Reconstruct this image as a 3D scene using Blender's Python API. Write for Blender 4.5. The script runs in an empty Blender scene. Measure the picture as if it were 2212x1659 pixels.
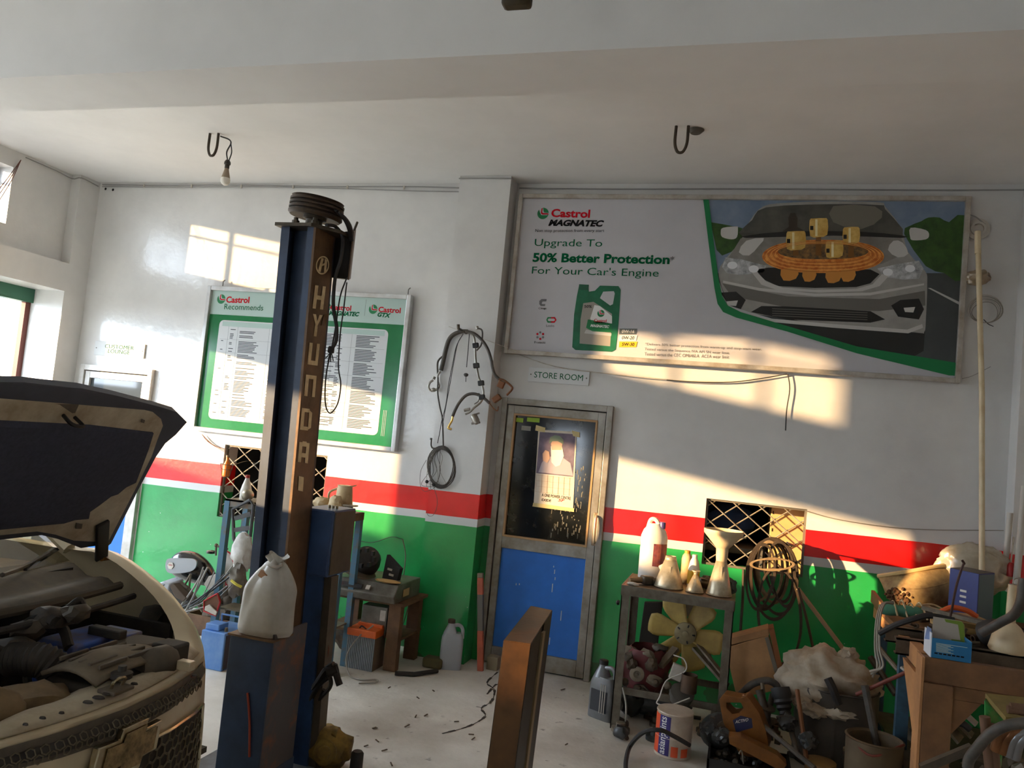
import bpy, bmesh, math, random
from mathutils import Vector, Matrix, noise
random.seed(7)
scene = bpy.context.scene
COL = scene.collection
# ------------------------------------------------------------------ camera
F, CX, CY = 1700.0, 1106.0, 829.5
PITCH, ROLL, YAW = math.radians(3.71), math.radians(5.517), math.radians(-16.546)
CAM = Vector((0, 0, 1.652))
_fwd = Vector((math.sin(YAW)*math.cos(PITCH), math.cos(YAW)*math.cos(PITCH), math.sin(PITCH)))
_rt = Vector((math.cos(YAW), -math.sin(YAW), 0))
_up = _rt.cross(_fwd)
RT = _rt*math.cos(ROLL) + _up*math.sin(ROLL)
UP = -_rt*math.sin(ROLL) + _up*math.cos(ROLL)
cd = bpy.data.cameras.new('camera'); cam = bpy.data.objects.new('camera', cd); COL.objects.link(cam)
cd.sensor_width = 36; cd.sensor_fit = 'HORIZONTAL'; cd.lens = 36*F/2212; cd.clip_start = .02; cd.clip_end = 200
m3 = Matrix((RT, UP, -_fwd)).transposed()
cam.matrix_world = Matrix.Translation(CAM) @ m3.to_4x4()
scene.camera = cam
# ------------------------------------------------------------------ sky, sun, exposure
wd = bpy.data.worlds.new('sky'); scene.world = wd; wd.use_nodes = True
bg = wd.node_tree.nodes['Background']
bg.inputs[0].default_value = (.74, .86, 1.0, 1); bg.inputs[1].default_value = 10.5
sl = bpy.data.lights.new('sun', 'SUN'); sl.energy = 10.5; sl.angle = math.radians(.75); sl.color = (1, .66, .33)
sun = bpy.data.objects.new('sun', sl); COL.objects.link(sun); sun.location = (-12, -8, 6)
SUND = Vector((1.45, 1.0, -.16*1.45)).normalized()
sun.rotation_euler = (-SUND).to_track_quat('Z', 'Y').to_euler()
vs = scene.view_settings
vs.view_transform = 'Standard'; vs.look = 'None'; vs.gamma = 1; vs.use_curve_mapping = False; vs.exposure = 0.45
# ------------------------------------------------------------------ pixel helpers (a pixel is a direction; a plane gives the distance)
def ray(px, py): return RT*((px-CX)/F) - UP*((py-CY)/F) + _fwd
def W(px, py, Y=5.6): r = ray(px, py); return CAM + r*(Y/r.y)
def Z(px, py, z=0.0): r = ray(px, py); return CAM + r*((z-CAM.z)/r.z)
def X(px, py, x): r = ray(px, py); return CAM + r*(x/r.x)
def PL(px, py, p, n): r = ray(px, py); return CAM + r*((Vector(p)-CAM).dot(n)/r.dot(n))
def V(*a): return Vector(a)
def ms(Y, px=1100): return Y/1600.0      # rough metres per pixel at depth Y
# ------------------------------------------------------------------ mesh builder
BASE = {}
def smooth(pts, n=6, closed=False):
    P = [Vector(p) for p in pts]; out = []
    L = len(P)
    if L < 3: return P
    rng = range(L if closed else L-1)
    for i in rng:
        p0 = P[i-1] if (i > 0 or closed) else P[0]*2-P[1]
        p1, p2 = P[i], P[(i+1) % L]
        p3 = P[(i+2) % L] if (i+2 < L or closed) else P[-1]*2-P[-2]
        for k in range(n):
            t = k/n
            out.append(.5*((2*p1)+(p2-p0)*t+(2*p0-5*p1+4*p2-p3)*t*t+(3*p1-p0-3*p2+p3)*t**3))
    if not closed: out.append(P[-1])
    return out
def rot(rx=0, ry=0, rz=0):
    return (Matrix.Rotation(math.radians(rz), 3, 'Z') @ Matrix.Rotation(math.radians(ry), 3, 'Y') @ Matrix.Rotation(math.radians(rx), 3, 'X'))
BOXF = [(0,3,2,1),(4,5,6,7),(0,1,5,4),(1,2,6,5),(2,3,7,6),(3,0,4,7)]
class MB:
    def __init__(s): s.v = []; s.f = []
    def add(s, vs, fs):
        o = len(s.v); s.v += [Vector(v) for v in vs]; s.f += [tuple(i+o for i in f) for f in fs]; return s
    def box(s, c, size, R=None):
        c = Vector(c); x, y, z = [d/2 for d in size]
        vs = [Vector(p) for p in ((-x,-y,-z),(x,-y,-z),(x,y,-z),(-x,y,-z),(-x,-y,z),(x,-y,z),(x,y,z),(-x,y,z))]
        if R is not None: vs = [R @ v for v in vs]
        return s.add([c+v for v in vs], BOXF)
    def span(s, a, b):
        a, b = Vector(a), Vector(b)
        return s.box((a+b)/2, [abs(b[i]-a[i]) for i in range(3)])
    def bar(s, a, b, w, h=None, up=(0,0,1)):
        a, b = Vector(a), Vector(b); h = h or w
        d = (b-a); L = d.length; d.normalize(); u = Vector(up)
        if abs(d.dot(u)) > .98: u = Vector((0,1,0))
        sx = d.cross(u).normalized(); u = sx.cross(d)
        R = Matrix((sx, d, u)).transposed()
        return s.box((a+b)/2, (w, L, h), R)
    def tube(s, pts, r, n=8, closed=False, cap=True):
        P = [Vector(p) for p in pts]; L = len(P)
        rs = r if isinstance(r, (list, tuple)) else [r]*L
        T = []
        for i in range(L):
            a = P[i-1] if (i > 0 or closed) else P[0]; b = P[(i+1) % L] if (i < L-1 or closed) else P[-1]
            d = (b-a)
            T.append(d.normalized() if d.length > 1e-9 else Vector((0,0,1)))
        u = T[0].orthogonal().normalized(); vs = []
        for i in range(L):
            u = (u - T[i]*u.dot(T[i]))
            u = u.normalized() if u.length > 1e-6 else T[i].orthogonal().normalized()
            w = T[i].cross(u)
            for k in range(n):
                a = 2*math.pi*k/n
                vs.append(P[i] + (u*math.cos(a)+w*math.sin(a))*rs[i])
        fs = []
        for i in range(L if closed else L-1):
            j = (i+1) % L
            for k in range(n):
                k2 = (k+1) % n; fs.append((i*n+k, i*n+k2, j*n+k2, j*n+k))
        if cap and not closed: fs += [tuple(range(n-1,-1,-1)), tuple((L-1)*n+k for k in range(n))]
        return s.add(vs, fs)
    def lathe(s, base, prof, n=18, axis=(0,0,1), sx=1.0, sy=1.0, cap=True, rz=0.0):
        base = Vector(base); ax = Vector(axis).normalized()
        if abs(ax.z) > .999: u, w = Vector((1,0,0)), Vector((0,1,0)) * (1 if ax.z > 0 else -1)
        else: u = Vector((0,0,1)).cross(ax).normalized(); w = ax.cross(u)
        c, d = math.cos(rz), math.sin(rz); u, w = u*c+w*d, w*c-u*d
        vs = []
        for r, h in prof:
            for k in range(n):
                a = 2*math.pi*k/n; vs.append(base + ax*h + u*(r*sx*math.cos(a)) + w*(r*sy*math.sin(a)))
        fs = []
        for i in range(len(prof)-1):
            for k in range(n):
                k2 = (k+1) % n; fs.append((i*n+k, i*n+k2, (i+1)*n+k2, (i+1)*n+k))
        if cap: fs += [tuple(range(n-1,-1,-1)), tuple((len(prof)-1)*n+k for k in range(n))]
        return s.add(vs, fs)
    def prism(s, poly, d):
        P = [Vector(p) for p in poly]; d = Vector(d); n = len(P)
        vs = P + [p+d for p in P]
        fs = [tuple(range(n-1,-1,-1)), tuple(range(n, 2*n))] + [(i, (i+1) % n, n+(i+1) % n, n+i) for i in range(n)]
        return s.add(vs, fs)
    def poly(s, pts): return s.add(pts, [tuple(range(len(pts)))])
    def grid(s, fn, nu, nv, cu=False, cv=False):
        vs = [fn(i/(nu if cu else nu-1), j/(nv if cv else nv-1)) for j in range(nv) for i in range(nu)]
        fs = []
        for j in range(nv if cv else nv-1):
            for i in range(nu if cu else nu-1):
                i2, j2 = (i+1) % nu, (j+1) % nv
                fs.append((j*nu+i, j*nu+i2, j2*nu+i2, j2*nu+i))
        return s.add(vs, fs)
    def blob(s, c, r, amp=.25, fr=3.0, sub=3, seed=0, flat=None):
        bm = bmesh.new(); bmesh.ops.create_icosphere(bm, subdivisions=sub, radius=1)
        c = Vector(c); r = r if isinstance(r, (list, tuple)) else (r, r, r); vs = []
        for v in bm.verts:
            p = v.co.copy(); k = 1 + amp*noise.noise(p*fr + Vector((seed*7.3, seed*3.1, seed)))
            q = Vector((p.x*r[0]*k, p.y*r[1]*k, p.z*r[2]*k))
            if flat is not None and q.z < -flat: q.z = -flat
            vs.append(c+q)
        fs = [tuple(v.index for v in f.verts) for f in bm.faces]; bm.free()
        return s.add(vs, fs)
    def build(s, name, mat, parent=None, sm=38, bevel=0, solid=0, base=None, recalc=True):
        me = bpy.data.meshes.new(name)
        if parent is None:
            if base is None:
                xs = [v.x for v in s.v]; ys = [v.y for v in s.v]; zs = [v.z for v in s.v]
                base = Vector(((min(xs)+max(xs))/2, (min(ys)+max(ys))/2, min(zs)))
            b = Vector(base)
        else: b = BASE[parent.name]
        me.from_pydata([v-b for v in s.v], [], s.f)
        if recalc:
            bm = bmesh.new(); bm.from_mesh(me); bmesh.ops.recalc_face_normals(bm, faces=bm.faces); bm.to_mesh(me); bm.free()
        if sm:
            me.polygons.foreach_set('use_smooth', [True]*len(me.polygons)); me.set_sharp_from_angle(angle=math.radians(sm))
        me.materials.append(mat)
        o = bpy.data.objects.new(name, me); COL.objects.link(o); BASE[o.name] = b
        if parent is None: o.location = b
        else: o.parent = parent
        if solid:
            md = o.modifiers.new('thick', 'SOLIDIFY'); md.thickness = solid; md.offset = 0
        if bevel:
            md = o.modifiers.new('edge', 'BEVEL'); md.width = bevel; md.segments = 2; md.limit_method = 'ANGLE'; md.angle_limit = math.radians(40)
        return o
def thing(name, label, cat, loc, group=None):
    o = bpy.data.objects.new(name, None); COL.objects.link(o); o.location = loc; o.empty_display_size = .05
    BASE[o.name] = Vector(loc); return tag(o, label, cat, group)
def tag(o, label, cat, group=None):
    o['label'] = label; o['category'] = cat
    if group: o['group'] = group
    return o
def struct(o): o['kind'] = 'structure'; return o
def copy_tree(o, loc, rz=0.0, label=None):
    r = o.copy(); COL.objects.link(r); r.location = loc; r.rotation_euler = (0, 0, rz); BASE[r.name] = Vector(loc)
    if label: r['label'] = label
    for ch in [c for c in bpy.data.objects if c.parent == o]:
        c = ch.copy(); COL.objects.link(c); c.parent = r
        for g in [d for d in bpy.data.objects if d.parent == ch]:
            e = g.copy(); COL.objects.link(e); e.parent = c
    return r
# lettering: glyph outlines of the built-in font fitted into a w x h rectangle
def glyphs(body, bold=0.0, shear=0.0, space=1.0):
    cu = bpy.data.curves.new('t', 'FONT'); cu.body = body; cu.size = 1; cu.offset = bold; cu.shear = shear; cu.space_character = space; cu.resolution_u = 3
    ob = bpy.data.objects.new('t', cu); me = ob.to_mesh()
    vs = [v.co.copy() for v in me.vertices]; fs = [tuple(p.vertices) for p in me.polygons]
    ob.to_mesh_clear(); bpy.data.objects.remove(ob); bpy.data.curves.remove(cu)
    return vs, fs
def put_text(mb, body, p, u, v, w, h=None, bold=0.0, shear=0.0, space=1.0):
    vs, fs = glyphs(body, bold, shear, space)
    if not vs: return mb
    x0 = min(a.x for a in vs); x1 = max(a.x for a in vs); y0 = min(a.y for a in vs); y1 = max(a.y for a in vs)
    sc = w/(x1-x0); sy = (h/(y1-y0)) if h else sc
    p, u, v = Vector(p), Vector(u).normalized(), Vector(v).normalized()
    return mb.add([p + u*((a.x-x0)*sc) + v*((a.y-y0)*sy) for a in vs], fs)
# ------------------------------------------------------------------ materials
def lin(c):
    return tuple((x/255/12.92 if x/255 <= .04045 else ((x/255+.055)/1.055)**2.4) for x in c) + (1,)
MATS = {}
def mat(key, c=(200,200,200), rough=.6, metal=0.0, c2=None, scale=6.0, amt=.5, bump=0.0, bscale=40.0, spec=.5, trans=0.0, coat=0.0, emit=0.0, detail=4.0, lo=.35, hi=.7):
    if key in MATS: return MATS[key]
    m = bpy.data.materials.new(key); m.use_nodes = True; nt = m.node_tree; N = nt.nodes; L = nt.links
    b = N['Principled BSDF']; b.inputs['Base Color'].default_value = lin(c); b.inputs['Roughness'].default_value = rough
    b.inputs['Metallic'].default_value = metal; b.inputs['Specular IOR Level'].default_value = spec
    if trans: b.inputs['Transmission Weight'].default_value = trans
    if coat: b.inputs['Coat Weight'].default_value = coat; b.inputs['Coat Roughness'].default_value = .12
    if emit: b.inputs['Emission Color'].default_value = lin(c); b.inputs['Emission Strength'].default_value = emit
    if c2 or bump:
        tc = N.new('ShaderNodeTexCoord')
    if c2:
        n = N.new('ShaderNodeTexNoise'); n.inputs['Scale'].default_value = scale; n.inputs['Detail'].default_value = detail; n.inputs['Roughness'].default_value = .65
        L.new(tc.outputs['Object'], n.inputs['Vector'])
        mr = N.new('ShaderNodeMapRange'); mr.inputs['From Min'].default_value = lo; mr.inputs['From Max'].default_value = hi; mr.inputs['To Max'].default_value = amt*2 if amt < .5 else 1.0
        L.new(n.outputs['Fac'], mr.inputs['Value'])
        mx = N.new('ShaderNodeMix'); mx.data_type = 'RGBA'; mx.inputs[6].default_value = lin(c); mx.inputs[7].default_value = lin(c2)
        L.new(mr.outputs['Result'], mx.inputs[0]); L.new(mx.outputs[2], b.inputs['Base Color'])
    if bump:
        n2 = N.new('ShaderNodeTexNoise'); n2.inputs['Scale'].default_value = bscale; n2.inputs['Detail'].default_value = 4
        L.new(tc.outputs['Object'], n2.inputs['Vector'])
        bp = N.new('ShaderNodeBump'); bp.inputs['Strength'].default_value = bump; bp.inputs['Distance'].default_value = .01
        L.new(n2.outputs['Fac'], bp.inputs['Height']); L.new(bp.outputs['Normal'], b.inputs['Normal'])
    MATS[key] = m; return m

def clear_glass(key, tint=(235,240,240), gloss=.16, rough=.03):
    if key in MATS: return MATS[key]
    m = bpy.data.materials.new(key); m.use_nodes = True; N = m.node_tree.nodes; L = m.node_tree.links; N.clear()
    t = N.new('ShaderNodeBsdfTransparent'); t.inputs[0].default_value = lin(tint); g = N.new('ShaderNodeBsdfGlossy'); g.inputs['Roughness'].default_value = rough
    x = N.new('ShaderNodeMixShader'); x.inputs[0].default_value = gloss; o = N.new('ShaderNodeOutputMaterial')
    L.new(t.outputs[0], x.inputs[1]); L.new(g.outputs[0], x.inputs[2]); L.new(x.outputs[0], o.inputs[0]); MATS[key] = m; return m
# ================================================================== the room
CEIL = 3.556; XL = -5.7; YB = 5.6; XR = 3.4; YF = -3.2
def wall_material():
    m = mat('painted_plaster', (224,222,218), .32, c2=(208,206,203), scale=1.6, amt=.5, bump=.16, bscale=22)
    nt = m.node_tree; N = nt.nodes; L = nt.links; b = N['Principled BSDF']
    src = b.inputs['Base Color'].links[0].from_socket
    geo = N.new('ShaderNodeNewGeometry'); sep = N.new('ShaderNodeSeparateXYZ'); L.new(geo.outputs['Position'], sep.inputs[0])
    def M(op, a, bb):
        n = N.new('ShaderNodeMath'); n.operation = op
        for i, q in enumerate((a, bb)):
            if isinstance(q, (int, float)): n.inputs[i].default_value = q
            else: L.new(q, n.inputs[i])
        return n.outputs[0]
    wob = N.new('ShaderNodeTexNoise'); wob.inputs['Scale'].default_value = 5; L.new(geo.outputs['Position'], wob.inputs['Vector'])
    z = M('ADD', M('SUBTRACT', sep.outputs['Z'], M('MULTIPLY', sep.outputs['X'], .0085)), M('MULTIPLY', M('SUBTRACT', wob.outputs['Fac'], .5), .006))
    ony = M('GREATER_THAN', sep.outputs['Y'], 5.35); onx = M('GREATER_THAN', sep.outputs['X'], -4.84)
    on = M('MULTIPLY', ony, onx)
    def mix(fac, a, col):
        x = N.new('ShaderNodeMix'); x.data_type = 'RGBA'; L.new(fac, x.inputs[0]); L.new(a, x.inputs[6])
        if isinstance(col, tuple): x.inputs[7].default_value = lin(col)
        else: L.new(col, x.inputs[7])
        return x.outputs[2]
    def patchy(c1, c2, sc):
        n = N.new('ShaderNodeTexNoise'); n.inputs['Scale'].default_value = sc; n.inputs['Detail'].default_value = 5; L.new(geo.outputs['Position'], n.inputs['Vector'])
        mr = N.new('ShaderNodeMapRange'); mr.inputs['From Min'].default_value = .38; mr.inputs['From Max'].default_value = .68; L.new(n.outputs['Fac'], mr.inputs['Value'])
        x = N.new('ShaderNodeMix'); x.data_type = 'RGBA'; L.new(mr.outputs[0], x.inputs[0]); x.inputs[6].default_value = lin(c1); x.inputs[7].default_value = lin(c2)
        return x.outputs[2]
    red = patchy((236,22,24), (216,20,22), 4); green = patchy((42,166,88), (36,148,78), 3)
    # chipped paint flecks low on the wall
    vo = N.new('ShaderNodeTexVoronoi'); vo.inputs['Scale'].default_value = 9; L.new(geo.outputs['Position'], vo.inputs['Vector'])
    green = mix(M('LESS_THAN', vo.outputs['Distance'], .035), green, (190,205,195))
    # damp and grime near the floor
    n = N.new('ShaderNodeTexNoise'); n.inputs['Scale'].default_value = 2.4; n.inputs['Detail'].default_value = 6; L.new(geo.outputs['Position'], n.inputs['Vector'])
    g = M('MULTIPLY', M('GREATER_THAN', n.outputs['Fac'], .5), M('LESS_THAN', M('ADD', sep.outputs['Z'], M('MULTIPLY', n.outputs['Fac'], .5)), .40))
    green = mix(M('MULTIPLY', g, .55), green, (58,52,40))
    c = mix(M('MULTIPLY', on, M('LESS_THAN', z, 1.217)), src, red)
    c = mix(M('MULTIPLY', on, M('LESS_THAN', z, 1.042)), c, (214,214,212))
    c = mix(M('MULTIPLY', on, M('LESS_THAN', z, .985)), c, green)
    L.new(c, b.inputs['Base Color'])
    b.inputs['Coat Weight'].default_value = .55; b.inputs['Coat Roughness'].default_value = .1; b.inputs['Coat IOR'].default_value = 1.6
    bp = [n_ for n_ in N if n_.type == 'BUMP'][0]; L.new(bp.outputs['Normal'], b.inputs['Coat Normal'])
    return m
WALL = wall_material()
CEILM = mat('ceiling_plaster', (232,229,225), .75, c2=(222,219,215), scale=1.3, bump=.1, bscale=18)
def slab(name, mb, m): return struct(mb.build(name, m, sm=0, base=(0,0,0)))
def wall_x(mb, y0, y1, x0, x1, z0, z1, holes):
    """wall across X (thickness y0..y1) with rectangular holes (xa,xb,za,zb)"""
    xs = sorted({x0, x1, *[h[0] for h in holes], *[h[1] for h in holes]}); zs = sorted({z0, z1, *[h[2] for h in holes], *[h[3] for h in holes]})
    for i in range(len(xs)-1):
        for j in range(len(zs)-1):
            cx_, cz = (xs[i]+xs[i+1])/2, (zs[j]+zs[j+1])/2
            if any(h[0] < cx_ < h[1] and h[2] < cz < h[3] for h in holes): continue
            for y in (y0, y1): mb.poly([(xs[i],y,zs[j]),(xs[i+1],y,zs[j]),(xs[i+1],y,zs[j+1]),(xs[i],y,zs[j+1])])
    for a, b, c, d in list(holes)+[(x0,x1,z0,z1)]:
        for q in (((a,y0,c),(a,y1,c),(a,y1,d),(a,y0,d)), ((b,y0,c),(b,y1,c),(b,y1,d),(b,y0,d)), ((a,y0,c),(b,y0,c),(b,y1,c),(a,y1,c)), ((a,y0,d),(b,y0,d),(b,y1,d),(a,y1,d))): mb.poly(q)
    return mb
HOLE_STORE = (-1.715,-.888,0,1.925); HOLE_LOUNGE = (-5.62,-4.85,0,1.915)
HOLE_LAT1 = (-.2,.45,.905,1.352); HOLE_LAT2 = (-4.07,-3.12,.76,1.35)
slab('wall_back', wall_x(MB(), YB, YB+.18, -6.6, XR+.2, -.02, CEIL+.1, [HOLE_STORE, HOLE_LOUNGE, HOLE_LAT1, HOLE_LAT2]), WALL)
# left wall: turned version of the same builder (x <-> y)
def swap(mb):
    mb.v = [Vector((v.y, v.x, v.z)) for v in mb.v]; return mb
XO = -6.12
slab('wall_left', swap(wall_x(MB(), XO, -5.8, YF, YB, -.02, CEIL+.1,
     [(3.12,5.37,0,2.52), (.25,2.57,0,2.52), (-2.8,-1.1,0,2.52), (3.635,4.82,2.955,3.42), (.97,2.255,2.955,3.42)])), WALL)  # opening nearest the front is added, unseen, to sun the post and right wall
tm = MB()
for a, b in ((YF,-2.8),(-1.1,.25),(2.57,3.12),(5.37,YB)): tm.span((-5.8,a,0),(XL,b,2.52))
tm.span((-5.8,YF,2.52),(XL,YB,2.765)); tm.span((-5.8,5.385,2.765),(XL,YB,CEIL))
slab('trim_1', tm, WALL)
slab('wall_right', MB().span((XR,YF,-.02),(XR+.2,YB,CEIL+.1)), WALL)
slab('wall_front', MB().span((XL,YF-.25,-.02),(-3.4,YF,CEIL+.1)).span((-2.8,YF-.25,-.02),(XR,YF,CEIL+.1)).span((-3.4,YF-.25,1.8),(-2.8,YF,CEIL+.1)), WALL)
slab('ceiling', MB().span((-6.3,YF-.3,CEIL),(XR+.2,YB+.2,CEIL+.18)), CEILM)
slab('ceiling_beam', MB().span((-5.8,2.765,3.1),(XR,3.125,CEIL+.02)), CEILM)
slab('pillar', MB().span((-2.175,5.43,0),(-1.772,YB+.02,CEIL+.01)), WALL)
slab('pillar', MB().span((1.6,5.45,0),(2.02,YB+.02,CEIL+.01)), WALL)
# concrete floor with stains, dust and cracks
FLOOR = mat('concrete_floor', (220,214,203), .72, c2=(190,182,169), scale=1.5, bump=.25, bscale=35, detail=8)
def floor_extra(m):
    nt = m.node_tree; N = nt.nodes; L = nt.links; b = N['Principled BSDF']; src = b.inputs['Base Color'].links[0].from_socket
    geo = N.new('ShaderNodeNewGeometry')
    n = N.new('ShaderNodeTexNoise'); n.inputs['Scale'].default_value = .9; n.inputs['Detail'].default_value = 6; L.new(geo.outputs['Position'], n.inputs['Vector'])
    mr = N.new('ShaderNodeMapRange'); mr.inputs['From Min'].default_value = .5; mr.inputs['From Max'].default_value = .7; mr.inputs['To Max'].default_value = .7; L.new(n.outputs['Fac'], mr.inputs[0])
    x = N.new('ShaderNodeMix'); x.data_type = 'RGBA'; L.new(mr.outputs[0], x.inputs[0]); L.new(src, x.inputs[6]); x.inputs[7].default_value = lin((128,114,96))
    n3 = N.new('ShaderNodeTexNoise'); n3.inputs['Scale'].default_value = 14; n3.inputs['Detail'].default_value = 5; L.new(geo.outputs['Position'], n3.inputs['Vector'])
    mr3 = N.new('ShaderNodeMapRange'); mr3.inputs['From Min'].default_value = .66; mr3.inputs['From Max'].default_value = .74; mr3.inputs['To Max'].default_value = .6; L.new(n3.outputs['Fac'], mr3.inputs[0])
    y = N.new('ShaderNodeMix'); y.data_type = 'RGBA'; L.new(mr3.outputs[0], y.inputs[0]); L.new(x.outputs[2], y.inputs[6]); y.inputs[7].default_value = lin((70,58,46))
    L.new(y.outputs[2], b.inputs['Base Color'])
floor_extra(FLOOR)
slab('floor', MB().span((-6.4,YF-.4,-.1),(XR+.2,YB+3.2,0)), FLOOR)
crack = MB()
for pl in ([(955,1585),(1010,1570),(1048,1548),(1040,1530),(1062,1515),(1068,1490),(1052,1475),(1075,1452)], [(1052,1500),(1070,1480),(1080,1478)]):
    pts = smooth([Z(a, b, 0) for a, b in pl], 4)
    for i in range(len(pts)-1):
        a, b = pts[i], pts[i+1]; d = (b-a).normalized(); s_ = Vector((-d.y, d.x, 0))*.006*(1+.6*math.sin(i*2.1))
        crack.poly([a-s_+V(0,0,.0012), b-s_+V(0,0,.0012), b+s_+V(0,0,.0012), a+s_+V(0,0,.0012)])
fl = bpy.data.objects['floor']
o = crack.build('floor_crack', mat('crack', (52,44,36), .9), fl, sm=0)
# outside: ground, stepped wall added, its height set to cut the low sun
GROUND = mat('yard_ground', (188,180,166), .9, c2=(168,159,144), scale=.8)
slab('yard_ground', MB().span((-40,-40,-.22),(40,-3.6,-.1)).span((-40,-3.6,-.22),(-6.4,30,-.1)), GROUND)
SUNCUT = mat('sun_cut_wall', (150,152,156), .85, c2=(132,134,138), scale=2)
slab('sun_cut_wall', MB().span((-9.2,-7.5,-.1),(-9.0,.95,2.295)).span((-9.2,.95,-.1),(-9.0,9,1.82)), SUNCUT)
# store room and lounge behind the back wall (dark rooms seen through glass and grilles)
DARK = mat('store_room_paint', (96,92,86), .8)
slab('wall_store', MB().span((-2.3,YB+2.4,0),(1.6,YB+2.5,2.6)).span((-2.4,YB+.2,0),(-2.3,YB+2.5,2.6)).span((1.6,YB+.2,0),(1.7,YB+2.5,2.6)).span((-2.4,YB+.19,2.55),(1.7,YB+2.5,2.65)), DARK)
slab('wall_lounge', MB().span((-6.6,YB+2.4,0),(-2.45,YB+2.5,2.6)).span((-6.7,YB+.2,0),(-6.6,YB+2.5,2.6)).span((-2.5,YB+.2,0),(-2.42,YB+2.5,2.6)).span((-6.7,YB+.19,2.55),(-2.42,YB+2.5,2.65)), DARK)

SHT_G = mat('green_shutter_box', (40,96,74), .5)
for i, (ya, yb) in enumerate(((3.12,5.37),(.25,2.57),(-2.8,-1.1))):
    slab('shutter_box', MB().span((XO,ya,2.40),(XO+.1,yb,2.52)), SHT_G)
slab('trim_2', MB().span((XO+.02,5.32,0),(XO+.07,5.37,2.4)), mat('red_oxide_frame', (110,60,52), .6))
GRB = mat('window_bar', (96,92,86), .6)
for i, (ya, yb) in enumerate(((3.635,4.82),(.97,2.255))):
    w_ = struct(thing('window_%d' % (3+i), 'high barred ventilator window with wire mesh in the left wall', 'window', (-5.96,(ya+yb)/2,2.955)))
    for k in range(4): yy = ya+.02+(yb-ya-.04)*k/3; MB().span((-5.98,yy-.014,2.955),(-5.95,yy+.014,3.42)).build('mullion', GRB, w_, sm=0)
    for zz in (2.965,3.30,3.41): MB().span((-5.98,ya,zz-.01),(-5.95,yb,zz+.01)).build('transom', GRB, w_, sm=0)
    for k in range(14): zz = 2.98+k*.031; MB().tube([(-5.965,ya,zz),(-5.965,yb,zz)], .0012, 4).build('mesh_wire', GRB, w_)
    for k in range(34): yy = ya+.03+k*.035; MB().tube([(-5.963,yy,2.955),(-5.963,yy,3.42)], .0012, 4).build('mesh_wire', GRB, w_) if yy < yb else None
# ================================================================== doors, grilles, signs
ALU = mat('weathered_aluminium', (172,168,160), .45, .55, c2=(126,116,100), scale=5, bump=.05)
ALU_W = mat('white_aluminium', (206,204,200), .4, .3, c2=(176,170,160), scale=7)
GLASS = mat('dusty_glass', (24,26,26), .09, spec=.6, c2=(52,50,42), scale=9, lo=.5, hi=.75)
BLUEP = mat('blue_door_panel', (48,124,222), .38, c2=(42,110,200), scale=3, bump=.04)
WHITE = mat('white_sheet', (232,231,228), .6, spec=.15); GREEN_T = mat('green_print', (14,96,60), .7, spec=.05); BLACK = mat('black_print', (28,28,30), .7, spec=.1)
def frame_rect(mb, x0, x1, z0, z1, w, y0, y1):
    mb.span((x0,y0,z0),(x0+w,y1,z1)); mb.span((x1-w,y0,z0),(x1,y1,z1)); mb.span((x0+w,y0,z0),(x1-w,y1,z0+w)); mb.span((x0+w,y0,z1-w),(x1-w,y1,z1)); return mb
# ---- store room door
d = thing('door_1', 'aluminium store room door with dusty glass above and blue panel below', 'door', (-1.3,5.6,0)); struct(d)
frame = MB()
x0,x1 = -1.715,-.888
frame.span((x0,5.555,0),(x0+.042,5.64,1.925)).span((x1-.042,5.555,0),(x1,5.64,1.925)).span((x0+.042,5.555,1.88),(x1-.042,5.64,1.925))
frame.build('door_frame', ALU, d, bevel=.003, sm=0)
leaf = MB(); a, b = x0+.048, x1-.048
leaf.span((a,5.57,.012),(a+.05,5.62,1.874)).span((b-.055,5.57,.012),(b,5.62,1.874)).span((a+.05,5.57,1.815),(b-.055,5.62,1.874)).span((a+.05,5.57,.832),(b-.055,5.62,.915)).span((a+.05,5.57,.012),(b-.055,5.62,.125))
leaf.build('door_leaf_frame', ALU, d, bevel=.003, sm=0)
MB().span((a+.05,5.594,.915),(b-.055,5.602,1.815)).build('glass_pane', GLASS, d, sm=0)
MB().span((a+.05,5.59,.125),(b-.055,5.604,.832)).build('lower_panel', BLUEP, d, sm=0)
bead = MB(); bd = ((a+.05,5.572,.915),(b-.055,5.592,1.815))
bead = frame_rect(bead, a+.05, b-.055, .915, 1.815, .014, 5.566, 5.594)
bead.build('glazing_bead', mat('bead_wood', (176,140,98), .5, .2), d, sm=0)
h = MB(); hx = -.938
h.span((hx-.022,5.56,.935),(hx+.022,5.572,1.165)); h.build('handle_plate', mat('handle_plate', (150,128,104), .45, .5), d, bevel=.003)
h2 = MB(); h2.tube(smooth([(hx,5.566,.96),(hx,5.535,.965),(hx,5.525,1.05),(hx,5.535,1.135),(hx,5.566,1.14)],5), .009, 8); h2.build('handle', mat('handle_alu', (208,190,165), .35, .6), d)
for px in (1117, 1152):
    p = W(px, 907, 5.593); MB().span((p.x-.048,5.5905,p.z-.016),(p.x+.048,5.5935,p.z+.016)).build('sticker', mat('lime_sticker', (150,186,50), .5), d, sm=0, bevel=.001)
p = W(1138,925,5.593); MB().span((p.x-.04,5.5905,p.z-.018),(p.x+.03,5.5935,p.z+.016)).build('paper_scrap', mat('paper_scrap', (150,150,140), .7), d, sm=0)
k = MB()
for (px,py,l) in ((1193,1270,.06),(1199,1250,.02),(1198,1235,.03),(1212,1330,.07),(1115,1262,.015),(1122,1262,.012),(1187,1385,.05),(1196,1224,.012)):
    p = W(px,py,5.589); k.span((p.x-.003,5.5885,p.z-l/2),(p.x+.003,5.5902,p.z+l/2))
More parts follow.
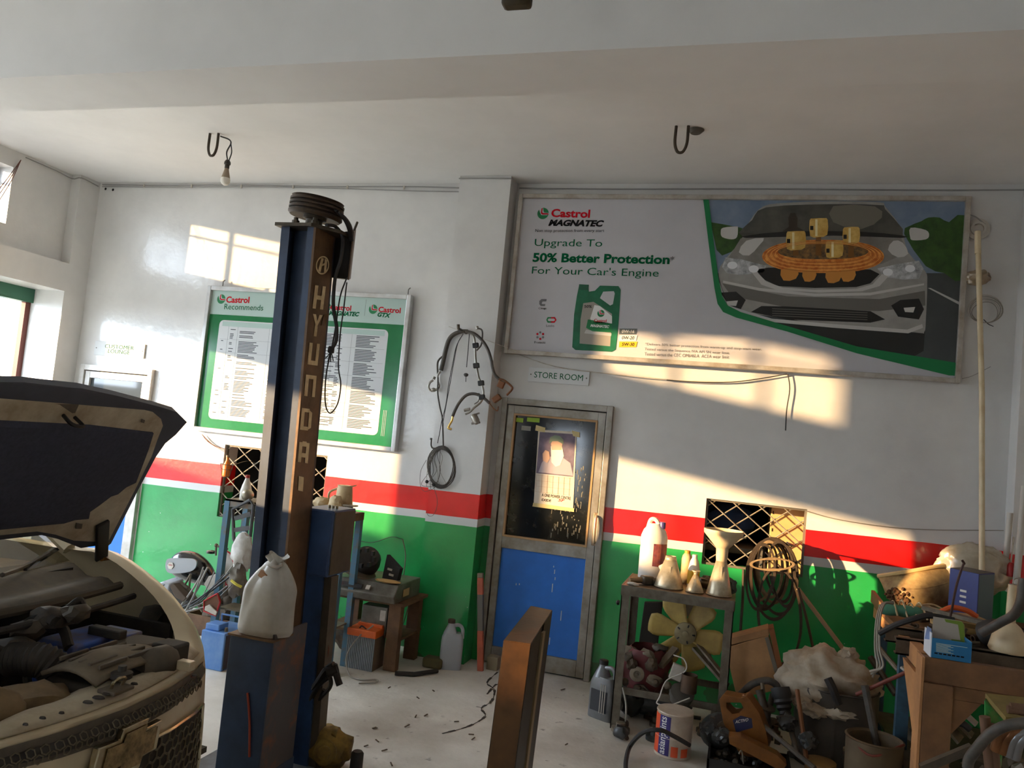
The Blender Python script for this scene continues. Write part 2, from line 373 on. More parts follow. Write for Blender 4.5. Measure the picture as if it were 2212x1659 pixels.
k.build('paint_drip', mat('pale_drip', (196,206,216), .6), d, sm=0)['kind'] = 'stuff'
# dried water runs on the glass
k = MB(); rr = random.Random(3)
for i in range(150):
    px = rr.uniform(1190,1275); py = rr.uniform(1010,1165)
    p = W(px,py,5.5928); l = rr.uniform(.004,.02); wd_ = rr.uniform(.0015,.004)
    if -1.05 < p.x or p.z < .93: continue
    k.span((p.x-wd_,5.5925,p.z-l),(p.x+wd_,5.5935,p.z+l))
k.build('water_spots', mat('spots', (122,118,104), .8), d, sm=0)['kind'] = 'stuff'
# ---- calendar taped to the door glass
c = thing('calendar', 'paper wall calendar with a bearded portrait taped to the store room door glass', 'calendar', (-1.26,5.58,1.18))
q = lambda px,py,Y=5.588: W(px,py,Y)
paper = mat('calendar_paper', (222,212,196), .6, c2=(205,192,172), scale=6)
MB().poly([q(1163,928),q(1246,933),q(1238,1098),q(1153,1086)]).build('sheet', paper, c, sm=0, solid=.002)
pic = MB().poly([q(1166,933,5.5865),q(1243,938,5.5865),q(1238,1030,5.5865),q(1158,1022,5.5865)]).build('picture', mat('print_violet', (128,112,128), .5, c2=(88,78,96), scale=9), c, sm=0)
def prt(name, pts, m, Y, par): return MB().poly([W(a,b,Y) for a,b in pts]).build(name, m, par, sm=0)
prt('robe', [(1163,1020),(1170,1000),(1180,988),(1196,985),(1215,988),(1232,1000),(1238,1028)], mat('print_robe', (176,166,176), .5), 5.5858, c)
prt('beard', [(1190,964),(1214,964),(1218,985),(1210,1005),(1200,1008),(1191,998)], mat('print_beard', (226,220,210), .5), 5.5848, c)
prt('face', [(1190,958),(1196,948),(1210,948),(1215,958),(1213,972),(1192,972)], mat('print_skin', (206,166,140), .5), 5.5844, c)
prt('turban', [(1186,958),(1188,945),(1198,940),(1210,942),(1217,950),(1217,960),(1205,953),(1194,953)], mat('print_turban', (128,140,118), .5), 5.584, c)
prt('raised_hand', [(1173,995),(1172,980),(1178,972),(1186,976),(1188,990),(1182,1000)], mat('print_skin', ), 5.5838, c)
g = MB()
for i in range(7): 
    t = i/6; a, b = q(1159+72*t,1024+8*t,5.5862), q(1157+72*t,1062+9*t,5.5862); g.bar(a,b,.0015,.001)
for j in range(4):
    t = j/3; a, b = q(1159-2*t,1026+12*3*t*.99,5.5862), q(1235-1*t,1034+12*3*t,5.5862); g.bar(a,b,.0015,.001)
g.build('date_grid', mat('print_tan', (176,128,92), .6), c, sm=0)
put_text(MB(), 'A ONE POWER CENTRE', q(1170,1072,5.586), (1,0,-.01), (0,0,1), .215, .022, .01).build('lettering', BLACK, c, sm=0)
tx = MB()
put_text(tx, 'EXIDE', q(1170,1082,5.586), (1,0,0), (0,0,1), .07, .018, .02)
tx.build('lettering', BLACK, c, sm=0)
put_text(MB(), 'SF', q(1205,1083,5.586), (1,0,0), (0,0,1), .05, .02, .02, .3).build('logo', mat('print_red', (186,36,44), .5), c, sm=0)
tape = MB()
for pts in ([(1158,918),(1178,924),(1177,934),(1156,930)], [(1235,930),(1252,934),(1252,945),(1238,942)], [(1152,1086),(1240,1098),(1240,1106),(1150,1094)]): MB().poly([q(a,b,5.5835) for a,b in pts]).build('tape', mat('yellow_tape', (206,186,130), .5), c, sm=0)
# ---- customer lounge door
d = thing('door_2', 'aluminium customer lounge door with clear upper glass and blue panel', 'door', (-5.23,5.6,0)); struct(d)
f = MB(); x0,x1 = -5.62,-4.85
f.span((x0,5.56,0),(x0+.05,5.65,1.915)).span((x1-.045,5.56,0),(x1,5.65,1.915)).span((x0+.05,5.56,1.865),(x1-.045,5.65,1.915)).build('door_frame', ALU_W, d, bevel=.003, sm=0)
f = MB(); a,b = x0+.056,x1-.051
f.span((a,5.575,.01),(a+.05,5.625,1.858)).span((b-.05,5.575,.01),(b,5.625,1.858)).span((a+.05,5.575,1.80),(b-.05,5.625,1.858)).span((a+.05,5.575,.83),(b-.05,5.625,.91)).span((a+.05,5.575,.01),(b-.05,5.625,.11)).build('door_leaf_frame', ALU_W, d, bevel=.003, sm=0)
MB().span((a+.05,5.596,.91),(b-.05,5.602,1.80)).build('glass_pane', mat('clear_glass', (60,66,68), .05, spec=.8), d, sm=0)
MB().span((a+.05,5.592,.11),(b-.05,5.605,.83)).build('lower_panel', BLUEP, d, sm=0)
MB().span((b-.04,5.565,1.0),(b-.015,5.576,1.14)).build('lock_plate', mat('lock_plate', (96,90,84), .4, .8), d, bevel=.002)
# ---- lattice pass-through grilles in the back wall
STEEL = mat('galvanised_bar', (196,190,176), .4, .5, c2=(150,132,104), scale=12)
def lattice(name, hole, lab, step, m):
    g = thing(name, lab, 'window grille', ((hole[0]+hole[1])/2, 5.64, hole[2])); struct(g)
    x0,x1,z0,z1 = hole; y = 5.63
    fm = MB(); frame_rect(fm, x0, x1, z0, z1, .014, y-.01, y+.012); fm.build('grille_frame', mat('grille_edge', (120,112,98), .6, .3), g, sm=0)
    for sgn in (1,-1):
        c0 = -4.0
        while c0 < 4.0:
            c0 += step
            # line: z - zc = sgn*slope*(x - xs)
            sl = .78; pts = []
            xs = (x0+x1)/2 + c0; zc = (z0+z1)/2
            for xx in (x0,x1):
                zz = zc + sgn*sl*(xx-xs)
                if z0 <= zz <= z1: pts.append((xx,zz))
            for zz in (z0,z1):
                xx = xs + sgn*(zz-zc)/sl
                if x0 < xx < x1: pts.append((xx,zz))
            if len(pts) >= 2:
                (xa,za),(xb,zb) = pts[0],pts[1]
                if math.hypot(xa-xb, za-zb) > .04: MB().tube([(xa,y+.006*sgn,za),(xb,y+.006*sgn,zb)], .0045, 6).build('bar', m, g)
    return g
lattice('window_1', HOLE_LAT1, 'diamond lattice steel grille in the pass-through beside the hanging belts', .165, STEEL)
lattice('window_2', HOLE_LAT2, 'diamond lattice steel grille in the opening behind the car lift post', .2, STEEL)
# things seen through the right grille
t = thing('steel_cupboard', 'beige perforated steel cupboard standing inside the store behind the right lattice', 'cupboard', (.36,5.95,0))
MB().span((.235,5.86,0),(.72,6.3,1.75)).build('body', mat('beige_steel', (206,178,120), .55, c2=(186,158,104), scale=4), t, bevel=.004, sm=0)
pf = MB()
for i in range(26): pf.box((.25,5.858,.15+i*.06),(.006,.003,.022))
pf.build('slot_strip', BLACK, t, sm=0)['kind'] = 'stuff'
tag(MB().blob((-.05,6.1,1.18),(.2,.1,.13),.3,2,3,4).build('folded_cloth', mat('blue_cloth', (44,76,120), .9, c2=(30,52,90), scale=6)), 'blue cloth bundle lying behind the right lattice grille', 'cloth')
tag(MB().span((-.4,5.83,.98),(.2,6.25,1.02)).span((-.38,5.85,0),(-.34,5.89,.98)).span((.16,5.85,0),(.2,5.89,.98)).span((-.38,6.2,0),(-.34,6.24,.98)).span((.16,6.2,0),(.2,6.24,.98)).build('store_shelf', DARK, sm=0), 'dark shelf table inside the store behind the right grille', 'shelf')
# ---- small signs
def sign(name, lab, corners, lines, Y):
    p = [W(*c_, Y) for c_ in corners]   # tl tr br bl
    xl, xr = (p[0].x+p[3].x)/2, (p[1].x+p[2].x)/2; zt, zb = (p[0].z+p[1].z)/2, (p[2].z+p[3].z)/2
    t = thing(name, lab, 'sign', ((xl+xr)/2, Y, zb))
    MB().span((xl,Y,zb),(xr,Y+.012,zt)).build('board', mat('sign_board', (218,220,220), .6, spec=.15), t, sm=0, bevel=.001)
    tx = MB(); n = len(lines); hh = (zt-zb)/(n+1.1+.35*n)
    for i, s in enumerate(lines):
        w = (xr-xl)*(.80 if n == 1 else .58*len(s)/8.0*1.0)
        z = zt - (zt-zb)*((i+1)/(n+1)) - hh*.5
        put_text(tx, s, ((xl+xr)/2-w/2, Y-.001, z), (1,0,0), (0,0,1), w, hh*(1.0 if n == 1 else 1.05))
        tx.build('lettering', GREEN_T, t, sm=0); tx = MB()
    for x_ in (xl+.02, xr-.02): MB().lathe((x_,Y+.002,(zt+zb)/2), [(.006,0),(.004,.006)], 8, axis=(0,-1,0)).build('screw', mat('screw_steel', (120,118,112), .4, .8), t)
sign('store_room_sign', 'small white STORE ROOM sign above the aluminium door', [(1142,794),(1273,800),(1273,831),(1140,826)], ['STORE ROOM'], 5.585)
sign('customer_lounge_sign', 'small white CUSTOMER LOUNGE sign in the left corner', [(205,738),(318,742),(306,772),(203,768)], ['CUSTOMER','LOUNGE'], 5.585)
# ================================================================== printed boards
def chain(Y, pts): return [W(a,b,Y) for a,b in pts]
def flat(name, pts, m, Y, par, sm_=0, curve=0, closed=True):
    P = chain(Y, pts)
    if curve: P = smooth(P, curve, closed=True)
    from mathutils.geometry import tessellate_polygon
    mb = MB(); mb.add(P, [tuple(t) for t in tessellate_polygon([P])])
    return mb.build(name, m, par, sm=0)
RED_T = mat('print_scarlet', (196,16,34), .6, spec=.1); GREEN_D = mat('print_deep_green', (6,120,66), .5)
def logo(par, cx_, cz, r, Y):
    """round green badge with a red and white angle"""
    g = MB(); n = 28
    def arc(a0, a1, rr=r): return [V(cx_+rr*math.cos(math.radians(a0+(a1-a0)*i/n)), Y, cz+rr*math.sin(math.radians(a0+(a1-a0)*i/n))) for i in range(n+1)]
    g.poly(arc(140, 352) + [V(cx_+r*.75, Y, cz-r*.30), V(cx_-r*.3, Y, cz-r*.30), V(cx_-r*.52, Y, cz+.05*r)])
    g.poly(arc(6, 96) + [V(cx_+r*.08, Y, cz+.35*r), V(cx_+r*.22, Y, cz+.18*r)])
    g.build('badge', GREEN_D, par, sm=0)
    y = Y
    MB().poly([V(cx_-.35*r,y,cz+.88*r),V(cx_-.14*r,y,cz+.96*r),V(cx_-.16*r,y,cz+.2*r),V(cx_-.0*r,y,cz+.05*r),V(cx_+r,y,cz+.0*r),V(cx_+.97*r,y,cz-.2*r),V(cx_-.1*r,y,cz-.2*r),V(cx_-.38*r,y,cz+.0*r)]).build('badge_angle', RED_T, par, sm=0)
def tfit(par, s, a, b, h, m, Y, bold=.0, shear=0.0, name='lettering'):
    """text whose left end baseline is pixel a and right end baseline pixel b, h = cap height in px"""
    p, e = W(*a, Y), W(*b, Y); u = e-p; v = V(0,0,1)
    hh = (W(a[0], a[1]-h, Y)-p).z
    return put_text(MB(), s, p, (u.x,0,u.z), v, u.length, hh, bold, shear).build(name, m, par, sm=0)
# ------------------------------------------------ big billboard, 10 x 4 ft, tilted slightly off the wall
Y0 = 5.55
bb = thing('billboard', 'large framed motor oil billboard with a silver car, mounted high on the wall', 'billboard', (-.22,5.56,2.25))
bx0, bx1, bz0, bz1 = -1.73, 1.292, 2.25, 3.455
MB().span((bx0+.01,Y0+.004,bz0+.01),(bx1-.01,Y0+.03,bz1-.01)).build('panel', mat('billboard_flex', (200,198,202), .42, c2=(192,190,194), scale=2), bb, sm=0)
FR = mat('billboard_frame', (196,192,184), .4, .35, c2=(160,148,132), scale=8)
for nm, a, b in (('l',(bx0,0,bz0),(bx0+.03,0,bz1)),('r',(bx1-.03,0,bz0),(bx1,0,bz1)),('b',(bx0+.03,0,bz0),(bx1-.03,0,bz0+.03)),('t',(bx0+.03,0,bz1-.03),(bx1-.03,0,bz1))):
    MB().span((a[0],5.525,a[2]),(b[0],5.585,b[2])).build('frame_rail', FR, bb, bevel=.003, sm=0)
Yp = Y0+.0025
# sky, hedge, road behind the printed car (flat print, layered)
flat('printed_sky', [(1532,430),(2084,424),(2084,560),(2060,590),(1545,590)], mat('print_sky', (104,122,146), .45, c2=(132,146,164), scale=4), Yp, bb)
flat('printed_road', [(1547,590),(2082,590),(2070,810),(1600,668),(1565,640)], mat('print_road', (70,76,76), .45, c2=(58,62,64), scale=3), Yp-.0004, bb)
flat('printed_hedge', [(1953,505),(1965,488),(1990,478),(2005,470),(2030,470),(2050,480),(2084,465),(2082,605),(2040,590),(2000,575)], mat('print_hedge', (54,92,36), .45, c2=(30,60,24), scale=14), Yp-.0008, bb, curve=2)
flat('printed_hedge', [(1535,480),(1560,484),(1600,492),(1620,500),(1590,540),(1560,552),(1548,540)], mat('print_hedge'), Yp-.0008, bb)
flat('printed_shadow', [(1640,690),(2000,690),(1995,758),(1960,778),(1700,712)], mat('print_shadow', (30,32,32), .45), Yp-.0012, bb)
MB().poly(chain(Yp-.0012, [(2004,622),(2010,622),(2078,655),(2077,661)])).build('road_line', mat('print_line', (190,190,188), .45), bb, sm=0)
# car print
SIL = mat('print_silver', (164,162,156), .42, c2=(140,138,132), scale=5); SIL_L = mat('print_silver_light', (196,194,190), .42); SIL_D = mat('print_silver_dark', (104,102,96), .42)
GLS = mat('print_windscreen', (62,64,60), .4, c2=(96,94,84), scale=4); BLK = mat('print_black', (24,25,26), .4)
y = Yp-.0016
flat('printed_car', [(1648,446),(1700,438),(1800,435),(1900,437),(1912,446),(1945,490),(1962,545),(1998,585),(2003,610),(2000,690),(1996,718),(1975,718),(1800,704),(1700,688),(1620,675),(1575,650),(1556,610),(1556,575),(1600,520),(1618,480)], SIL, y, bb, curve=3)
flat('printed_windscreen', [(1655,448),(1790,441),(1900,443),(1912,452),(1950,512),(1800,507),(1605,512),(1625,475)], GLS, y-.0004, bb, curve=3)
flat('printed_bonnet_edge', [(1572,560),(1600,515),(1620,511),(1800,505),(1945,512),(1962,545),(1905,570),(1800,575),(1640,572)], mat('print_bonnet', (138,136,130), .42, c2=(112,108,100), scale=6), y-.0004, bb)
flat('printed_mirror', [(1557,500),(1562,492),(1590,489),(1594,492),(1592,512),(1580,517),(1560,512)], SIL_L, y-.0008, bb, curve=3); flat('printed_mirror', [(1967,492),(2000,497),(2007,508),(2000,517),(1972,519),(1966,512)], SIL_L, y-.0008, bb, curve=3)
for pts in ([(1560,577),(1567,556),(1600,560),(1655,574),(1650,588),(1615,592),(1598,594),(1570,590)], [(1895,580),(1940,570),(1985,563),(1995,580),(1985,602),(1950,604),(1910,598)]): flat('printed_headlamp', pts, mat('print_lamp', (206,208,210), .4, c2=(120,122,124), scale=24), y-.0008, bb)
flat('printed_grille', [(1632,582),(1660,578),(1880,582),(1900,592),(1880,612),(1850,620),(1760,622),(1680,618),(1650,604)], BLK, y-.0008, bb)
flat('printed_chrome', [(1622,586),(1632,584),(1655,608),(1690,621),(1760,626),(1850,624),(1885,614),(1905,592),(1920,596),(1900,618),(1862,629),(1770,632),(1680,627),(1645,615)], SIL_L, y-.001, bb)
flat('printed_bumper', [(1560,612),(1600,620),(1700,640),(1900,646),(1998,628),(1999,660),(1900,672),(1700,664),(1580,640)], SIL_D, y-.0006, bb)
flat('printed_intake', [(1622,674),(1645,661),(1700,662),(1880,672),(1912,690),(1880,697),(1700,690)], BLK, y-.001, bb)
for i in range(4):
    MB().poly(chain(y-.0014, [(1668,666+i*5),(1874,675+i*5),(1874,676.5+i*5),(1668,667.5+i*5)])).build('printed_intake_bar', SIL_D, bb, sm=0)
for pts in ([(1556,632),(1590,630),(1611,648),(1600,668),(1575,660)], [(1925,660),(1945,648),(1985,645),(1996,668),(1985,690),(1940,684)]): flat('printed_fog_lamp', pts, BLK, y-.0012, bb)
for c_ in ((1580,655),(1963,669)): flat('printed_lamp_glow', [(c_[0]-11,c_[1]-4),(c_[0]+14,c_[1]-6),(c_[0]+10,c_[1]+6),(c_[0]-8,c_[1]+5)], SIL_L, y-.0016, bb)
flat('printed_dash', [(1620,508),(1700,500),(1850,500),(1945,508),(1948,514),(1800,509),(1612,514)], BLK, y-.0010, bb, curve=2)
flat('printed_glass_glare', [(1800,445),(1890,446),(1905,470),(1860,495),(1800,480)], mat('print_glare', (116,112,100), .4), y-.0006, bb, curve=2)
flat('printed_crease', [(1562,606),(1640,622),(1760,634),(1880,632),(1996,612),(1996,616),(1880,638),(1760,640),(1640,628),(1562,611)], SIL_L, y-.0010, bb)
flat('printed_lower_lip', [(1640,686),(1800,700),(1960,712),(1992,700),(1994,708),(1962,720),(1800,708),(1650,694)], SIL_L, y-.0010, bb)
flat('printed_bonnet_shine', [(1596,545),(1612,520),(1650,514),(1640,530),(1618,552)], SIL_L, y-.0008, bb, curve=2)
flat('printed_bonnet_shine', [(1930,520),(1950,524),(1962,548),(1940,556),(1918,540)], SIL_L, y-.0008, bb, curve=2)
for c_ in ((1582,573),(1628,581),(1918,588),(1966,580)): flat('printed_lens', [(c_[0]+11*math.cos(t_*.7854), c_[1]+8*math.sin(t_*.7854)) for t_ in range(8)], mat('print_lens', (232,234,236), .4), y-.0012, bb, curve=2)
# glowing oil ring with four pistons
def ring_pts(cx_, cy_, rx, ry, n=30): return [(cx_+rx*math.copysign(abs(math.cos(2*math.pi*i/n))**.8, math.cos(2*math.pi*i/n)), cy_+ry*math.sin(2*math.pi*i/n)) for i in range(n)]
OIL = mat('print_amber', (196,98,28), .4, c2=(244,170,80), scale=26); GOLD = mat('print_gold', (196,152,66), .4, c2=(226,192,112), scale=20); GOLD_D = mat('print_bronze', (120,78,30), .4)
flat('printed_oil_ring', ring_pts(1778,554,132,36), OIL, y-.0018, bb)
for k_ in range(7):
    rx_, ry_ = 128-5*k_, 33-2.2*k_; P_ = [W(a_, b_, y-.0019) for a_, b_ in ring_pts(1778,554-1.2*k_,rx_,ry_,40)]
    MB().tube(P_, .0016, 4, closed=True).build('printed_streak', mat('print_flame', (250,190,104), .4) if k_ % 2 else mat('print_ember', (150,66,18), .4), bb)
flat('printed_ring_hole', ring_pts(1778,543,98,17), mat('print_engine', (70,58,44), .4, c2=(150,110,60), scale=30), y-.0022, bb)
for (cx_,cy_,w_) in ((1705,590,18),(1748,592,14),(1800,595,16),(1832,592,15)): flat('printed_crank', [(cx_-w_,cy_-8),(cx_+w_,cy_-8),(cx_+w_*.8,cy_+12),(cx_-w_*.7,cy_+16)], mat('print_crank', (208,140,62), .4), y-.002, bb, curve=2)
for (x0_,y0_,x1_,y1_,rod) in ((1749,472,1788,510,552),(1821,491,1857,525,556),(1699,500,1740,538,552),(1784,521,1821,555,560)):
    xm = (x0_+x1_)/2
    MB().poly(chain(y-.0024, [(xm-6,y1_),(xm+5,y1_),(xm+6,rod),(xm-7,rod)])).build('printed_rod', GOLD_D, bb, sm=0)
    flat('printed_piston', [(x0_,y0_+4),(x0_+8,y0_),(x1_-8,y0_-1),(x1_,y0_+3),(x1_-1,y1_-3),(xm,y1_+2),(x0_+1,y1_)], GOLD, y-.0028, bb, curve=2)
    MB().poly(chain(y-.003, [(x0_+12,y0_+2),(x0_+17,y0_+2),(x0_+17,y1_),(x0_+12,y1_)])).build('piston_glint', mat('print_glint', (240,226,178), .4), bb, sm=0)
    MB().poly(chain(y-.003, [(x0_+1,y0_+16),(x0_+8,y0_+16),(x0_+8,y0_+25),(x0_+1,y0_+25)])).build('piston_port', BLK, bb, sm=0)
flat('printed_driver', [(1703,470),(1708,460),(1718,460),(1723,472),(1722,490),(1740,500),(1690,500),(1704,490)], mat('print_driver', (58,50,44), .4), y-.0008, bb)
# green swoosh border
sw = [(1519,430),(1531,430),(1540,510),(1552,600),(1560,640),(1572,660),(1600,674),(1700,704),(1850,748),(2068,784)]
lo_ = [(2068,812),(2050,811),(1850,757+6),(1700,716),(1590,686),(1562,674),(1550,656),(1543,620),(1530,520)]
flat('green_border', sw+lo_, GREEN_D, Yp-.006, bb)
# left half: logo, lines, icons
Yt = Yp-.001
c0 = W(1173,461,Yt); logo(bb, c0.x, c0.z, .043, Yt)
tfit(bb, 'Castrol', (1190,469), (1274,471), 18, RED_T, Yt, .03)
tfit(bb, 'MAGNATEC', (1184,488), (1304,490), 14, BLACK, Yt, .05, .28)
tfit(bb, 'Non stop protection from every start', (1156,503), (1305,503), 8, BLACK, Yt, .0)
tfit(bb, 'Upgrade To', (1154,536), (1300,538), 20, GREEN_T, Yt, 0)
tfit(bb, '50% Better Protection', (1150,566), (1446,571), 20, GREEN_T, Yt, .035)
tfit(bb, '*', (1448,562), (1456,562), 8, BLACK, Yt)
tfit(bb, "For Your Car's Engine", (1148,596), (1422,603), 21, GREEN_T, Yt, 0)
for s, a, b in (('Clings',(1163,669),(1180,669)),('Locks',(1180,706),(1197,706)),('Protects',(1154,742),(1178,742))): tfit(bb, s, a, b, 5, BLACK, Yt)
GR_I = mat('print_grey', (110,110,112), .5)
MB().poly(chain(Yt, [(1165,650),(1170,646),(1181,646),(1180,651),(1172,651),(1170,655),(1171,657),(1178,657),(1177,661),(1168,661),(1165,657)])).build('magnet_icon', GR_I, bb, sm=0)
MB().poly(chain(Yt, [(1180,691),(1183,685),(1191,685),(1190,688),(1185,688),(1183,691),(1185,694),(1190,694),(1190,697),(1183,697)])).build('lock_icon', GREEN_D, bb, sm=0)
MB().poly(chain(Yt, [(1191,685),(1199,685),(1202,691),(1198,697),(1190,697),(1190,694),(1197,694),(1199,691),(1197,688),(1190,688)])).build('lock_icon', RED_T, bb, sm=0)
for i in range(6):
    a = math.radians(60*i+30); cx_, cz = 1167+7*math.cos(a), 725+7*math.sin(a); flat('molecule_icon', [(cx_+2.6*math.cos(j*math.pi/3), cz+2.6*math.sin(j*math.pi/3)) for j in range(6)], RED_T if i % 2 else GR_I, Yt, bb)
# printed oil can
CAN = mat('print_can_green', (10,92,62), .42, c2=(20,116,78), scale=8)
outline = [(1251,616),(1271,617),(1272,630),(1285,628),(1296,617),(1336,618),(1341,626),(1336,700),(1330,755),(1322,760),(1243,756),(1236,750),(1240,680),(1246,640)]
flat('printed_can', outline, CAN, Yt, bb)
flat('can_handle_gap', [(1303,630),(1326,629),(1328,634),(1324,657),(1318,660),(1296,644)], mat('print_pale', (198,196,200), .42), Yt-.0004, bb)
flat('can_cap', [(1251,614),(1272,615),(1271,627),(1250,626)], mat('print_cap', (14,84,58), .42), Yt-.0004, bb)
flat('can_label', [(1260,655),(1282,652),(1322,678),(1318,748),(1252,742),(1254,690)], mat('print_label_grey', (158,152,142), .42), Yt-.0004, bb)
flat('can_label_white', [(1284,659),(1296,661),(1322,683),(1322,699),(1278,697),(1275,688)], WHITE, Yt-.0008, bb)
flat('can_label_green', [(1270,690),(1322,699),(1321,718),(1280,716),(1266,708)], GREEN_D, Yt-.0008, bb)
flat('can_label_band', [(1266,712),(1321,720),(1320,726),(1262,720)], mat('print_silver_light'), Yt-.0008, bb)
cc = W(1298,677,Yt-.0012); logo(bb, cc.x, cc.z, .026, Yt-.0012)
tfit(bb, 'Castrol', (1283,695), (1310,696), 6, RED_T, Yt-.0012, .03); tfit(bb, 'MAGNATEC', (1275,706), (1316,709), 6, WHITE, Yt-.0012, .05, .28); tfit(bb, '50%', (1262,665), (1278,665), 6, BLACK, Yt-.0012, .02)
for s, py, m_, tm_ in (('0W-16',719,mat('print_slate',(96,104,106),.5),WHITE),('0W-20',733,WHITE,BLACK),('5W-30',747,mat('print_amber_bar',(232,182,36),.5),BLACK)):
    flat('grade_bar', [(1338,py-9),(1377,py-9),(1374,py+3),(1337,py+3)], m_, Yt-.0002, bb); tfit(bb, s, (1343,py), (1370,py+.5), 7, tm_, Yt-.0008, .02, .15)
for s, a, b in (('*Delivers 50% better protection from warm-up and stop-start wear.',(1393,747),(1645,759)),('Tested versus the Sequence IVA API SN wear limit.',(1392,758),(1576,767)),('Tested versus the CEC OM646LA  ACEA wear limit.',(1392,768),(1576,775))): tfit(bb, s, a, b, 7, GR_I, Yt)
# ------------------------------------------------ oil chart, 6 x 4 ft
Y1 = 5.555
ch = thing('oil_chart', 'framed green and white engine oil recommendation chart behind the lift post', 'chart', (-3.44,5.57,1.44))
cx0,cx1,cz0,cz1 = -4.375,-2.52,1.44,2.655
MB().span((cx0+.01,Y1+.004,cz0+.01),(cx1-.01,Y1+.03,cz1-.01)).build('panel', mat('chart_green', (20,112,62), .18, c2=(34,126,72), scale=3), ch, sm=0)
for a, b in (((cx0,cz0),(cx0+.035,cz1)),((cx1-.035,cz0),(cx1,cz1)),((cx0+.035,cz0),(cx1-.035,cz0+.035)),((cx0+.035,cz1-.035),(cx1-.035,cz1))):
    MB().span((a[0],5.53,a[1]),(b[0],5.59,b[1])).build('frame_rail', mat('chart_frame', (206,206,204), .32, .5, c2=(180,176,170), scale=6), ch, bevel=.004, sm=0)
Yc_ = Y1+.003
PALE = mat('chart_pale', (184,206,198), .2); SHEET = mat('chart_sheet', (214,216,216), .3, spec=.3)
MB().span((cx0+.035,Yc_-.0005,2.42),(cx1-.035,Yc_+.001,cz1-.035)).build('header_band', PALE, ch, sm=0)
tblx0, tblx1, tblz0, tblz1 = -4.235,-2.69,1.55,2.375
rp = []
for (xx,zz,a0) in ((tblx1-.04,tblz1-.04,0),(tblx0+.04,tblz1-.04,90),(tblx0+.04,tblz0+.04,180),(tblx1-.04,tblz0+.04,270)):
    for i in range(5): a = math.radians(a0+22.5*i); rp.append(V(xx+.04*math.cos(a),Yc_-.0006,zz+.04*math.sin(a)))
MB().poly(rp).build('table_sheet', SHEET, ch, sm=0)
MB().span((tblx0+.03,Yc_-.0014,2.325),(tblx1-.03,Yc_-.0008,2.365)).build('table_head', PALE, ch, sm=0)
fp = MB(); rr = random.Random(11); FP = mat('fine_print', (84,88,92), .7, spec=.1)
for z_i in range(60):
    z_ = 2.31 - z_i*.0122
    if z_i % 9 == 8: fp.span((tblx0+.02,Yc_-.0012,z_+.004),(tblx1-.02,Yc_-.0008,z_+.005)); continue
    for (xa, wmax, pr) in ((-4.2,.04,.25),(-4.12,.05,.35),(-4.03,.2,.85),(-3.72,.03,.9),(-3.6,.34,.95),(-3.42,.04,.25),(-3.3,.2,.85),(-3.12,.05,.7),(-2.96,.22,.95)):
        if rr.random() < pr: fp.span((xa,Yc_-.0012,z_),(xa+wmax*rr.uniform(.5,1),Yc_-.0008,z_+.0062))
for xx in (-4.14,-4.05,-3.75,-3.65,-3.38,-3.16,-3.0): fp.span((xx,Yc_-.0012,tblz0+.02),(xx+.0012,Yc_-.0008,2.33))
fp.build('fine_print', FP, ch, sm=0)['kind'] = 'stuff'
Yl = Yc_-.0016
for (px,py,r) in ((478,646,.04),(706,663,.037),(806,668,.037)): cc = W(px,py,Yl); logo(ch, cc.x, cc.z, r, Yl)
tfit(ch, 'Castrol', (488,654), (538,655), 14, RED_T, Yl, .03); tfit(ch, 'Recommends', (484,668), (568,671), 12, GREEN_T, Yl, 0)
tfit(ch, 'Castrol', (713,669), (758,672), 12, RED_T, Yl, .03); tfit(ch, 'MAGNATEC', (710,681), (776,684), 10, GREEN_T, Yl, .05, .28)
tfit(ch, 'Castrol', (817,674), (865,677), 12, RED_T, Yl, .03); tfit(ch, 'GTX', (815,684), (844,687), 10, GREEN_T, Yl, .05, .28)
p = W(790,655,Yl); MB().span((p.x,Yl-.0004,p.z-.1),(p.x+.002,Yl,p.z+.03)).build('divider', GR_I, ch, sm=0)
for i in range(3):
    MB().span((-2.66+i*.012,Yl,1.55),(-2.657+i*.012,Yl+.0006,1.75)).build('pinstripe', PALE, ch, sm=0)
hk = MB()
for xx in (-4.25,-2.56): MB().tube([(xx,5.56,2.65),(xx,5.56,2.70),(xx+.01,5.57,2.715)], .004, 6).build('hanger', mat('screw_steel'), ch)
# ================================================================== hatchback with its bonnet up
YC = 1.87
car = thing('hatchback_car', 'dusty champagne hatchback with raised bonnet and open engine bay', 'car', (-3.3,YC,0))
PAINT = mat('champagne_paint', (222,206,172), .34, .15, c2=(198,178,142), scale=2.2, amt=.5, coat=.25)
PAINT_D = mat('dusty_inner_paint', (206,194,168), .6, 0, c2=(166,148,118), scale=9)
BLKP = mat('dusty_black_plastic', (84,78,68), .65, c2=(112,98,80), scale=10)
DARKB = mat('engine_dark', (44,42,41), .7, c2=(70,63,54), scale=12)
CHROME = mat('dusty_chrome', (196,186,160), .22, .9, c2=(150,130,96), scale=14)
plan = [(0,-1.585),(.2,-1.602),(.36,-1.643),(.5,-1.705),(.61,-1.79),(.70,-1.92),(.76,-2.1),(.80,-2.36),(.815,-2.6),(.82,-3.4),(.81,-4.4),(.76,-5.0)]
ztop = [.80,.80,.80,.805,.825,.88,.955,1.035,1.03,1.02,1.0,.98]
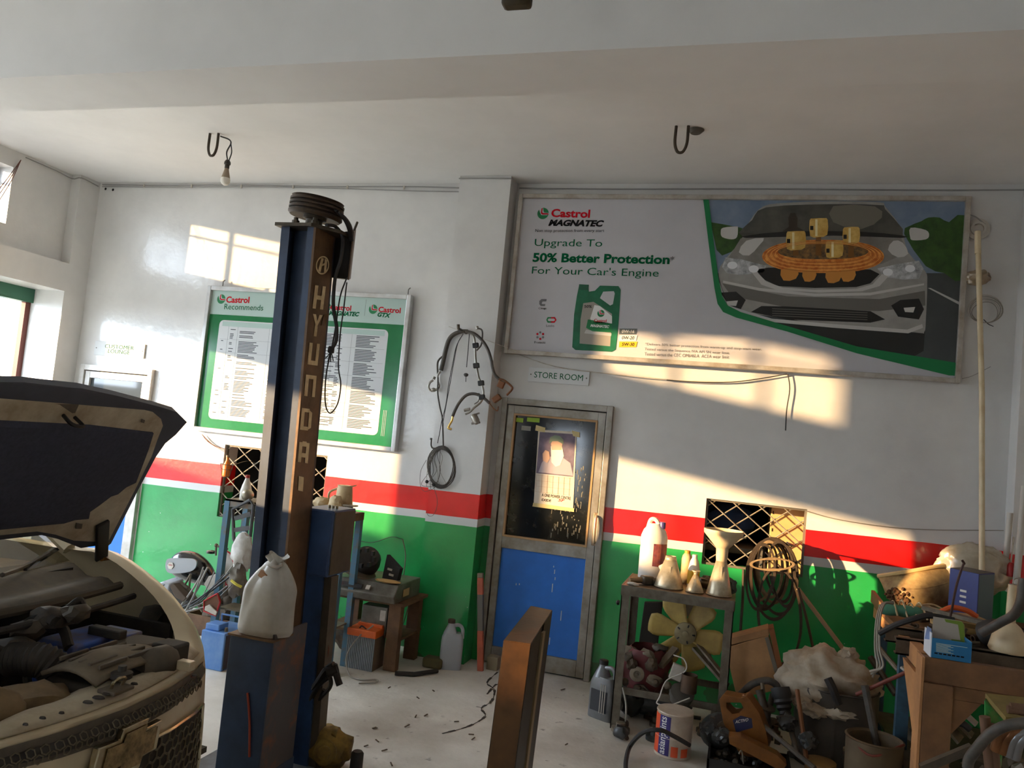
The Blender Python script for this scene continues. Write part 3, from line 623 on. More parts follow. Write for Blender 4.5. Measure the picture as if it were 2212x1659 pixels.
def side_sections(sgn):
    P = [V(x, YC+sgn*l, 0) for l, x in plan]; out = []
    for i in range(len(P)):
        a, b = P[max(0,i-1)], P[min(len(P)-1,i+1)]
        if i == 0: t = V(0, sgn, 0)
        else: t = (b-a).normalized()
        nrm = V(t.y*sgn, -t.x*sgn, 0)          # outward
        zt = ztop[i]
        prof = [(-.10,zt-.004),(-.06,zt+.004),(-.025,zt-.004),(-.004,zt-.03),(.008,zt-.09),(.016,zt-.2),(.02,max(.45,zt-.4)),(.012,.36),(-.015,.22)]
        out.append([P[i]+nrm*d+V(0,0,z) for d, z in prof])
    return out
for sgn in (1,-1):
    S = side_sections(sgn); cols = list(zip(*S)); cols = [smooth(c_, 3) for c_ in cols]; rows = list(zip(*cols))
    mb = MB(); mb.grid(lambda u, v: rows[round(u*(len(rows)-1))][round(v*(len(rows[0])-1))], len(rows), len(rows[0]))
    mb.build('body_side', PAINT, car, sm=50)
# cabin: roof, screens, windows
roof = MB(); roof.grid(lambda u, v: V(-3.22-u*1.5, YC+(v-.5)*1.22*(1-.04*u), 1.375+.07*math.sin(math.pi*v)*(1)+.03*math.sin(math.pi*u)), 10, 9); roof.build('roof', PAINT, car, sm=60, solid=.02)
pil = MB()
for s_ in (1,-1):
    pil.tube(smooth([(-2.55,YC+s_*.72,1.03),(-2.9,YC+s_*.66,1.27),(-3.24,YC+s_*.6,1.38)],4), .028, 8)
    pil.tube([(-3.9,YC+s_*.78,1.02),(-3.95,YC+s_*.61,1.38)], .03, 8); pil.tube([(-4.95,YC+s_*.73,1.0),(-4.72,YC+s_*.58,1.38)], .04, 8)
pil.build('window_pillars', PAINT, car)['kind'] = 'stuff'
WS = clear_glass('windscreen_glass', (200,196,180), .14)
ws = MB(); ws.grid(lambda u, v: V(-2.53-.7*v+.07*math.sin(math.pi*u)*(1-.3*v), YC+(u-.5)*(1.42-.22*v), .985+.395*v), 9, 5); ws.build('windscreen', WS, car, sm=60)
bk = MB(); bk.grid(lambda u, v: V(-5.0+.28*v, YC+(u-.5)*(1.42-.2*v), .98+.39*v), 5, 3); bk.build('rear_screen', WS, car)
for s_ in (1,-1):
    for (xa, xb) in ((-2.72,-3.87),(-3.95,-4.8)):
        MB().poly([(xa,YC+s_*.765,1.03),(xb,YC+s_*.77,1.03),(xb+.05*(xb<-4),YC+s_*.605,1.37),(xa-.42*(xa>-3),YC+s_*.6,1.37)]).build('side_window', WS, car, sm=0)
MB().span((-5.02,YC-.74,.25),(-4.98,YC+.74,.99)).build('tailgate', PAINT, car, bevel=.01)
MB().grid(lambda u, v: V(-2.62-.45*u, YC+(v-.5)*1.3, .975-.02*u), 4, 5).build('dashboard', mat('tan_dashboard', (176,140,92), .7, c2=(140,108,70), scale=7), car, sm=0)
MB().span((-4.9,YC-.7,.3),(-2.7,YC+.7,.34)).span((-4.9,YC-.7,.3),(-4.86,YC+.7,.95)).build('cabin_floor', DARKB, car, sm=0)
for s_ in (1,-1):
    st = thing
    MB().box((-3.75,YC+s_*.35,.62),(.5,.5,.16)).box((-4.02,YC+s_*.35,.95),(.14,.48,.5),rot(0,-12,0)).build('seat', mat('seat_cloth', (120,108,92), .9), car, bevel=.04)
for (x_, s_) in ((-2.2,1),(-2.2,-1),(-4.5,1),(-4.5,-1)):
    w_ = MB().lathe((x_,YC+s_*.62,.285), [(.16,0),(.285,.0),(.285,.16),(.18,.175),(.05,.16)], 24, axis=(0,s_,0)).build('wheel', mat('tyre', (34,34,34), .85), car)
    MB().lathe((x_,YC+s_*.765,.285), [(.19,0),(.18,.02),(.06,.012),(.05,.03)], 20, axis=(0,s_,0)).build('hubcap', mat('hubcap', (150,148,144), .4, .5), w_)
# front fascia pieces on the curved nose
def nose(l, z, out=0.0):
    al = abs(l); x = None
    for i in range(len(plan)-1):
        if plan[i][0] <= al <= plan[i+1][0]:
            t = (al-plan[i][0])/(plan[i+1][0]-plan[i][0]); t = t*t*(3-2*t)*.15+t*.85
            x = plan[i][1]*(1-t)+plan[i+1][1]*t; sl = (plan[i+1][1]-plan[i][1])/(plan[i+1][0]-plan[i][0]); break
    g = {0:0}
    dz = .80-z
    bul = -.004 if dz < .03 else min(.02, .004+.05*dz)
    n_ = V(1, math.copysign(-sl, l)*1.0, 0).normalized()
    return V(x, YC+l, z) + n_*(bul+out)
def nose_patch(name, top, bot, ls, m, out=.004, nv=4, sm_=60):
    mb = MB(); mb.grid(lambda u, v: nose(ls[0]+(ls[1]-ls[0])*u, top(ls[0]+(ls[1]-ls[0])*u)*(1-v)+bot(ls[0]+(ls[1]-ls[0])*u)*v, out), 25, nv); return mb.build(name, m, car, sm=sm_)
nose_patch('bumper_skin', lambda l: .803, lambda l: .25, (-.5,.5), PAINT, .003, 10)
up_t = lambda l: .796-.02*l*l; up_b = lambda l: .728+.12*l*l
nose_patch('upper_grille', up_t, up_b, (-.47,.47), BLKP, .010)
nose_patch('upper_grille_slot', lambda l: .778-.06*l*l, lambda l: .742+.09*l*l, (-.42,.42), DARKB, .0125)
lo_t = lambda l: .672-.10*l*l; lo_b = lambda l: .40+.1*l*l
nose_patch('lower_grille', lo_t, lo_b, (-.46,.46), DARKB, .007)
# honeycomb cells
hc = MB(); hs = .021
def hexring(l, z, out, r=.019):
    pts = [nose(l+r*math.cos(math.radians(60*k+30)), z+r*math.sin(math.radians(60*k+30)), out) for k in range(6)]
    hc.tube(pts, .0022, 4, closed=True)
for j in range(8):
    for i in range(-13,14):
        l = i*hs*1.73 + (hs*.866 if j % 2 else 0); z = .655 - j*hs*1.5
        if abs(l) < .44 and lo_b(l)+.01 < z < lo_t(l)-.012 and not (abs(l) < .12 and z > .62): hexring(l, z, .012)
for j in range(2):
    for i in range(-12,13):
        l = i*.034 + (.017 if j else 0); z = .768-.028*l*l - j*.018
        if abs(l) < .40: hexring(l, z, .016, .011)
hc.build('honeycomb', mat('grille_mesh', (108,98,78), .5, .3), car)['kind'] = 'stuff'
rim = [nose(l, lo_t(l)+.004, .012) for l in [(-.46+.92*i/24) for i in range(25)]]
rim += [nose(.462,.58,.012), nose(.455,.47,.012), nose(.44,.43,.012)] + [nose(l, lo_b(l), .012) for l in [(.42-.84*i/16) for i in range(17)]] + [nose(-.44,.43,.012), nose(-.455,.47,.012), nose(-.462,.58,.012)]
MB().tube(rim, .006, 6, closed=True).build('grille_trim', CHROME, car)
# bow tie emblem on the nose bar
def bow(sc, out, dz=0): 
    P = [(-.105,.026),(-.045,.026),(-.035,.044),(.05,.044),(.04,.026),(.105,.026),(.09,-.026),(.035,-.026),(.025,-.044),(-.06,-.044),(-.05,-.026),(-.12,-.026)]
    return [nose(a*sc+.012, .692+b*sc*1.3+dz, out) for a, b in P]
MB().prism(bow(1.12,.012), (.022,0,0)).build('emblem_surround', CHROME, car, bevel=.003)
MB().prism(bow(.86,.035), (.003,0,0)).build('emblem', mat('worn_gold', (172,146,102), .5, .4, c2=(96,80,56), scale=40), car)
# radiator support panel with its latch
rs = MB(); rs.grid(lambda u, v: V(-1.59-.42*((u-.5)*1.02)**2-.035-.11*v-.03*v*math.cos((u-.5)*9), YC+(u-.5)*1.02, .802+.018*math.sin(v*3.1)+.006*math.sin(u*25)*v), 41, 6); rs.build('radiator_panel', PAINT_D, car, sm=50, solid=.006)
hol = MB()
for (px,py,rx,ry) in ((213,1508,.02,.012),(190,1518,.016,.01),(92,1552,.01,.006),(133,1541,.008,.006),(230,1500,.012,.01),(55,1566,.008,.005),(290,1478,.012,.008),(420,1460,.008,.008)):
    p = Z(px,py,.824); hol.lathe(p, [(1,0),(.8,.004)], 12, sx=rx, sy=ry)
hol.build('panel_hole', DARKB, car)['kind'] = 'stuff'
p = Z(250,1493,.82); lt = MB().box(p+V(0,0,.006),(.06,.08,.012)).build('bonnet_latch', BLKP, car, bevel=.004); MB().tube(smooth([p+V(0,-.02,.01),p+V(.01,-.02,.035),p+V(.01,.02,.035),p+V(0,.02,.01)],4), .005, 6).build('latch_hook', CHROME, lt)
p = Z(262,1464,.84); MB().lathe(p, [(.03,0),(.03,.015),(.012,.02),(.012,.035)], 12).build('filler_cap', DARKB, car)
p = Z(402,1437,.83); MB().box(p,(.05,.03,.03)).build('bracket', PAINT, car, bevel=.003)
p = Z(418,1462,.80); MB().lathe(p,[(.009,0),(.007,.006)],8).build('bolt', mat('rusty_bolt', (96,52,36), .7), car)
# engine bay
bay = MB(); bay.span((-2.5,YC-.66,.42),(-1.75,YC+.64,.44)).span((-2.46,YC-.66,.44),(-2.44,YC+.64,.98))
bay.span((-2.46,YC+.62,.44),(-1.95,YC+.64,.84)).span((-2.46,YC-.66,.44),(-1.95,YC-.64,.84)).span((-1.78,YC-.5,.44),(-1.76,YC+.5,.8))
bay.build('engine_bay', DARKB, car, sm=0)
def part_px(name, px, py, z, size, m, rz=0, bev=.01, tilt=0):
    p = Z(px,py,z); return MB().box(p+V(0,0,-size[2]/2), size, rot(tilt,0,rz)).build(name, m, car, bevel=bev)
BLUEB = mat('dusty_blue_battery', (66,102,184), .5, c2=(112,98,80), scale=14)
bt = part_px('battery', 182, 1370, .86, (.16,.23,.18), BLUEB); p = Z(250,1362,.865); MB().box(p+V(0,0,-.07),(.14,.10,.14)).build('battery_end', BLUEB, car, bevel=.006)
MB().box(Z(232,1366,.872),(.13,.035,.03)).build('battery_clamp', DARKB, car, bevel=.004)
af = MB(); c_ = Z(236,1426,.85)
af.grid(lambda u, v: c_+V((u-.5)*.2, (v-.5)*.30, .02*math.sin(math.pi*u)*1.4+.02*math.sin(math.pi*v)-.02), 9, 9); af.build('air_filter_lid', mat('dusty_airbox', (134,120,98), .7, c2=(108,96,78), scale=10), car, solid=.012, sm=60)
MB().box(c_+V(0,0,-.1),(.2,.29,.14)).build('air_filter_box', DARKB, car, bevel=.02)
for i in range(5):
    for j in range(2):
        MB().bar(c_+V(-.075+i*.036,-.115+j*.115+.012*i*0,.018), c_+V(-.065+i*.036,-.02+j*.115,.024), .010, .012).build('air_slot', BLKP, car, bevel=.002)
part_px('fuse_box', 300, 1382, .86, (.13,.13,.1), mat('fuse_lid', (92,82,68), .7), 6)
sn = Z(325,1418,.85); MB().lathe(sn+V(0,-.05,-.02), [(.035,0),(.05,.03),(.05,.1),(.04,.12)], 14, axis=(.25,1,0)).build('intake_snorkel', BLKP, car)
MB().box(sn+V(.0,.09,-.02),(.09,.08,.09)).build('snorkel_mouth', DARKB, car, bevel=.008)
MB().lathe(Z(382,1430,.80),[(.03,0),(.03,.02),(.016,.022),(.016,.03)],12).build('coolant_cap', BLKP, car)
hp = smooth([Z(20,1425,.84),Z(60,1424,.85),Z(95,1428,.85),Z(120,1448,.82),Z(128,1480,.76)],8); rr_ = [.045+.006*(i % 2) for i in range(len(hp))]
MB().tube(hp, rr_, 14).build('corrugated_hose', DARKB, car)
cov = mat('dusty_engine_cover', (142,118,84), .75, c2=(108,88,62), scale=9)
MB().blob(Z(60,1525,.78), (.10,.13,.06), .25, 2.2, 3, 2).build('engine_cover', cov, car, sm=40)
MB().blob(Z(100,1545,.74), (.06,.07,.05), .3, 2.5, 3, 5).build('intake_manifold', cov, car, sm=40)
MB().blob(Z(-10,1545,.80), (.07,.07,.07), .2, 2, 3, 8).build('pulley_cover', cov, car, sm=40)
for i, (a, b, r_) in enumerate((((60,1390,.86),(160,1340,.9),.014),((30,1370,.88),(120,1345,.93),.02),((130,1330,.94),(180,1310,.96),.012),((10,1440,.82),(60,1480,.78),.012),((90,1360,.88),(150,1400,.85),.016),((150,1480,.76),(140,1440,.8),.01))):
    A, B_ = Z(*a), Z(*b); MB().tube(smooth([A,(A+B_)/2+V(0,.02,.03),B_],5), r_, 8).build('hose', DARKB, car)
for (px,py,z,sx) in ((110,1335,.93,.09),(165,1325,.95,.07),(60,1360,.9,.08),(340,1330,.82,.1),(30,1400,.86,.09)): MB().blob(Z(px,py,z),(sx*.7,sx*.6,sx*.4),.4,3,2,px).build('engine_part', mat('oily_metal', (88,78,64), .6, .15, c2=(56,50,43), scale=14), car, sm=30)
# cowl, wiper
def cowl_strip(name, ax, az, bx, bz, m, r):
    mb = MB(); pts = [V(ax+.13*math.cos((t-.5)*2.6)-.13*.27, YC+(t-.5)*1.34, az-.02*abs(t-.5)*2) for t in [i/20 for i in range(21)]]
    mb.tube(pts, r, 8); mb.build(name, m, car)
cw = MB(); cw.grid(lambda u, v: V(-2.30-.24*v+.10*math.cos((u-.5)*2.6), YC+(u-.5)*1.36, .935+.045*v+.012*math.sin(v*9)), 21, 8); cw.build('cowl_panel', BLKP, car, sm=45)
cowl_strip('cowl_seal', -2.24, .955, 0, 0, mat('rubber_seal', (78,70,58), .7), .016); cowl_strip('cowl_lip', -2.17, .925, 0, 0, DARKB, .012)
a, b = Z(5,1242,1.055), X(132,1178,-2.66); m_ = X(55,1228,-2.5)
MB().bar(m_, b, .012, .02).build('wiper_blade', DARKB, car); MB().tube(smooth([a, m_+V(0,0,.01), (m_+b)/2+V(.02,0,.015)],4), .008, 6).build('wiper_arm', BLKP, car)
# bonnet: outline on its own plane, mirrored across the car centre line
H0, H1, H2 = V(-2.36,2.55,1.04), V(-2.005,2.5,1.595), V(-1.978,1.87,1.665)
HN = (H1-H0).cross(H2-H0).normalized()
if HN.x < 0: HN = -HN        # faces forward/down, toward the camera
def hood_outline(px, off=0.0):
    P = [PL(a, b, H0+HN*off, HN) for a, b in px]
    P = [p for p in P]
    M_ = [V(p.x, 2*YC-p.y, p.z) for p in P]
    # mirrored half follows the plane tilt of the left side
    return P + M_[::-1]
edge = [(145,836),(177,839),(253,855),(342,878),(382,890),(404,912),(380,939),(357,958),(337,987),(304,1048),(240,1174),(228,1184),(207,1179),(175,1184),(124,1164),(90,1156)]
def tess(name, P, m, thick, par, bev=0):
    from mathutils.geometry import tessellate_polygon
    tri = tessellate_polygon([P]); mb = MB(); n = len(P); d = -HN*thick
    mb.add(P+[p+d for p in P], [tuple(t) for t in tri]+[tuple(n+i for i in t[::-1]) for t in tri]+[(i,(i+1) % n,n+(i+1) % n,n+i) for i in range(n)])
    return mb.build(name, m, par, sm=0)
bonnet_m = mat('bonnet_backlit_shade', (78,82,94), .5, .2, c2=(66,70,80), scale=5)  # backlit shade on the bonnet edge is put into this dark colour
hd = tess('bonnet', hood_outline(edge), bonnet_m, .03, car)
inner = [(145,855),(180,858),(260,872),(330,890),(348,905),(352,920),(340,950),(328,985),(295,1052),(235,1168),(205,1170),(160,1168),(120,1155),(80,1148)]
hi = tess('bonnet_inner', hood_outline(inner, .004), PAINT_D, .012, hd)
insul = [(145,908),(177,915),(332,936),(321,972),(294,1043),(273,1053),(255,1068),(240,1073),(215,1092),(195,1106),(192,1121),(165,1123),(139,1131),(76,1136)]
tess('insulation', hood_outline(insul, .012), mat('navy_insulation', (70,74,90), .95, c2=(58,62,76), scale=60), .01, hd)
for pts, nm in (([(118,872),(170,874),(162,892),(104,893)], 'sticker'), ([(165,1130),(178,1132),(176,1142),(164,1142)], 'oval_hole'), ([(306,905),(313,908),(311,914),(305,912)], 'oval_hole')):
    MB().poly([PL(a,b,H0+HN*.0125,HN) for a,b in pts]).build(nm, BLKP, hd, sm=0, solid=.002)
s0 = PL(135,895,H0+HN*.01,HN); s1 = PL(160,900,H0+HN*.01,HN)
MB().tube(smooth([s0, s0+HN*.05, s1+HN*.05, s1],4), .006, 6).build('striker', mat('dark_steel', (60,58,56), .5, .7), hd)
ga, gb = PL(222,1130,H0+HN*.012,HN), V(-2.36,2.56,1.02)
MB().bar(ga, gb, .05, .014, up=HN).build('hinge', mat('dark_steel'), car, bevel=.004)
MB().lathe(gb, [(.012,0),(.012,.05)], 10, axis=(0,1,0)).build('hinge_bolt', mat('brass_bolt', (180,130,70), .4, .8), car)
# ================================================================== two-post car lift, near column
lift = thing('car_lift_post', 'dark blue car lift column with rusty lettered face and top pulley', 'car lift', (-2.0,3.3,0))
NAVY = mat('worn_navy_paint', (66,82,108), .42, .1, c2=(46,56,74), scale=3, bump=.05)
RUST = mat('rusty_brown_paint', (118,88,60), .5, .15, c2=(80,60,44), scale=7, bump=.08)
RUST_O = mat('rust_blue_paint', (84,82,86), .55, .1, c2=(140,86,56), scale=10, lo=.5, hi=.75, bump=.1)
OLDST = mat('greasy_steel', (98,88,74), .45, .5, c2=(62,56,48), scale=12)
RUBBER = mat('black_rubber', (38,37,37), .6)
def lean(z): return (2.53-z)*.028
def vplate(xa, xb, ya, yb, za, zb):
    mb = MB(); vs = [V(x_+lean(z_), y_, z_) for z_ in (za, zb) for (x_, y_) in ((xa,ya),(xb,ya),(xb,yb),(xa,yb))]
    return mb.add(vs, BOXF)
vplate(-2.16,-1.975,3.37,3.385,0,2.53).build('back_plate', NAVY, lift, sm=0)
vplate(-2.16,-2.148,3.2,3.37,0,2.53).build('left_flange', NAVY, lift, sm=0)
vplate(-2.148,-2.115,3.2,3.212,0,2.53).build('guide_lip', NAVY, lift, sm=0); vplate(-2.02,-1.987,3.2,3.212,0,2.53).build('guide_lip', NAVY, lift, sm=0)
vplate(-2.13,-2.0,3.268,3.29,.6,2.53).build('inner_plate', NAVY, lift, sm=0)
face = vplate(-1.987,-1.975,3.2,3.385,0,2.53).build('lettered_face', RUST, lift, sm=0)
FN = V(1,0,.028).normalized(); FP0 = V(-1.9735,3.2,2.53)
FPn = lambda px, py: PL(px, py, FP0+V(.001,0,0), FN)
CREAM = mat('cream_stencil', (240,218,172), .55, c2=(206,180,134), scale=20)
def stencil(name, box, strokes, t=.26):
    """box: px corners tl tr br bl; strokes in unit coordinates (x right, y down)"""
    tl, tr, br, bl = [FPn(*c_) for c_ in box]
    def at(x_, y_): return tl*(1-x_)*(1-y_)+tr*x_*(1-y_)+br*x_*y_+bl*(1-x_)*y_
    mb = MB()
    for s_ in strokes: mb.poly([at(*q_) for q_ in s_])
    o_ = mb.build(name, CREAM, face, sm=0); return o_
def R_(a,b,c_,d_): return [(a,b),(c_,b),(c_,d_),(a,d_)]
def bx_(x0,y0,x1,y1,sh): return [(x0,y0),(x1,y0+3),(x1-sh,y1),(x0-sh,y1-3)]
stencil('letter', bx_(681,616,704,669,6), [R_(0,0,.3,1),R_(.7,0,1,1),R_(.3,.42,.7,.6)])
stencil('letter', bx_(676,678,697,728,6), [[(0,0),(.32,0),(.62,.45),(.62,.62),(.38,.62),(.38,.45)],[(.68,0),(1,0),(.62,.5),(.5,.35)],R_(.36,.55,.64,1)])
stencil('letter', bx_(669,740,691,790,5), [R_(0,0,.3,1),R_(.72,0,1,1),R_(.3,.8,.72,1)])
stencil('letter', bx_(661,809,684,858,4), [R_(0,0,.3,1),R_(.72,0,1,1),R_(.3,0,.72,.18)])
stencil('letter', bx_(652,881,675,931,4), [R_(0,0,.3,1),[(.72,.06),(1,.16),(1,.86),(.72,.96)],R_(.3,0,.74,.17),R_(.3,.83,.74,1)])
stencil('letter', bx_(647,952,669,1001,4), [R_(0,.05,.32,1),R_(.7,.05,1,1),R_(.3,0,.7,.24),R_(.3,.55,.7,.75)])
stencil('letter', bx_(645,1028,657,1062,2), [R_(0.05,0,.95,1)])
ring = MB(); C0 = FPn(697,573); eu, ev = FPn(711,574)-C0, FPn(699,553)-C0
for i in range(32):
    a0, a1 = 2*math.pi*i/32, 2*math.pi*(i+1)/32
    f_ = lambda a, k: C0+eu*(k*math.cos(a))+ev*(k*math.sin(a))
    ring.poly([f_(a0,1),f_(a1,1),f_(a1,.84),f_(a0,.84)])
for pts in ([(-.62,-.62),(-.22,-.76),(.05,.72),(-.3,.78)], [(.3,-.78),(.62,-.6),(.62,.55),(.22,.76)], [(-.15,-.12),(.4,.08),(.4,.3),(-.1,.12)]): ring.poly([C0+eu*a+ev*b+V(.0004,0,0) for a, b in pts])
ring.build('emblem', CREAM, face, sm=0)
# top plate, pulley, bracket
tp = MB(); tp.prism([(-2.185,3.18,2.53),(-1.99,3.18,2.53),(-1.90,3.30,2.53),(-1.90,3.42,2.53),(-2.17,3.42,2.53)], (0,0,.016)); tp.build('top_plate', OLDST, lift, sm=0)
pc = V(-2.035,3.27,2.546); tax = V(.10,-.02,1).normalized()
MB().lathe(pc, [(.04,0),(.04,.035),(.055,.04),(.055,.06)], 16, axis=tax).build('pulley_hub', OLDST, lift)
prof = [(.05,.055),(.118,.045),(.122,.05)]
for i in range(4): prof += [(.128,.055+i*.019),(.128,.065+i*.019),(.117,.069+i*.019),(.117,.072+i*.019)]
prof += [(.124,.135),(.05,.128)]
pl_ = MB().lathe(pc, prof, 36, axis=tax).build('pulley', mat('rusty_pulley', (78,62,46), .5, .5, c2=(44,36,30), scale=16), lift)
MB().lathe(pc+tax*.128, [(.03,0),(.026,.012),(.014,.016),(.012,.026)], 10, axis=tax).build('pulley_nut', OLDST, pl_)
for (px,py) in ((632,470),(672,484)): p = W(px,py,3.19); MB().lathe((p.x,3.22,2.546),[(.018,0),(.018,.02),(.011,.022),(.011,.034)],8).build('bolt', OLDST, lift)
MB().add([W(a,b,3.40) for a,b in ((712,505),(764,500),(752,604),(718,600))],[(0,1,2,3)]).build('motor_bracket', mat('black_plate', (24,22,22), .5, .2), lift, sm=0, solid=.02)
MB().add([W(764,500,3.38),W(768,496,3.50),W(756,602,3.50),W(752,604,3.38)],[(0,1,2,3)]).build('bracket_flange', RUST, lift, sm=0, solid=.006)
for i in range(3):
    MB().tube(smooth([W(722+i*5,452+i*3,3.22),W(742+i*4,472+i*2,3.27),W(753+i*3,495,3.34),W(757+i*2,520,3.38)],5), .007, 6).build('belt', RUBBER, lift)
MB().tube([W(760,510,3.42),W(772,480,3.46)], .006, 6).build('rod', OLDST, lift)
def cable(name, pts, r, m, par, n=6): return MB().tube(smooth([W(*p) for p in pts], 6), r, n).build(name, m, par)
cable('power_cable', [(705,486,3.22),(725,490,3.3),(740,515,3.33),(736,560,3.33),(724,600,3.33),(720,660,3.33),(727,705,3.33),(726,735,3.33),(718,752,3.33)], .009, RUBBER, lift)
cable('loop_wire', [(749,600,3.36),(735,640,3.36),(726,700,3.36),(718,745,3.36),(706,800,3.36),(702,850,3.36),(705,882,3.36),(715,892,3.36),(730,870,3.36),(736,830,3.36),(731,790,3.36),(735,720,3.36),(742,670,3.36),(749,610,3.36)], .0035, RUBBER, lift)
MB().lathe(W(716,748,3.33), [(.012,0),(.016,.008),(.016,.03),(.01,.034)], 8, axis=(0,0,-1)).build('plug', RUBBER, lift)
for (a,b) in ((702,775),(708,782),(714,782),(720,780)): cable('bare_wire', [(715,760,3.33),((715+a)/2,768,3.33),(a,b,3.33)], .0025, RUBBER, lift)
MB().poly([FPn(700,680), W(711,677,3.36), W(702,705,3.36), FPn(694,703)]).build('rusty_tab', RUST, lift, sm=0, solid=.003)
# control cabinet and rear column
cz1, cz0 = W(690,1100,3.4).z, W(675,1243,3.4).z
cxa, cxb = W(657,1096,3.4).x, W(722,1107,3.4).x
cb = MB().span((cxa,3.4,cz0),(cxb,3.62,cz1)).build('control_cabinet', mat('blue_cabinet', (60,86,128), .42, .05, c2=(50,72,106), scale=5), lift, bevel=.004, sm=0)
MB().span((cxa+.004,3.394,cz0+.006),(cxb-.006,3.402,cz1-.006)).build('cabinet_door', mat('blue_cabinet'), cb, bevel=.002, sm=0)
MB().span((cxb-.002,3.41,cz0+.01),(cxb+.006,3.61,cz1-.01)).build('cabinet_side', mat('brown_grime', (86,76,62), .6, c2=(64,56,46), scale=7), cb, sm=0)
for i in range(3): MB().lathe((cxa+.08+i*.02,3.5,cz1), [(.008,0),(.008,.012),(.004,.016)], 8).build('gland', CHROME, cb)
cA, cB = W(652,1260,3.42), W(690,1260,3.42)
vplate(cA.x-.035-lean(.8)*0,cB.x-.03,3.42,3.5,0,cz0).build('rear_column', mat('blue_column', (56,84,126), .45, .05, c2=(44,60,84), scale=5), lift, sm=0)
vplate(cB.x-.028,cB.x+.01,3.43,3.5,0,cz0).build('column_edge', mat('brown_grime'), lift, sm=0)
cable('conduit', [(712,1255,3.46),(708,1300,3.46),(700,1340,3.46),(706,1400,3.46),(698,1440,3.46)], .013, mat('orange_conduit', (128,66,46), .7, c2=(96,56,40), scale=14), lift)
cable('grey_wire', [(705,1255,3.44),(697,1300,3.44),(695,1345,3.44),(690,1390,3.44)], .004, mat('grey_wire', (150,144,132), .6), lift)
cable('grey_wire', [(720,1250,3.46),(712,1285,3.46),(708,1310,3.46)], .003, mat('grey_wire'), lift)
# carriage, foot
ca = W(487,1378,3.05); cbx = W(581,1390,3.05); zt = .668
cr_ = MB(); xa, xb = -2.075, -1.862
cr_.span((xa,3.05,.09),(xb,3.062,zt)); cr_.build('carriage_front', mat('navy_carriage', (56,76,106), .45, .1, c2=(42,54,72), scale=4, bump=.05), lift, sm=0, bevel=.003)
MB().span((xb-.012,3.062,.09),(xb,3.33,zt+.03)).build('carriage_side', RUST_O, lift, sm=0, bevel=.003)
MB().span((xa,3.062,.09),(xa+.012,3.2,zt)).build('carriage_side', RUST_O, lift, sm=0)
MB().span((xa-.008,3.04,zt),(xb+.008,3.2,zt+.008)).build('carriage_top', RUST, lift, sm=0)
MB().tube(smooth([V(-1.955,3.046,.44),V(-1.94,3.046,.38),V(-1.925,3.046,.3),V(-1.91,3.046,.18)],4), .005, 5).build('orange_weld', mat('orange_rust', (158,62,36), .7), lift)
MB().span((-2.3,2.9,0),(-1.80,3.5,.018)).build('base_plate', mat('grey_base', (108,112,116), .6, .2, c2=(80,78,74), scale=8), lift, sm=0, bevel=.004)
MB().span((-2.09,3.03,.018),(-1.86,3.34,.09)).build('carriage_foot', NAVY, lift, sm=0, bevel=.004)
# lever linkage hanging off the column
LV = mat('oily_lever', (46,40,34), .45, .5, c2=(30,27,24), scale=14)
for pts, r_ in (([(668,1500,3.45),(690,1470,3.42),(705,1448,3.4),(722,1436,3.4)],.018),([(722,1436,3.4),(728,1462,3.4),(734,1480,3.4)],.016),([(664,1540,3.45),(672,1510,3.43),(690,1480,3.42),(712,1462,3.4)],.012),([(662,1568,3.45),(676,1545,3.45),(690,1512,3.44),(700,1490,3.43)],.009),([(690,1512,3.44),(715,1478,3.4),(702,1440,3.4)],.01)):
    cable('lever', pts, r_, LV, lift, 8)
MB().lathe(W(718,1448,3.4), [(.026,-.025),(.026,.025)], 14, axis=(1,.4,.5)).build('roller', LV, lift)
# white sack on the carriage
SACK = mat('white_plastic_sack', (206,202,192), .5, c2=(180,172,158), scale=5, bump=.12, bscale=16)
sk = thing('plastic_sack', 'tied white plastic sack sitting on the lift carriage', 'sack', (-1.96,3.12,zt+.008))
def sack_fn(u, v):
    a = 2*math.pi*u; h_ = v
    if h_ < .06: r_ = .118+.012*h_/.06
    elif h_ < .55: r_ = .130-.008*(h_-.06)/.49
    elif h_ < .86: r_ = .122-.062*((h_-.55)/.31)**1.5
    elif h_ < .92: r_ = .06-.035*((h_-.86)/.06)
    else: r_ = .025+.028*((h_-.92)/.08)
    fold = .10*noise.noise(Vector((math.cos(a)*1.7, math.sin(a)*1.7, h_*1.2+4)))+.07*math.sin(5*a+2.2*h_)*(.4+h_)+.06*math.sin(11*a+1.5)*h_*h_+.05*noise.noise(Vector((math.cos(a)*5, math.sin(a)*5, h_*2.2)))
    return V(-1.962+.028*h_**2+r_*(1+fold)*1.0*math.cos(a), 3.125+r_*(1+fold)*.62*math.sin(a), zt+.01+.345*h_+.012*math.sin(3*a)*h_)
mb = MB(); mb.grid(sack_fn, 56, 40, cu=True); mb.build('sack_body', SACK, sk, sm=60)
knot = V(-1.93,3.10,zt+.315)
MB().tube([knot+V(.032*math.cos(t),.022*math.sin(t),.004*math.sin(2*t)) for t in [2*math.pi*i/14 for i in range(14)]], .008, 6, closed=True).build('knot_band', SACK, sk, sm=60)
MB().box((-1.96,3.075,zt+.27),(.045,.02,.03),rot(0,25,0)).build('contents', mat('cork', (176,136,104), .8), sk, bevel=.004)
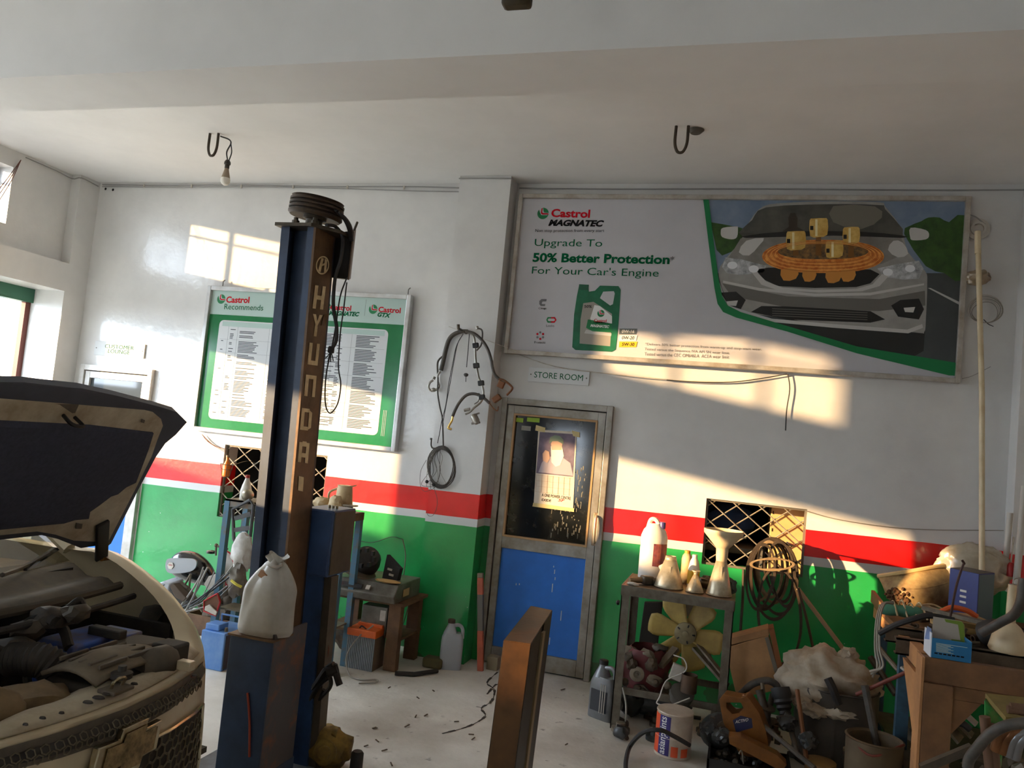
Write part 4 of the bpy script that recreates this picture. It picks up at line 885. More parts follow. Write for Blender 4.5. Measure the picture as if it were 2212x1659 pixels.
# yellow gearbox on the floor at the frame's lower edge
g = thing('yellow_gearbox', 'dirty yellow cast gearbox on the floor beside the lift column', 'gearbox', Z(700,1680,0))
YEL = mat('dirty_yellow', (150,120,50), .6, .2, c2=(70,56,34), scale=9, bump=.15)
b0 = Z(700,1672,0)
MB().blob(b0+V(-.02,.08,.09), (.10,.09,.10), .35, 2.0, 3, 3, flat=.09).build('casing', YEL, g, sm=40)
MB().lathe(b0+V(.0,.0,.10), [(.05,0),(.055,.03),(.03,.035),(.03,.05)], 14, axis=(.2,-1,.3)).build('bearing_cap', YEL, g)
MB().bar(b0+V(-.1,.1,.05), b0+V(-.04,.09,.08), .09, .07).build('shaft_housing', mat('greasy_steel'), g, bevel=.02)
MB().lathe(b0+V(.13,.06,.0), [(.03,0),(.03,.10),(.022,.11)], 12).build('rubber_foot', RUBBER, g)
# ================================================================== left-hand clutter along the back wall
def pxobj(name, lab, cat, Y, px, py, z=None):
    p = W(px, py, Y); return thing(name, lab, cat, V(p.x, p.y, p.z if z is None else z))
WOODB = mat('old_brown_wood', (116,84,58), .7, c2=(84,60,42), scale=9, bump=.1)
BLUE_P = mat('chipped_blue_paint', (74,112,136), .55, .1, c2=(104,98,86), scale=16, lo=.5, hi=.7)
DUSTM = mat('dusty_metal', (134,122,104), .5, .4, c2=(98,86,70), scale=10)
# ---- iron rack
rk = thing('iron_rack', 'tall blue iron rack standing against the wall behind the lift', 'rack', (-2.9,4.85,0))
rz = 1.03
MB().span((-3.36,4.7,rz-.012),(-2.43,4.95,rz)).build('shelf_top', mat('rack_top', (122,112,96), .6, c2=(96,84,68), scale=9), rk, sm=0)
MB().span((-3.36,4.70,rz-.05),(-2.43,4.712,rz)).build('front_rail', mat('rack_rail', (108,116,118), .6, c2=(134,110,82), scale=12), rk, sm=0)
MB().span((-2.442,4.712,rz-.05),(-2.43,4.95,rz)).build('side_rail', WOODB, rk, sm=0)
for (x_, y_) in ((-3.345,4.715),(-2.455,4.715),(-3.345,4.935),(-2.455,4.935)): MB().span((x_-.02,y_-.02,0),(x_+.02,y_+.02,rz-.012)).build('leg', BLUE_P, rk, sm=0)
MB().span((-3.345,4.74,.28),(-2.455,4.91,.29)).build('lower_shelf', mat('rack_top'), rk, sm=0)
# things on the rack
def bottle(name, lab, base, prof, m, capm=None, cap=None, n=16, group=None, sx=1, sy=1, cat='bottle'):
    t = thing(name, lab, cat, base, group); MB().lathe(base, prof, n, sx=sx, sy=sy).build('body', m, t, sm=45)
    if cap: MB().lathe(Vector(base)+V(0,0,prof[-1][1]-.004), cap, 12).build('cap', capm, t)
    return t
PLW = mat('white_plastic', (228,224,214), .4, c2=(206,196,176), scale=8)
p = W(532,1056,4.78); p.z = rz
bottle('spray_bottle', 'small white bottle with red cap on the blue rack', p, [(.038,0),(.04,.01),(.04,.06),(.03,.1),(.016,.14),(.013,.155)], PLW, mat('red_cap', (172,44,36), .5), [(.015,0),(.015,.02)])
p2 = W(545,1050,4.82); p2.z = rz
tag(MB().lathe(V(p.x+.045,4.735,rz+.042), [(.042,-.012),(.04,.004),(.022,.04),(.004,.05)], 16, axis=(.25,-.8,.45)).build('headlamp_bowl', mat('dull_reflector', (168,160,140), .35, .6)), 'loose headlamp reflector leaning on the white bottle on the rack', 'reflector')
jp = V(-2.55,4.86,rz)
j = thing('measuring_jug', 'dusty cream oil jug with side handle on the right end of the rack', 'jug', jp)
CREAM_P = mat('dusty_cream_plastic', (214,190,146), .55, c2=(178,150,108), scale=9)
MB().lathe(jp, [(.062,0),(.066,.01),(.055,.13),(.05,.17),(.054,.175)], 18).build('body', CREAM_P, j, sm=45)
MB().tube(smooth([jp+V(-.05,-.01,.15),jp+V(-.10,-.02,.12),jp+V(-.10,-.02,.07),jp+V(-.055,-.01,.04)],5), .009, 7).build('handle', CREAM_P, j)
MB().prism([jp+V(.04,-.02,.165),jp+V(.085,0,.18),jp+V(.04,.02,.165)], (0,0,.01)).build('spout', CREAM_P, j)
for i, (dx, dy, r_, lab) in enumerate(((-.13,-.06,(.06,.05,.045),'pale crumpled rag lying left of the oil jug'),(.0,-.11,(.05,.035,.06),'cream plastic funnel lump in front of the oil jug'),(-.2,-.05,(.05,.04,.03),'dusty bearing housing at the middle of the rack'))):
    c_ = jp+V(dx,dy,r_[2]*.92); tag(MB().blob(c_, r_, .3, 2.5, 3, i+4, flat=r_[2]*.9).build(('rag','plastic_guard','bearing_housing')[i], CREAM_P if i < 2 else DUSTM, sm=40), lab, ('rag','guard','bearing')[i])
tp_ = jp+V(.09,-.09,0); b_ = thing('small_can', 'short dark tin with flat lid at the rack corner', 'tin', tp_)
MB().lathe(tp_, [(.028,0),(.028,.05)], 12).build('body', mat('oily_metal'), b_); MB().box(tp_+V(.01,0,.056),(.085,.06,.008)).build('lid', mat('dusty_metal'), b_, sm=0)
# orange bottle in a wire basket on the left lattice
ob = W(487,1030,5.5); ob_t = thing('orange_bottle', 'orange bottle held in a wire basket on the left lattice', 'bottle', ob)
MB().lathe(ob, [(.02,0),(.03,.01),(.03,.09),(.012,.13),(.012,.16)], 12).build('body', mat('orange_liquid', (214,120,40), .35), ob_t)
MB().lathe(ob+V(0,0,.158), [(.014,0),(.014,.015)], 10).build('cap', DUSTM, ob_t)
wb = thing('wire_basket', 'thin wire basket hooked on the left lattice around an orange bottle', 'basket', ob+V(0,0,-.02))
for hh, rr__ in ((.0,.035),(.06,.05),(.1,.06)): MB().tube([ob+V(rr__*math.cos(a),rr__*math.sin(a)*.7,hh) for a in [2*math.pi*i/16 for i in range(16)]], .0025, 5, closed=True).build('ring', OLDST, wb)
for i in range(6): a = 2*math.pi*i/6; MB().tube([ob+V(.035*math.cos(a),.025*math.sin(a),0), ob+V(.06*math.cos(a),.042*math.sin(a),.1)], .0022, 5).build('wire', OLDST, wb)
MB().tube(smooth([ob+V(.06,0,.1),ob+V(.14,.05,.14),ob+V(.2,.1,.13)],4), .0025, 5).build('hook', OLDST, wb)
# ---- hanging plastic trim panel under the rack
tr = thing('plastic_trim', 'grey slotted plastic trim panel hanging under the rack', 'trim panel', W(525,1190,4.68))
outl = [(503,1100),(540,1080),(548,1090),(540,1165),(534,1205),(520,1190),(505,1165)]
GRYP = mat('dark_grey_plastic', (86,88,92), .5, c2=(64,64,66), scale=9)
MB().tube([W(a,b,4.68) for a,b in outl], .012, 6, closed=True).build('rim', GRYP, tr)
for a, b in (((507,1120),(542,1110)),((506,1145),(540,1140)),((515,1170),(538,1168))): MB().bar(W(*a,4.68), W(*b,4.68), .014, .03).build('rib', GRYP, tr)
# ---- motorcycle tank on scrap pile
BLKG = mat('gloss_black_paint', (22,24,28), .18, coat=.5, c2=(40,40,42), scale=9)
tk = pxobj('fuel_tank', 'black motorcycle fuel tank with chrome side panel lying on the scrap heap', 'fuel tank', 4.85, 415, 1270)
def tankf(u, v):
    a = 2*math.pi*u; s = v*2-1
    r_ = (1-abs(s)**3.2)**.5 if abs(s) < 1 else 0
    taper = 1-.28*max(0, s)
    p_ = W(418,1226,4.85)
    return p_ + V(.185*s, .10*r_*taper*math.sin(a), (.105*r_*taper)*math.cos(a)-.03*s*s-.035*s)
mb = MB(); mb.grid(tankf, 24, 19, cu=True); mb.build('shell', BLKG, tk, sm=60)
ch_ = MB(); pp = [W(a,b,4.735) for a,b in ((360,1212),(368,1206),(400,1206),(420,1208),(426,1216),(420,1230),(400,1237),(368,1238),(359,1228))]
ch_.poly(smooth(pp,3,closed=True)); ch_.build('chrome_panel', mat('bright_chrome', (150,154,160), .3, .85), tk, sm=0, solid=.012)
em = W(369,1222,4.726); MB().lathe(em, [(.026,0),(.026,.004)], 6, axis=(0,-1,0)).build('hex_badge', PLW, tk, sm=0)
put_text(MB(), 'HERO', em+V(-.017,-.0055,.001), (1,0,0), (0,0,1), .034, .009, .01).build('badge_lettering', RED_T, tk, sm=0)
MB().lathe(W(455,1195,4.84), [(.03,0),(.03,.015),(.02,.02)], 14).build('filler_cap', BLKG, tk)
lv = thing('brake_lever', 'bent bare metal brake lever sticking up behind the fuel tank', 'lever', W(470,1205,4.9))
MB().tube(smooth([W(466,1200,4.9),W(468,1180,4.9),W(478,1184,4.9),W(492,1186,4.9)],5), .007, 7).build('arm', DUSTM, lv); MB().blob(W(467,1178,4.9), .014, .2, 2, 2, 1).build('knob', DUSTM, lv)
fa = thing('grey_fairing', 'silver grey plastic fairing with dark vent on the scrap heap', 'fairing', W(360,1330,4.6))
SLV = mat('silver_plastic', (172,176,182), .35, .1, c2=(140,142,146), scale=7)
FA = [(322,1278),(335,1262),(352,1256),(366,1262),(364,1280),(385,1302),(392,1312),(370,1315),(350,1312),(330,1292)]
tess_p = [W(a,b,4.6) for a,b in FA]
MB().prism(tess_p, (.02,.12,.02)).build('panel', SLV, fa, bevel=.008)
MB().prism([W(a,b,4.595) for a,b in ((366,1266),(374,1260),(402,1292),(394,1300),(378,1290))], (.01,.05,0)).build('vent', mat('vent_brown', (84,70,58), .8), fa, bevel=.003)
MB().prism([W(a,b,4.597) for a,b in ((330,1276),(342,1266),(356,1262),(346,1278))], (.0,.01,0)).build('window', mat('smoke_plastic', (70,74,82), .2), fa)
fr = thing('bike_frame', 'grey tubular motorcycle frame stub under the fuel tank', 'frame', W(395,1330,4.7))
for a, b, r_ in (((380,1252),(406,1272),.016),((406,1272),(440,1320),.016),((400,1262),(412,1240),.008),((412,1240),(408,1275),.007),((372,1256),(404,1310),.008)): MB().tube([W(*a,4.7), W(*b,4.7)], r_, 8).build('tube', DUSTM, fr)
# control cables, each one its own thing
rr = random.Random(5); CABG = 'old control cables on the scrap heap'
for i in range(13):
    x0_ = 385+rr.uniform(-5,22); y0_ = 1320+rr.uniform(-4,6); x1_ = 455+rr.uniform(-20,62); y1_ = 1235+rr.uniform(-18,32)
    m_ = ((x0_+x1_)/2+rr.uniform(-6,10), (y0_+y1_)/2+rr.uniform(-2,12))
    Yd = 4.50+.018*i
    tag(MB().tube(smooth([W(x0_,y0_,Yd),W(*m_,Yd),W(x1_,y1_,Yd)],6), rr.choice((.004,.005,.007)), 6).build('control_cable', rr.choice((RUBBER, mat('grey_cable', (112,108,102), .5), mat('pale_cable', (150,146,138), .5)))), 'thin grey or black control cable in the fanned bundle under the fuel tank', 'cable', CABG)
def panel_px(name, lab, cat, pts, m, Y, d=.02, edge=None):
    P = [W(a,b,Y) for a,b in pts]; cx_ = sum(p.x for p in P)/len(P)
    t = thing(name, lab, cat, V(cx_, Y, min(p.z for p in P)))
    MB().prism(P, (0,d,0)).build('sheet', m, t, sm=0, bevel=min(.004,d/4))
    if edge: MB().tube([p+V(0,-.002,0) for p in P], .006, 6, closed=True).build('edge_trim', edge, t)
    return t
REDTR = mat('red_trim', (186,34,40), .5); WPAN = mat('dirty_white_panel', (206,200,190), .55, c2=(170,158,140), scale=8)
panel_px('visor_panel', 'white side panel with red edge standing behind the rack leg', 'panel', [(475,1190),(485,1187),(498,1195),(507,1220),(505,1255),(490,1265),(478,1235)], WPAN, 4.98, .015, REDTR)
panel_px('mudguard_panel', 'white fairing piece with red edge at the foot of the rack leg', 'panel', [(441,1298),(470,1282),(476,1300),(466,1330),(441,1320)], mat('brown_lining', (112,76,56), .8), 4.45, .02, REDTR)
panel_px('white_strip', 'short white plastic strip lying below the brown fairing piece', 'strip', [(443,1310),(452,1306),(468,1322),(465,1330),(441,1318)], WPAN, 4.43, .01, None)
panel_px('helmet_shell', 'off-white half helmet shell among the cables', 'helmet', [(440,1262),(450,1245),(465,1240),(474,1250),(470,1270),(452,1280)], WPAN, 4.75, .08)
p = Z(425,1352,0); 
bx = thing('wood_crate', 'low dusty cardboard tray of scrap by the motorcycle parts', 'tray', V(p.x,5.0,0))
MB().span((-3.78,4.97,0),(-3.2,5.3,.02)).build('bottom', WOODB, bx, sm=0); MB().span((-3.78,4.97,0),(-3.2,4.985,.14)).build('front_wall', WOODB, bx, sm=0); MB().span((-3.78,5.285,0),(-3.2,5.3,.14)).build('rear_wall', WOODB, bx, sm=0); MB().span((-3.78,4.97,0),(-3.765,5.3,.14)).build('end_wall', WOODB, bx, sm=0); MB().span((-3.215,4.97,0),(-3.2,5.3,.14)).build('end_wall', WOODB, bx, sm=0)
tag(MB().blob((-3.5,5.12,.2),(.2,.16,.19),.35,3,3,6).build('scrap_heap', mat('scrap_mix', (104,88,70), .7, .2, c2=(52,46,42), scale=16)), 'heap of tangled dusty scrap parts filling the low tray', 'scrap heap')
tag(MB().lathe(Z(470,1352,0.0)+V(0,.0,0), [(.14,0),(.15,.03),(.13,.07),(.05,.09)], 20).build('wheel_hub', mat('brown_cast', (108,88,68), .6, .3, c2=(82,64,48), scale=9)), 'dusty brown brake drum lying behind the blue battery', 'brake drum')
cb_ = V(-3.01,4.81,0)
t = thing('cardboard_carton', 'cream cardboard carton standing beside the rack leg', 'carton', cb_); MB().span((-3.12,4.72,0),(-2.9,4.9,.27)).build('box', mat('cream_card', (208,196,156), .8, c2=(190,176,136), scale=5), t, sm=0, bevel=.003); MB().span((-3.12,4.712,.21),(-2.9,4.72,.27)).build('flap', mat('cream_card'), t, sm=0)
b_ = thing('cloth_bundle', 'white and yellow rag bundle hanging beside the lift column', 'rag', W(520,1295,4.55))
MB().blob(W(524,1192,4.6),(.07,.05,.13),.35,2.6,3,9).build('upper_bag', mat('white_bag', (214,212,208), .6, c2=(170,164,152), scale=9), b_, sm=50); MB().blob(W(512,1255,4.56),(.06,.05,.11),.35,2.6,3,12).build('lower_rag', mat('grey_rag', (128,120,108), .8, c2=(90,84,76), scale=9), b_, sm=50)
MB().tube(smooth([W(500,1254,4.5),W(510,1262,4.49),W(522,1268,4.5)],4), .009, 6).build('yellow_band', mat('yellow_band', (206,190,70), .6), b_)
# ---- blue car battery on the floor
bp = Z(455,1447,0); BB = mat('light_blue_battery', (86,136,206), .4, c2=(126,164,214), scale=6)
bt = thing('blue_battery', 'light blue car battery with carry handle on the floor left of the lift', 'battery', bp)
q0 = bp
MB().span((q0.x-.10,q0.y,0),(q0.x+.075,q0.y+.28,.235)).build('case', BB, bt, bevel=.006, sm=0)
MB().span((q0.x+.076,q0.y+.01,.01),(q0.x+.08,q0.y+.27,.22)).build('label_side', mat('battery_label', (62,66,74), .5), bt, sm=0)
MB().span((q0.x-.09,q0.y+.02,.235),(q0.x+.01,q0.y+.12,.275)).build('terminal_cover', BB, bt, bevel=.005, sm=0)
MB().lathe((q0.x+.045,q0.y+.05,.235), [(.012,0),(.009,.025)], 10).build('terminal', DUSTM, bt)
MB().tube([V(q0.x-.07,q0.y+.16,.235),V(q0.x-.07,q0.y+.15,.31),V(q0.x+.06,q0.y+.15,.31),V(q0.x+.06,q0.y+.16,.235)], .007, 6).build('handle', BB, bt)
tag(MB().span((q0.x+.12,q0.y+.12,0),(q0.x+.19,q0.y+.3,.2)).build('red_can', mat('red_tin', (178,34,34), .4), bevel=.006), 'red tin standing between the blue battery and the lift carriage', 'tin')
# ---- inverter on a wooden stand
st = thing('wooden_stand', 'rough wooden stand under the steel inverter', 'stand', (-2.3,5.2,0))
zs = .455
for (x_, y_) in ((-2.15,5.02),(-2.62,5.35),(-2.15,5.35)): MB().span((x_-.045,y_-.03,0),(x_+.045,y_+.03,zs)).build('leg', WOODB, st, bevel=.004, sm=0)
MB().span((-2.69,5.04,.2),(-2.1,5.38,.215)).build('shelf', WOODB, st, sm=0)
MB().span((-2.67,4.98,zs-.02),(-2.08,5.4,zs)).build('top_board', WOODB, st, sm=0)
inv = thing('power_inverter', 'grey steel inverter with red lamp and sloping front on the wooden stand', 'inverter', (-2.38,5.1,zs))
SHT = mat('grey_sheet_steel', (128,126,118), .4, .4, c2=(92,86,76), scale=7)
R7 = rot(0,0,-6)
iv = MB(); pr = [(-.21,0),(.21,0),(.21,.12),(-.17,.12),(-.23,.05)]
iv.prism([V(-2.65,5.14+a,zs+.0+b) for a,b in pr], (.52,0,0)); iv.build('case', SHT, inv, sm=0, bevel=.006)
fp_ = V(-2.42,4.934,zs+.086); MB().box(fp_+V(-.045,-.012,0),(.19,.012,.036),rot(-40,0,0)).build('socket_panel', RUBBER, inv, bevel=.006)
MB().lathe(fp_+V(-.12,-.022,.006), [(.009,0),(.006,.006)], 10, axis=(0,-1,.7)).build('lamp', mat('red_lamp', (255,40,40), .3, emit=3), inv)
MB().box(fp_+V(.09,-.012,0),(.03,.012,.03),rot(-40,0,0)).build('switch', WPAN, inv)
MB().span((-2.128,5.05,zs+.03),(-2.126,5.15,zs+.08)).build('label', mat('tan_label', (186,160,116), .6), inv, sm=0)
zt2 = zs+.12
mt = thing('fan_motor', 'black fan motor with finned round casing lying on the inverter', 'motor', (-2.45,5.1,zt2))
MB().lathe(V(-2.46,5.12,zt2+.10), [(.05,-.07),(.09,-.06),(.1,-.02),(.1,.03),(.085,.06),(.03,.07)], 20, axis=(.35,-.6,.65)).build('casing', mat('black_cast', (38,37,38), .5, .3, c2=(64,58,52), scale=14), mt)
MB().lathe(V(-2.50,5.08,zt2+.03), [(.14,0),(.13,.012)], 24, axis=(.3,.0,.95)).build('shroud', mat('brown_dusty_plastic', (92,80,66), .7), mt)
for i in range(8): a = 2*math.pi*i/8; MB().box(V(-2.44+.075*math.cos(a),5.06+.03*math.sin(a)-.02,zt2+.135+.05*math.sin(a)),(.018,.03,.03)).build('fin', RUBBER, mt)
pn = thing('dashboard_panel', 'thin black panel with small labels propped upright on the inverter', 'panel', (-2.2,5.15,zt2))
P = [W(a,b,5.12) for a,b in ((822,1265),(836,1198),(864,1228),(856,1262))]; MB().prism(P, (.015,.02,0)).build('sheet', mat('matt_black', (30,30,32), .5), pn, sm=0)
for (a,b) in ((842,1230),(845,1242)): MB().box(W(a,b,5.115),(.035,.004,.014),rot(0,8,0)).build('label', WPAN, pn)
tag(MB().blob(V(-2.22,5.0,zt2+.012),(.10,.04,.012),.4,3,2,3).build('dry_leaf', mat('straw', (176,142,86), .9)), 'dry straw-coloured scrap lying on the front of the inverter', 'scrap')
sp = thing('stabiliser_box', 'small grey metal box with peeling label on the stand shelf', 'box', (-2.33,5.12,.215)); MB().span((-2.41,5.03,.215),(-2.22,5.2,.4)).build('case', SHT, sp, sm=0, bevel=.004); MB().span((-2.40,5.027,.23),(-2.30,5.03,.27)).build('label', WPAN, sp, sm=0); MB().span((-2.27,5.027,.31),(-2.23,5.03,.38)).build('label', WPAN, sp, sm=0)
tag(MB().blob((-2.58,5.25,.1),(.12,.1,.1),.35,2.6,3,14,flat=.095).build('motor_scrap', mat('scrap_mix')), 'dark rounded motor scrap under the wooden stand', 'scrap')
# ---- orange topped battery
op = Z(772,1446,0)
o_ = thing('orange_battery', 'ribbed grey battery with an orange lid on the floor before the stand', 'battery', op)
ow, od = .205, .17; ox = op.x-.1; oy = op.y
for i in range(16): MB().span((ox+i*ow/16+.002,oy,0),(ox+(i+1)*ow/16-.002,oy+.008,.215)).build('rib', mat('grey_rib', (122,128,132), .5), o_, sm=0)
MB().span((ox,oy+.006,0),(ox+ow,oy+od,.218)).build('case', mat('brown_case', (108,92,78), .6), o_, sm=0)
MB().span((ox-.004,oy-.004,.215),(ox+ow+.004,oy+od+.004,.262)).build('lid', mat('orange_plastic', (226,104,40), .45, c2=(200,88,36), scale=8), o_, bevel=.004, sm=0)
MB().span((ox+.02,oy+.1,.262),(ox+ow,oy+od,.283)).build('lid_step', mat('orange_plastic'), o_, bevel=.004, sm=0)
MB().tube(smooth([V(ox+.07,oy+.03,.262),V(ox+.09,oy+.02,.28),V(ox+.12,oy+.03,.262)],4), .005, 6).build('handle', RUBBER, o_)
tag(MB().tube(smooth([V(ox+.16,oy+.05,.29),V(ox+.08,oy-.02,.2),V(ox+.03,oy-.04,.08),Z(755,1458,.01),Z(780,1468,.008),Z(812,1468,.008),Z(812,1474,.008),Z(775,1476,.008)],7), .005, 6).build('charging_lead', mat('grey_wire')), 'grey charging lead draped over the orange battery onto the floor', 'cable')
# ---- bottle, level, hose by the pillar
def jerry(name, lab, base, w, d_, h_, m, capm, face=0.0, labm=None, handle=True):
    """slab-sided oil bottle: lofted body with an arched handle and off-centre neck"""
    t = thing(name, lab, 'bottle', base); R = rot(0,0,face); B = Vector(base)
    prof = [(0,1,1),(.02,1.03,1.05),(.5,1.03,1.05),(.62,1,1),(.72,.82,.86)]
    vs = []; n = 20
    for hh, kx, ky in prof:
        for k in range(n):
            a = 2*math.pi*k/n; cx_, sy_ = math.cos(a), math.sin(a)
            x_ = math.copysign(abs(cx_)**.45, cx_)*w/2*kx; y_ = math.copysign(abs(sy_)**.45, sy_)*d_/2*ky
            vs.append(B + R @ V(x_, y_, hh*h_))
    fs = [(i*n+k, i*n+(k+1) % n, (i+1)*n+(k+1) % n, (i+1)*n+k) for i in range(len(prof)-1) for k in range(n)] + [tuple(range(n-1,-1,-1)), tuple((len(prof)-1)*n+k for k in range(n))]
    MB().add(vs, fs).build('body', m, t, sm=50)
    nk = B + R @ V(-w*.12,0,.70*h_)
    MB().lathe(nk, [(w*.34,0),(w*.24,.10*h_),(w*.16,.18*h_),(w*.15,.22*h_)], 14, sy=.8).build('neck', m, t, sm=45)
    MB().lathe(nk+V(0,0,.215*h_), [(w*.17,0),(w*.17,.07*h_),(w*.15,.075*h_)], 12).build('cap', capm, t)
    MB().tube(smooth([B + R @ V(-w*.05,0,.86*h_), B + R @ V(w*.25,0,.88*h_), B + R @ V(w*.42,0,.80*h_), B + R @ V(w*.45,0,.62*h_)],5), w*.085, 8).build('handle', m, t)
    if labm: MB().box(B + R @ V(0,-d_*.53,.32*h_),(w*.7,.004,h_*.36),R).build('label', labm, t, sm=0)
    return t
wp = Z(968,1446,0); jerry('oil_bottle', 'pale silver oil bottle standing by the foot of the pillar', V(wp.x,wp.y+.03,0), .15, .09, .34, mat('pale_silver_plastic', (176,182,190), .32, .2), mat('brown_cap', (78,66,54), .6), 20)
lvl = thing('spirit_level', 'orange tipped straight bar leaning in the corner by the store door', 'bar', W(1045,1440,5.36))
A, B_ = V(-1.62,5.36,.0), V(-1.70,5.40,.64)
OR = mat('faded_orange', (196,98,70), .6, c2=(160,84,62), scale=9)
for t0, t1, m_, nm in ((0,.42,OR,'lower_grip'),(.42,.8,mat('grey_alloy', (110,106,100), .5, .4),'shaft'),(.8,.98,OR,'upper_grip'),(.98,1.03,DUSTM,'tip')): MB().bar(A.lerp(B_,t0), A.lerp(B_,t1), .042, .026, up=(0,1,0)).build(nm, m_, lvl, bevel=.003, sm=0)
tag(MB().tube([Z(853,1454,.018),Z(895,1456,.018),Z(945,1449,.018)], .014, 10).build('rubber_hose_stub', RUBBER), 'short black hose lying on the floor before the green pillar', 'hose')
tag(MB().span((-2.0,5.2,0),(-1.86,5.3,.07)).build('stone_block', mat('olive_stone', (92,86,58), .9), bevel=.015), 'small mossy block lying against the pillar base', 'block')
tag(MB().span((-1.60,5.42,0),(-1.52,5.5,.09)).build('wood_offcut', mat('pale_offcut', (150,136,112), .8), bevel=.004), 'small pale offcut standing on the door sill', 'offcut')
tag(MB().tube(smooth([W(870,1165,5.585),W(845,1160,5.58),W(800,1172,5.58),W(750,1160,5.585)],6), .004, 6).build('wall_wire', mat('green_wire', (60,104,72), .6)), 'thin wire sagging along the green wall above the inverter', 'wire')
tag(MB().tube(smooth([W(870,1165,5.58),W(876,1200,5.56),W(872,1260,5.5),W(888,1280,5.5),W(870,1350,5.45),W(850,1400,5.4),W(835,1428,5.3)],6), .004, 6).build('drop_wire', mat('brown_wire', (96,60,48), .6)), 'brown wire dropping from the wall to the floor beside the inverter', 'wire')
# wires from the chart down to the left lattice
for i, (dx) in enumerate((0,12,24)):
    tag(MB().tube(smooth([W(436,938,5.58),W(450+dx*.4,955+dx*.2,5.58),W(488,978-dx*.3,5.585)],5), .0022, 5).build('chart_wire', mat('brown_wire')), 'thin brown wire looping from the chart corner to the left lattice', 'wire', 'chart wires')
# ================================================================== middle: slab, hoses on the pillar, work table
# ---- steel slab standing in front
sl_ = thing('steel_slab_post', 'rusty brown steel box post standing upright in front of the store door', 'steel post', (-.52,2.4,0))
BRN = mat('rusty_flat_steel', (98,66,36), .36, .45, c2=(62,44,28), scale=6, bump=.05)
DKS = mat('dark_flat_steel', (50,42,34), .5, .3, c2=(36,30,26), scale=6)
zt_ = 1.075
T = [Z(1089,1384,zt_), Z(1146,1392,zt_), Z(1192,1319,zt_), Z(1147,1310,zt_)]
Bm = [V(p.x-.035, p.y-.02, 0) for p in T]
def quad(a,b,c_,d_,m,nm,th=.004): MB().poly([a,b,c_,d_]).build(nm, m, sl_, sm=0, solid=th)
quad(T[0],T[1],T[2],T[3],BRN,'top_plate'); quad(Bm[0],Bm[1],T[1],T[0],BRN,'front_face'); quad(Bm[3],Bm[0],T[0],T[3],DKS,'left_face'); quad(Bm[2],Bm[3],T[3],T[2],DKS,'rear_face')
quad(Bm[1],Bm[1].lerp(Bm[2],.46),T[1].lerp(T[2],.46),T[1],DKS,'right_face'); quad(Bm[1].lerp(Bm[2],.58),Bm[2],T[2],T[1].lerp(T[2],.58),DKS,'right_face')
MB().bar(Bm[1].lerp(Bm[2],.52)+V(.004,0,0), T[1].lerp(T[2],.52)+V(.004,0,-.02), .03, .008, up=(1,0,0)).build('seam_strip', mat('pale_seam', (150,130,98), .5, .3), sl_, sm=0)
# ---- hoses and pipes hung on the pillar (plane just in front of it)
YP = 5.40
HOFF = 0.0
def hz(x_, y_, d_=0.0): return W(880+x_/4.146, 680+y_/4.146, YP+HOFF+d_)
def hose(name, lab, pts, r, m, cat='hose', par=None, n=8):
    mb = MB().tube(smooth([hz(*p) for p in pts], 6), r, n)
    if par: return mb.build(name, m, par)
    return tag(mb.build(name, m), lab, cat)
HR = mat('dusty_rubber_hose', (62,58,54), .6, c2=(92,84,74), scale=14)
ALP = mat('dull_alloy_pipe', (168,164,156), .35, .7, c2=(128,120,106), scale=14)
HOFF = -0.000
h1 = thing('coolant_hose', 'thick arched rubber coolant hose with metal elbow hung on the pillar', 'hose', hz(280,640))
hose('hose','',[(540,150),(480,150),(410,180),(370,230),(345,310),(320,420),(300,500)], .016, HR, par=h1, n=10)
hose('metal_elbow','',[(295,505),(272,545),(272,600),(285,640),(260,670),(215,680),(190,650),(200,610),(230,585)], .009, ALP, par=h1)
MB().lathe(hz(232,575), [(.014,0),(.014,.02)], 8, axis=(.4,0,1)).build('end_nut', ALP, h1); MB().blob(hz(235,672), (.022,.016,.016), .1, 2, 2, 1).build('silencer', ALP, h1)
hose('side_branch','',[(320,370),(285,400),(270,440),(272,530)], .007, HR, par=h1)
HOFF = -0.040
h2 = thing('brake_pipe', 'dark brake pipe running down the left edge of the pillar', 'pipe', hz(320,1200))
hose('tube','',[(275,560),(272,700),(290,820),(312,920),(318,1050),(322,1185)], .006, HR, par=h2)
HOFF = -0.075
h3 = thing('air_line', 'alloy air conditioning line with black clamps hung on the pillar', 'pipe', hz(660,760))
hose('line','',[(520,145),(560,160),(595,200),(605,280),(610,400),(625,500),(640,570),(665,620),(680,690),(675,745)], .009, ALP, par=h3)
for p in ((612,275),(617,455),(660,612),(668,738)): MB().box(hz(*p,-.002),(.042,.03,.036),rot(0,-12,0)).build('clamp', RUBBER, h3, bevel=.004)
hose('branch','',[(680,745),(650,790),(600,830),(560,870),(520,890)], .008, ALP, par=h3); hose('branch','',[(640,700),(635,770),(600,800)], .005, ALP, par=h3)
MB().lathe(hz(590,900), [(.022,0),(.026,.012),(.026,.05),(.018,.07)], 12, axis=(.6,-.2,-.8)).build('valve_block', ALP, h3); MB().tube([hz(575,905),hz(645,880)], .006, 6).build('valve_stub', ALP, h3); MB().tube([hz(510,855),hz(560,845)], .012, 8).build('connector', ALP, h3); MB().tube([hz(575,975),hz(650,962)], .008, 6).build('connector', ALP, h3)
HOFF = -0.125
h4 = thing('power_steering_hose', 'rubber hose with rusty bracket hanging over the pillar right edge', 'hose', hz(830,600))
hose('hose','',[(520,145),(600,170),(670,230),(720,310),(750,400),(760,460),(780,530),(820,575)], .011, HR, par=h4)
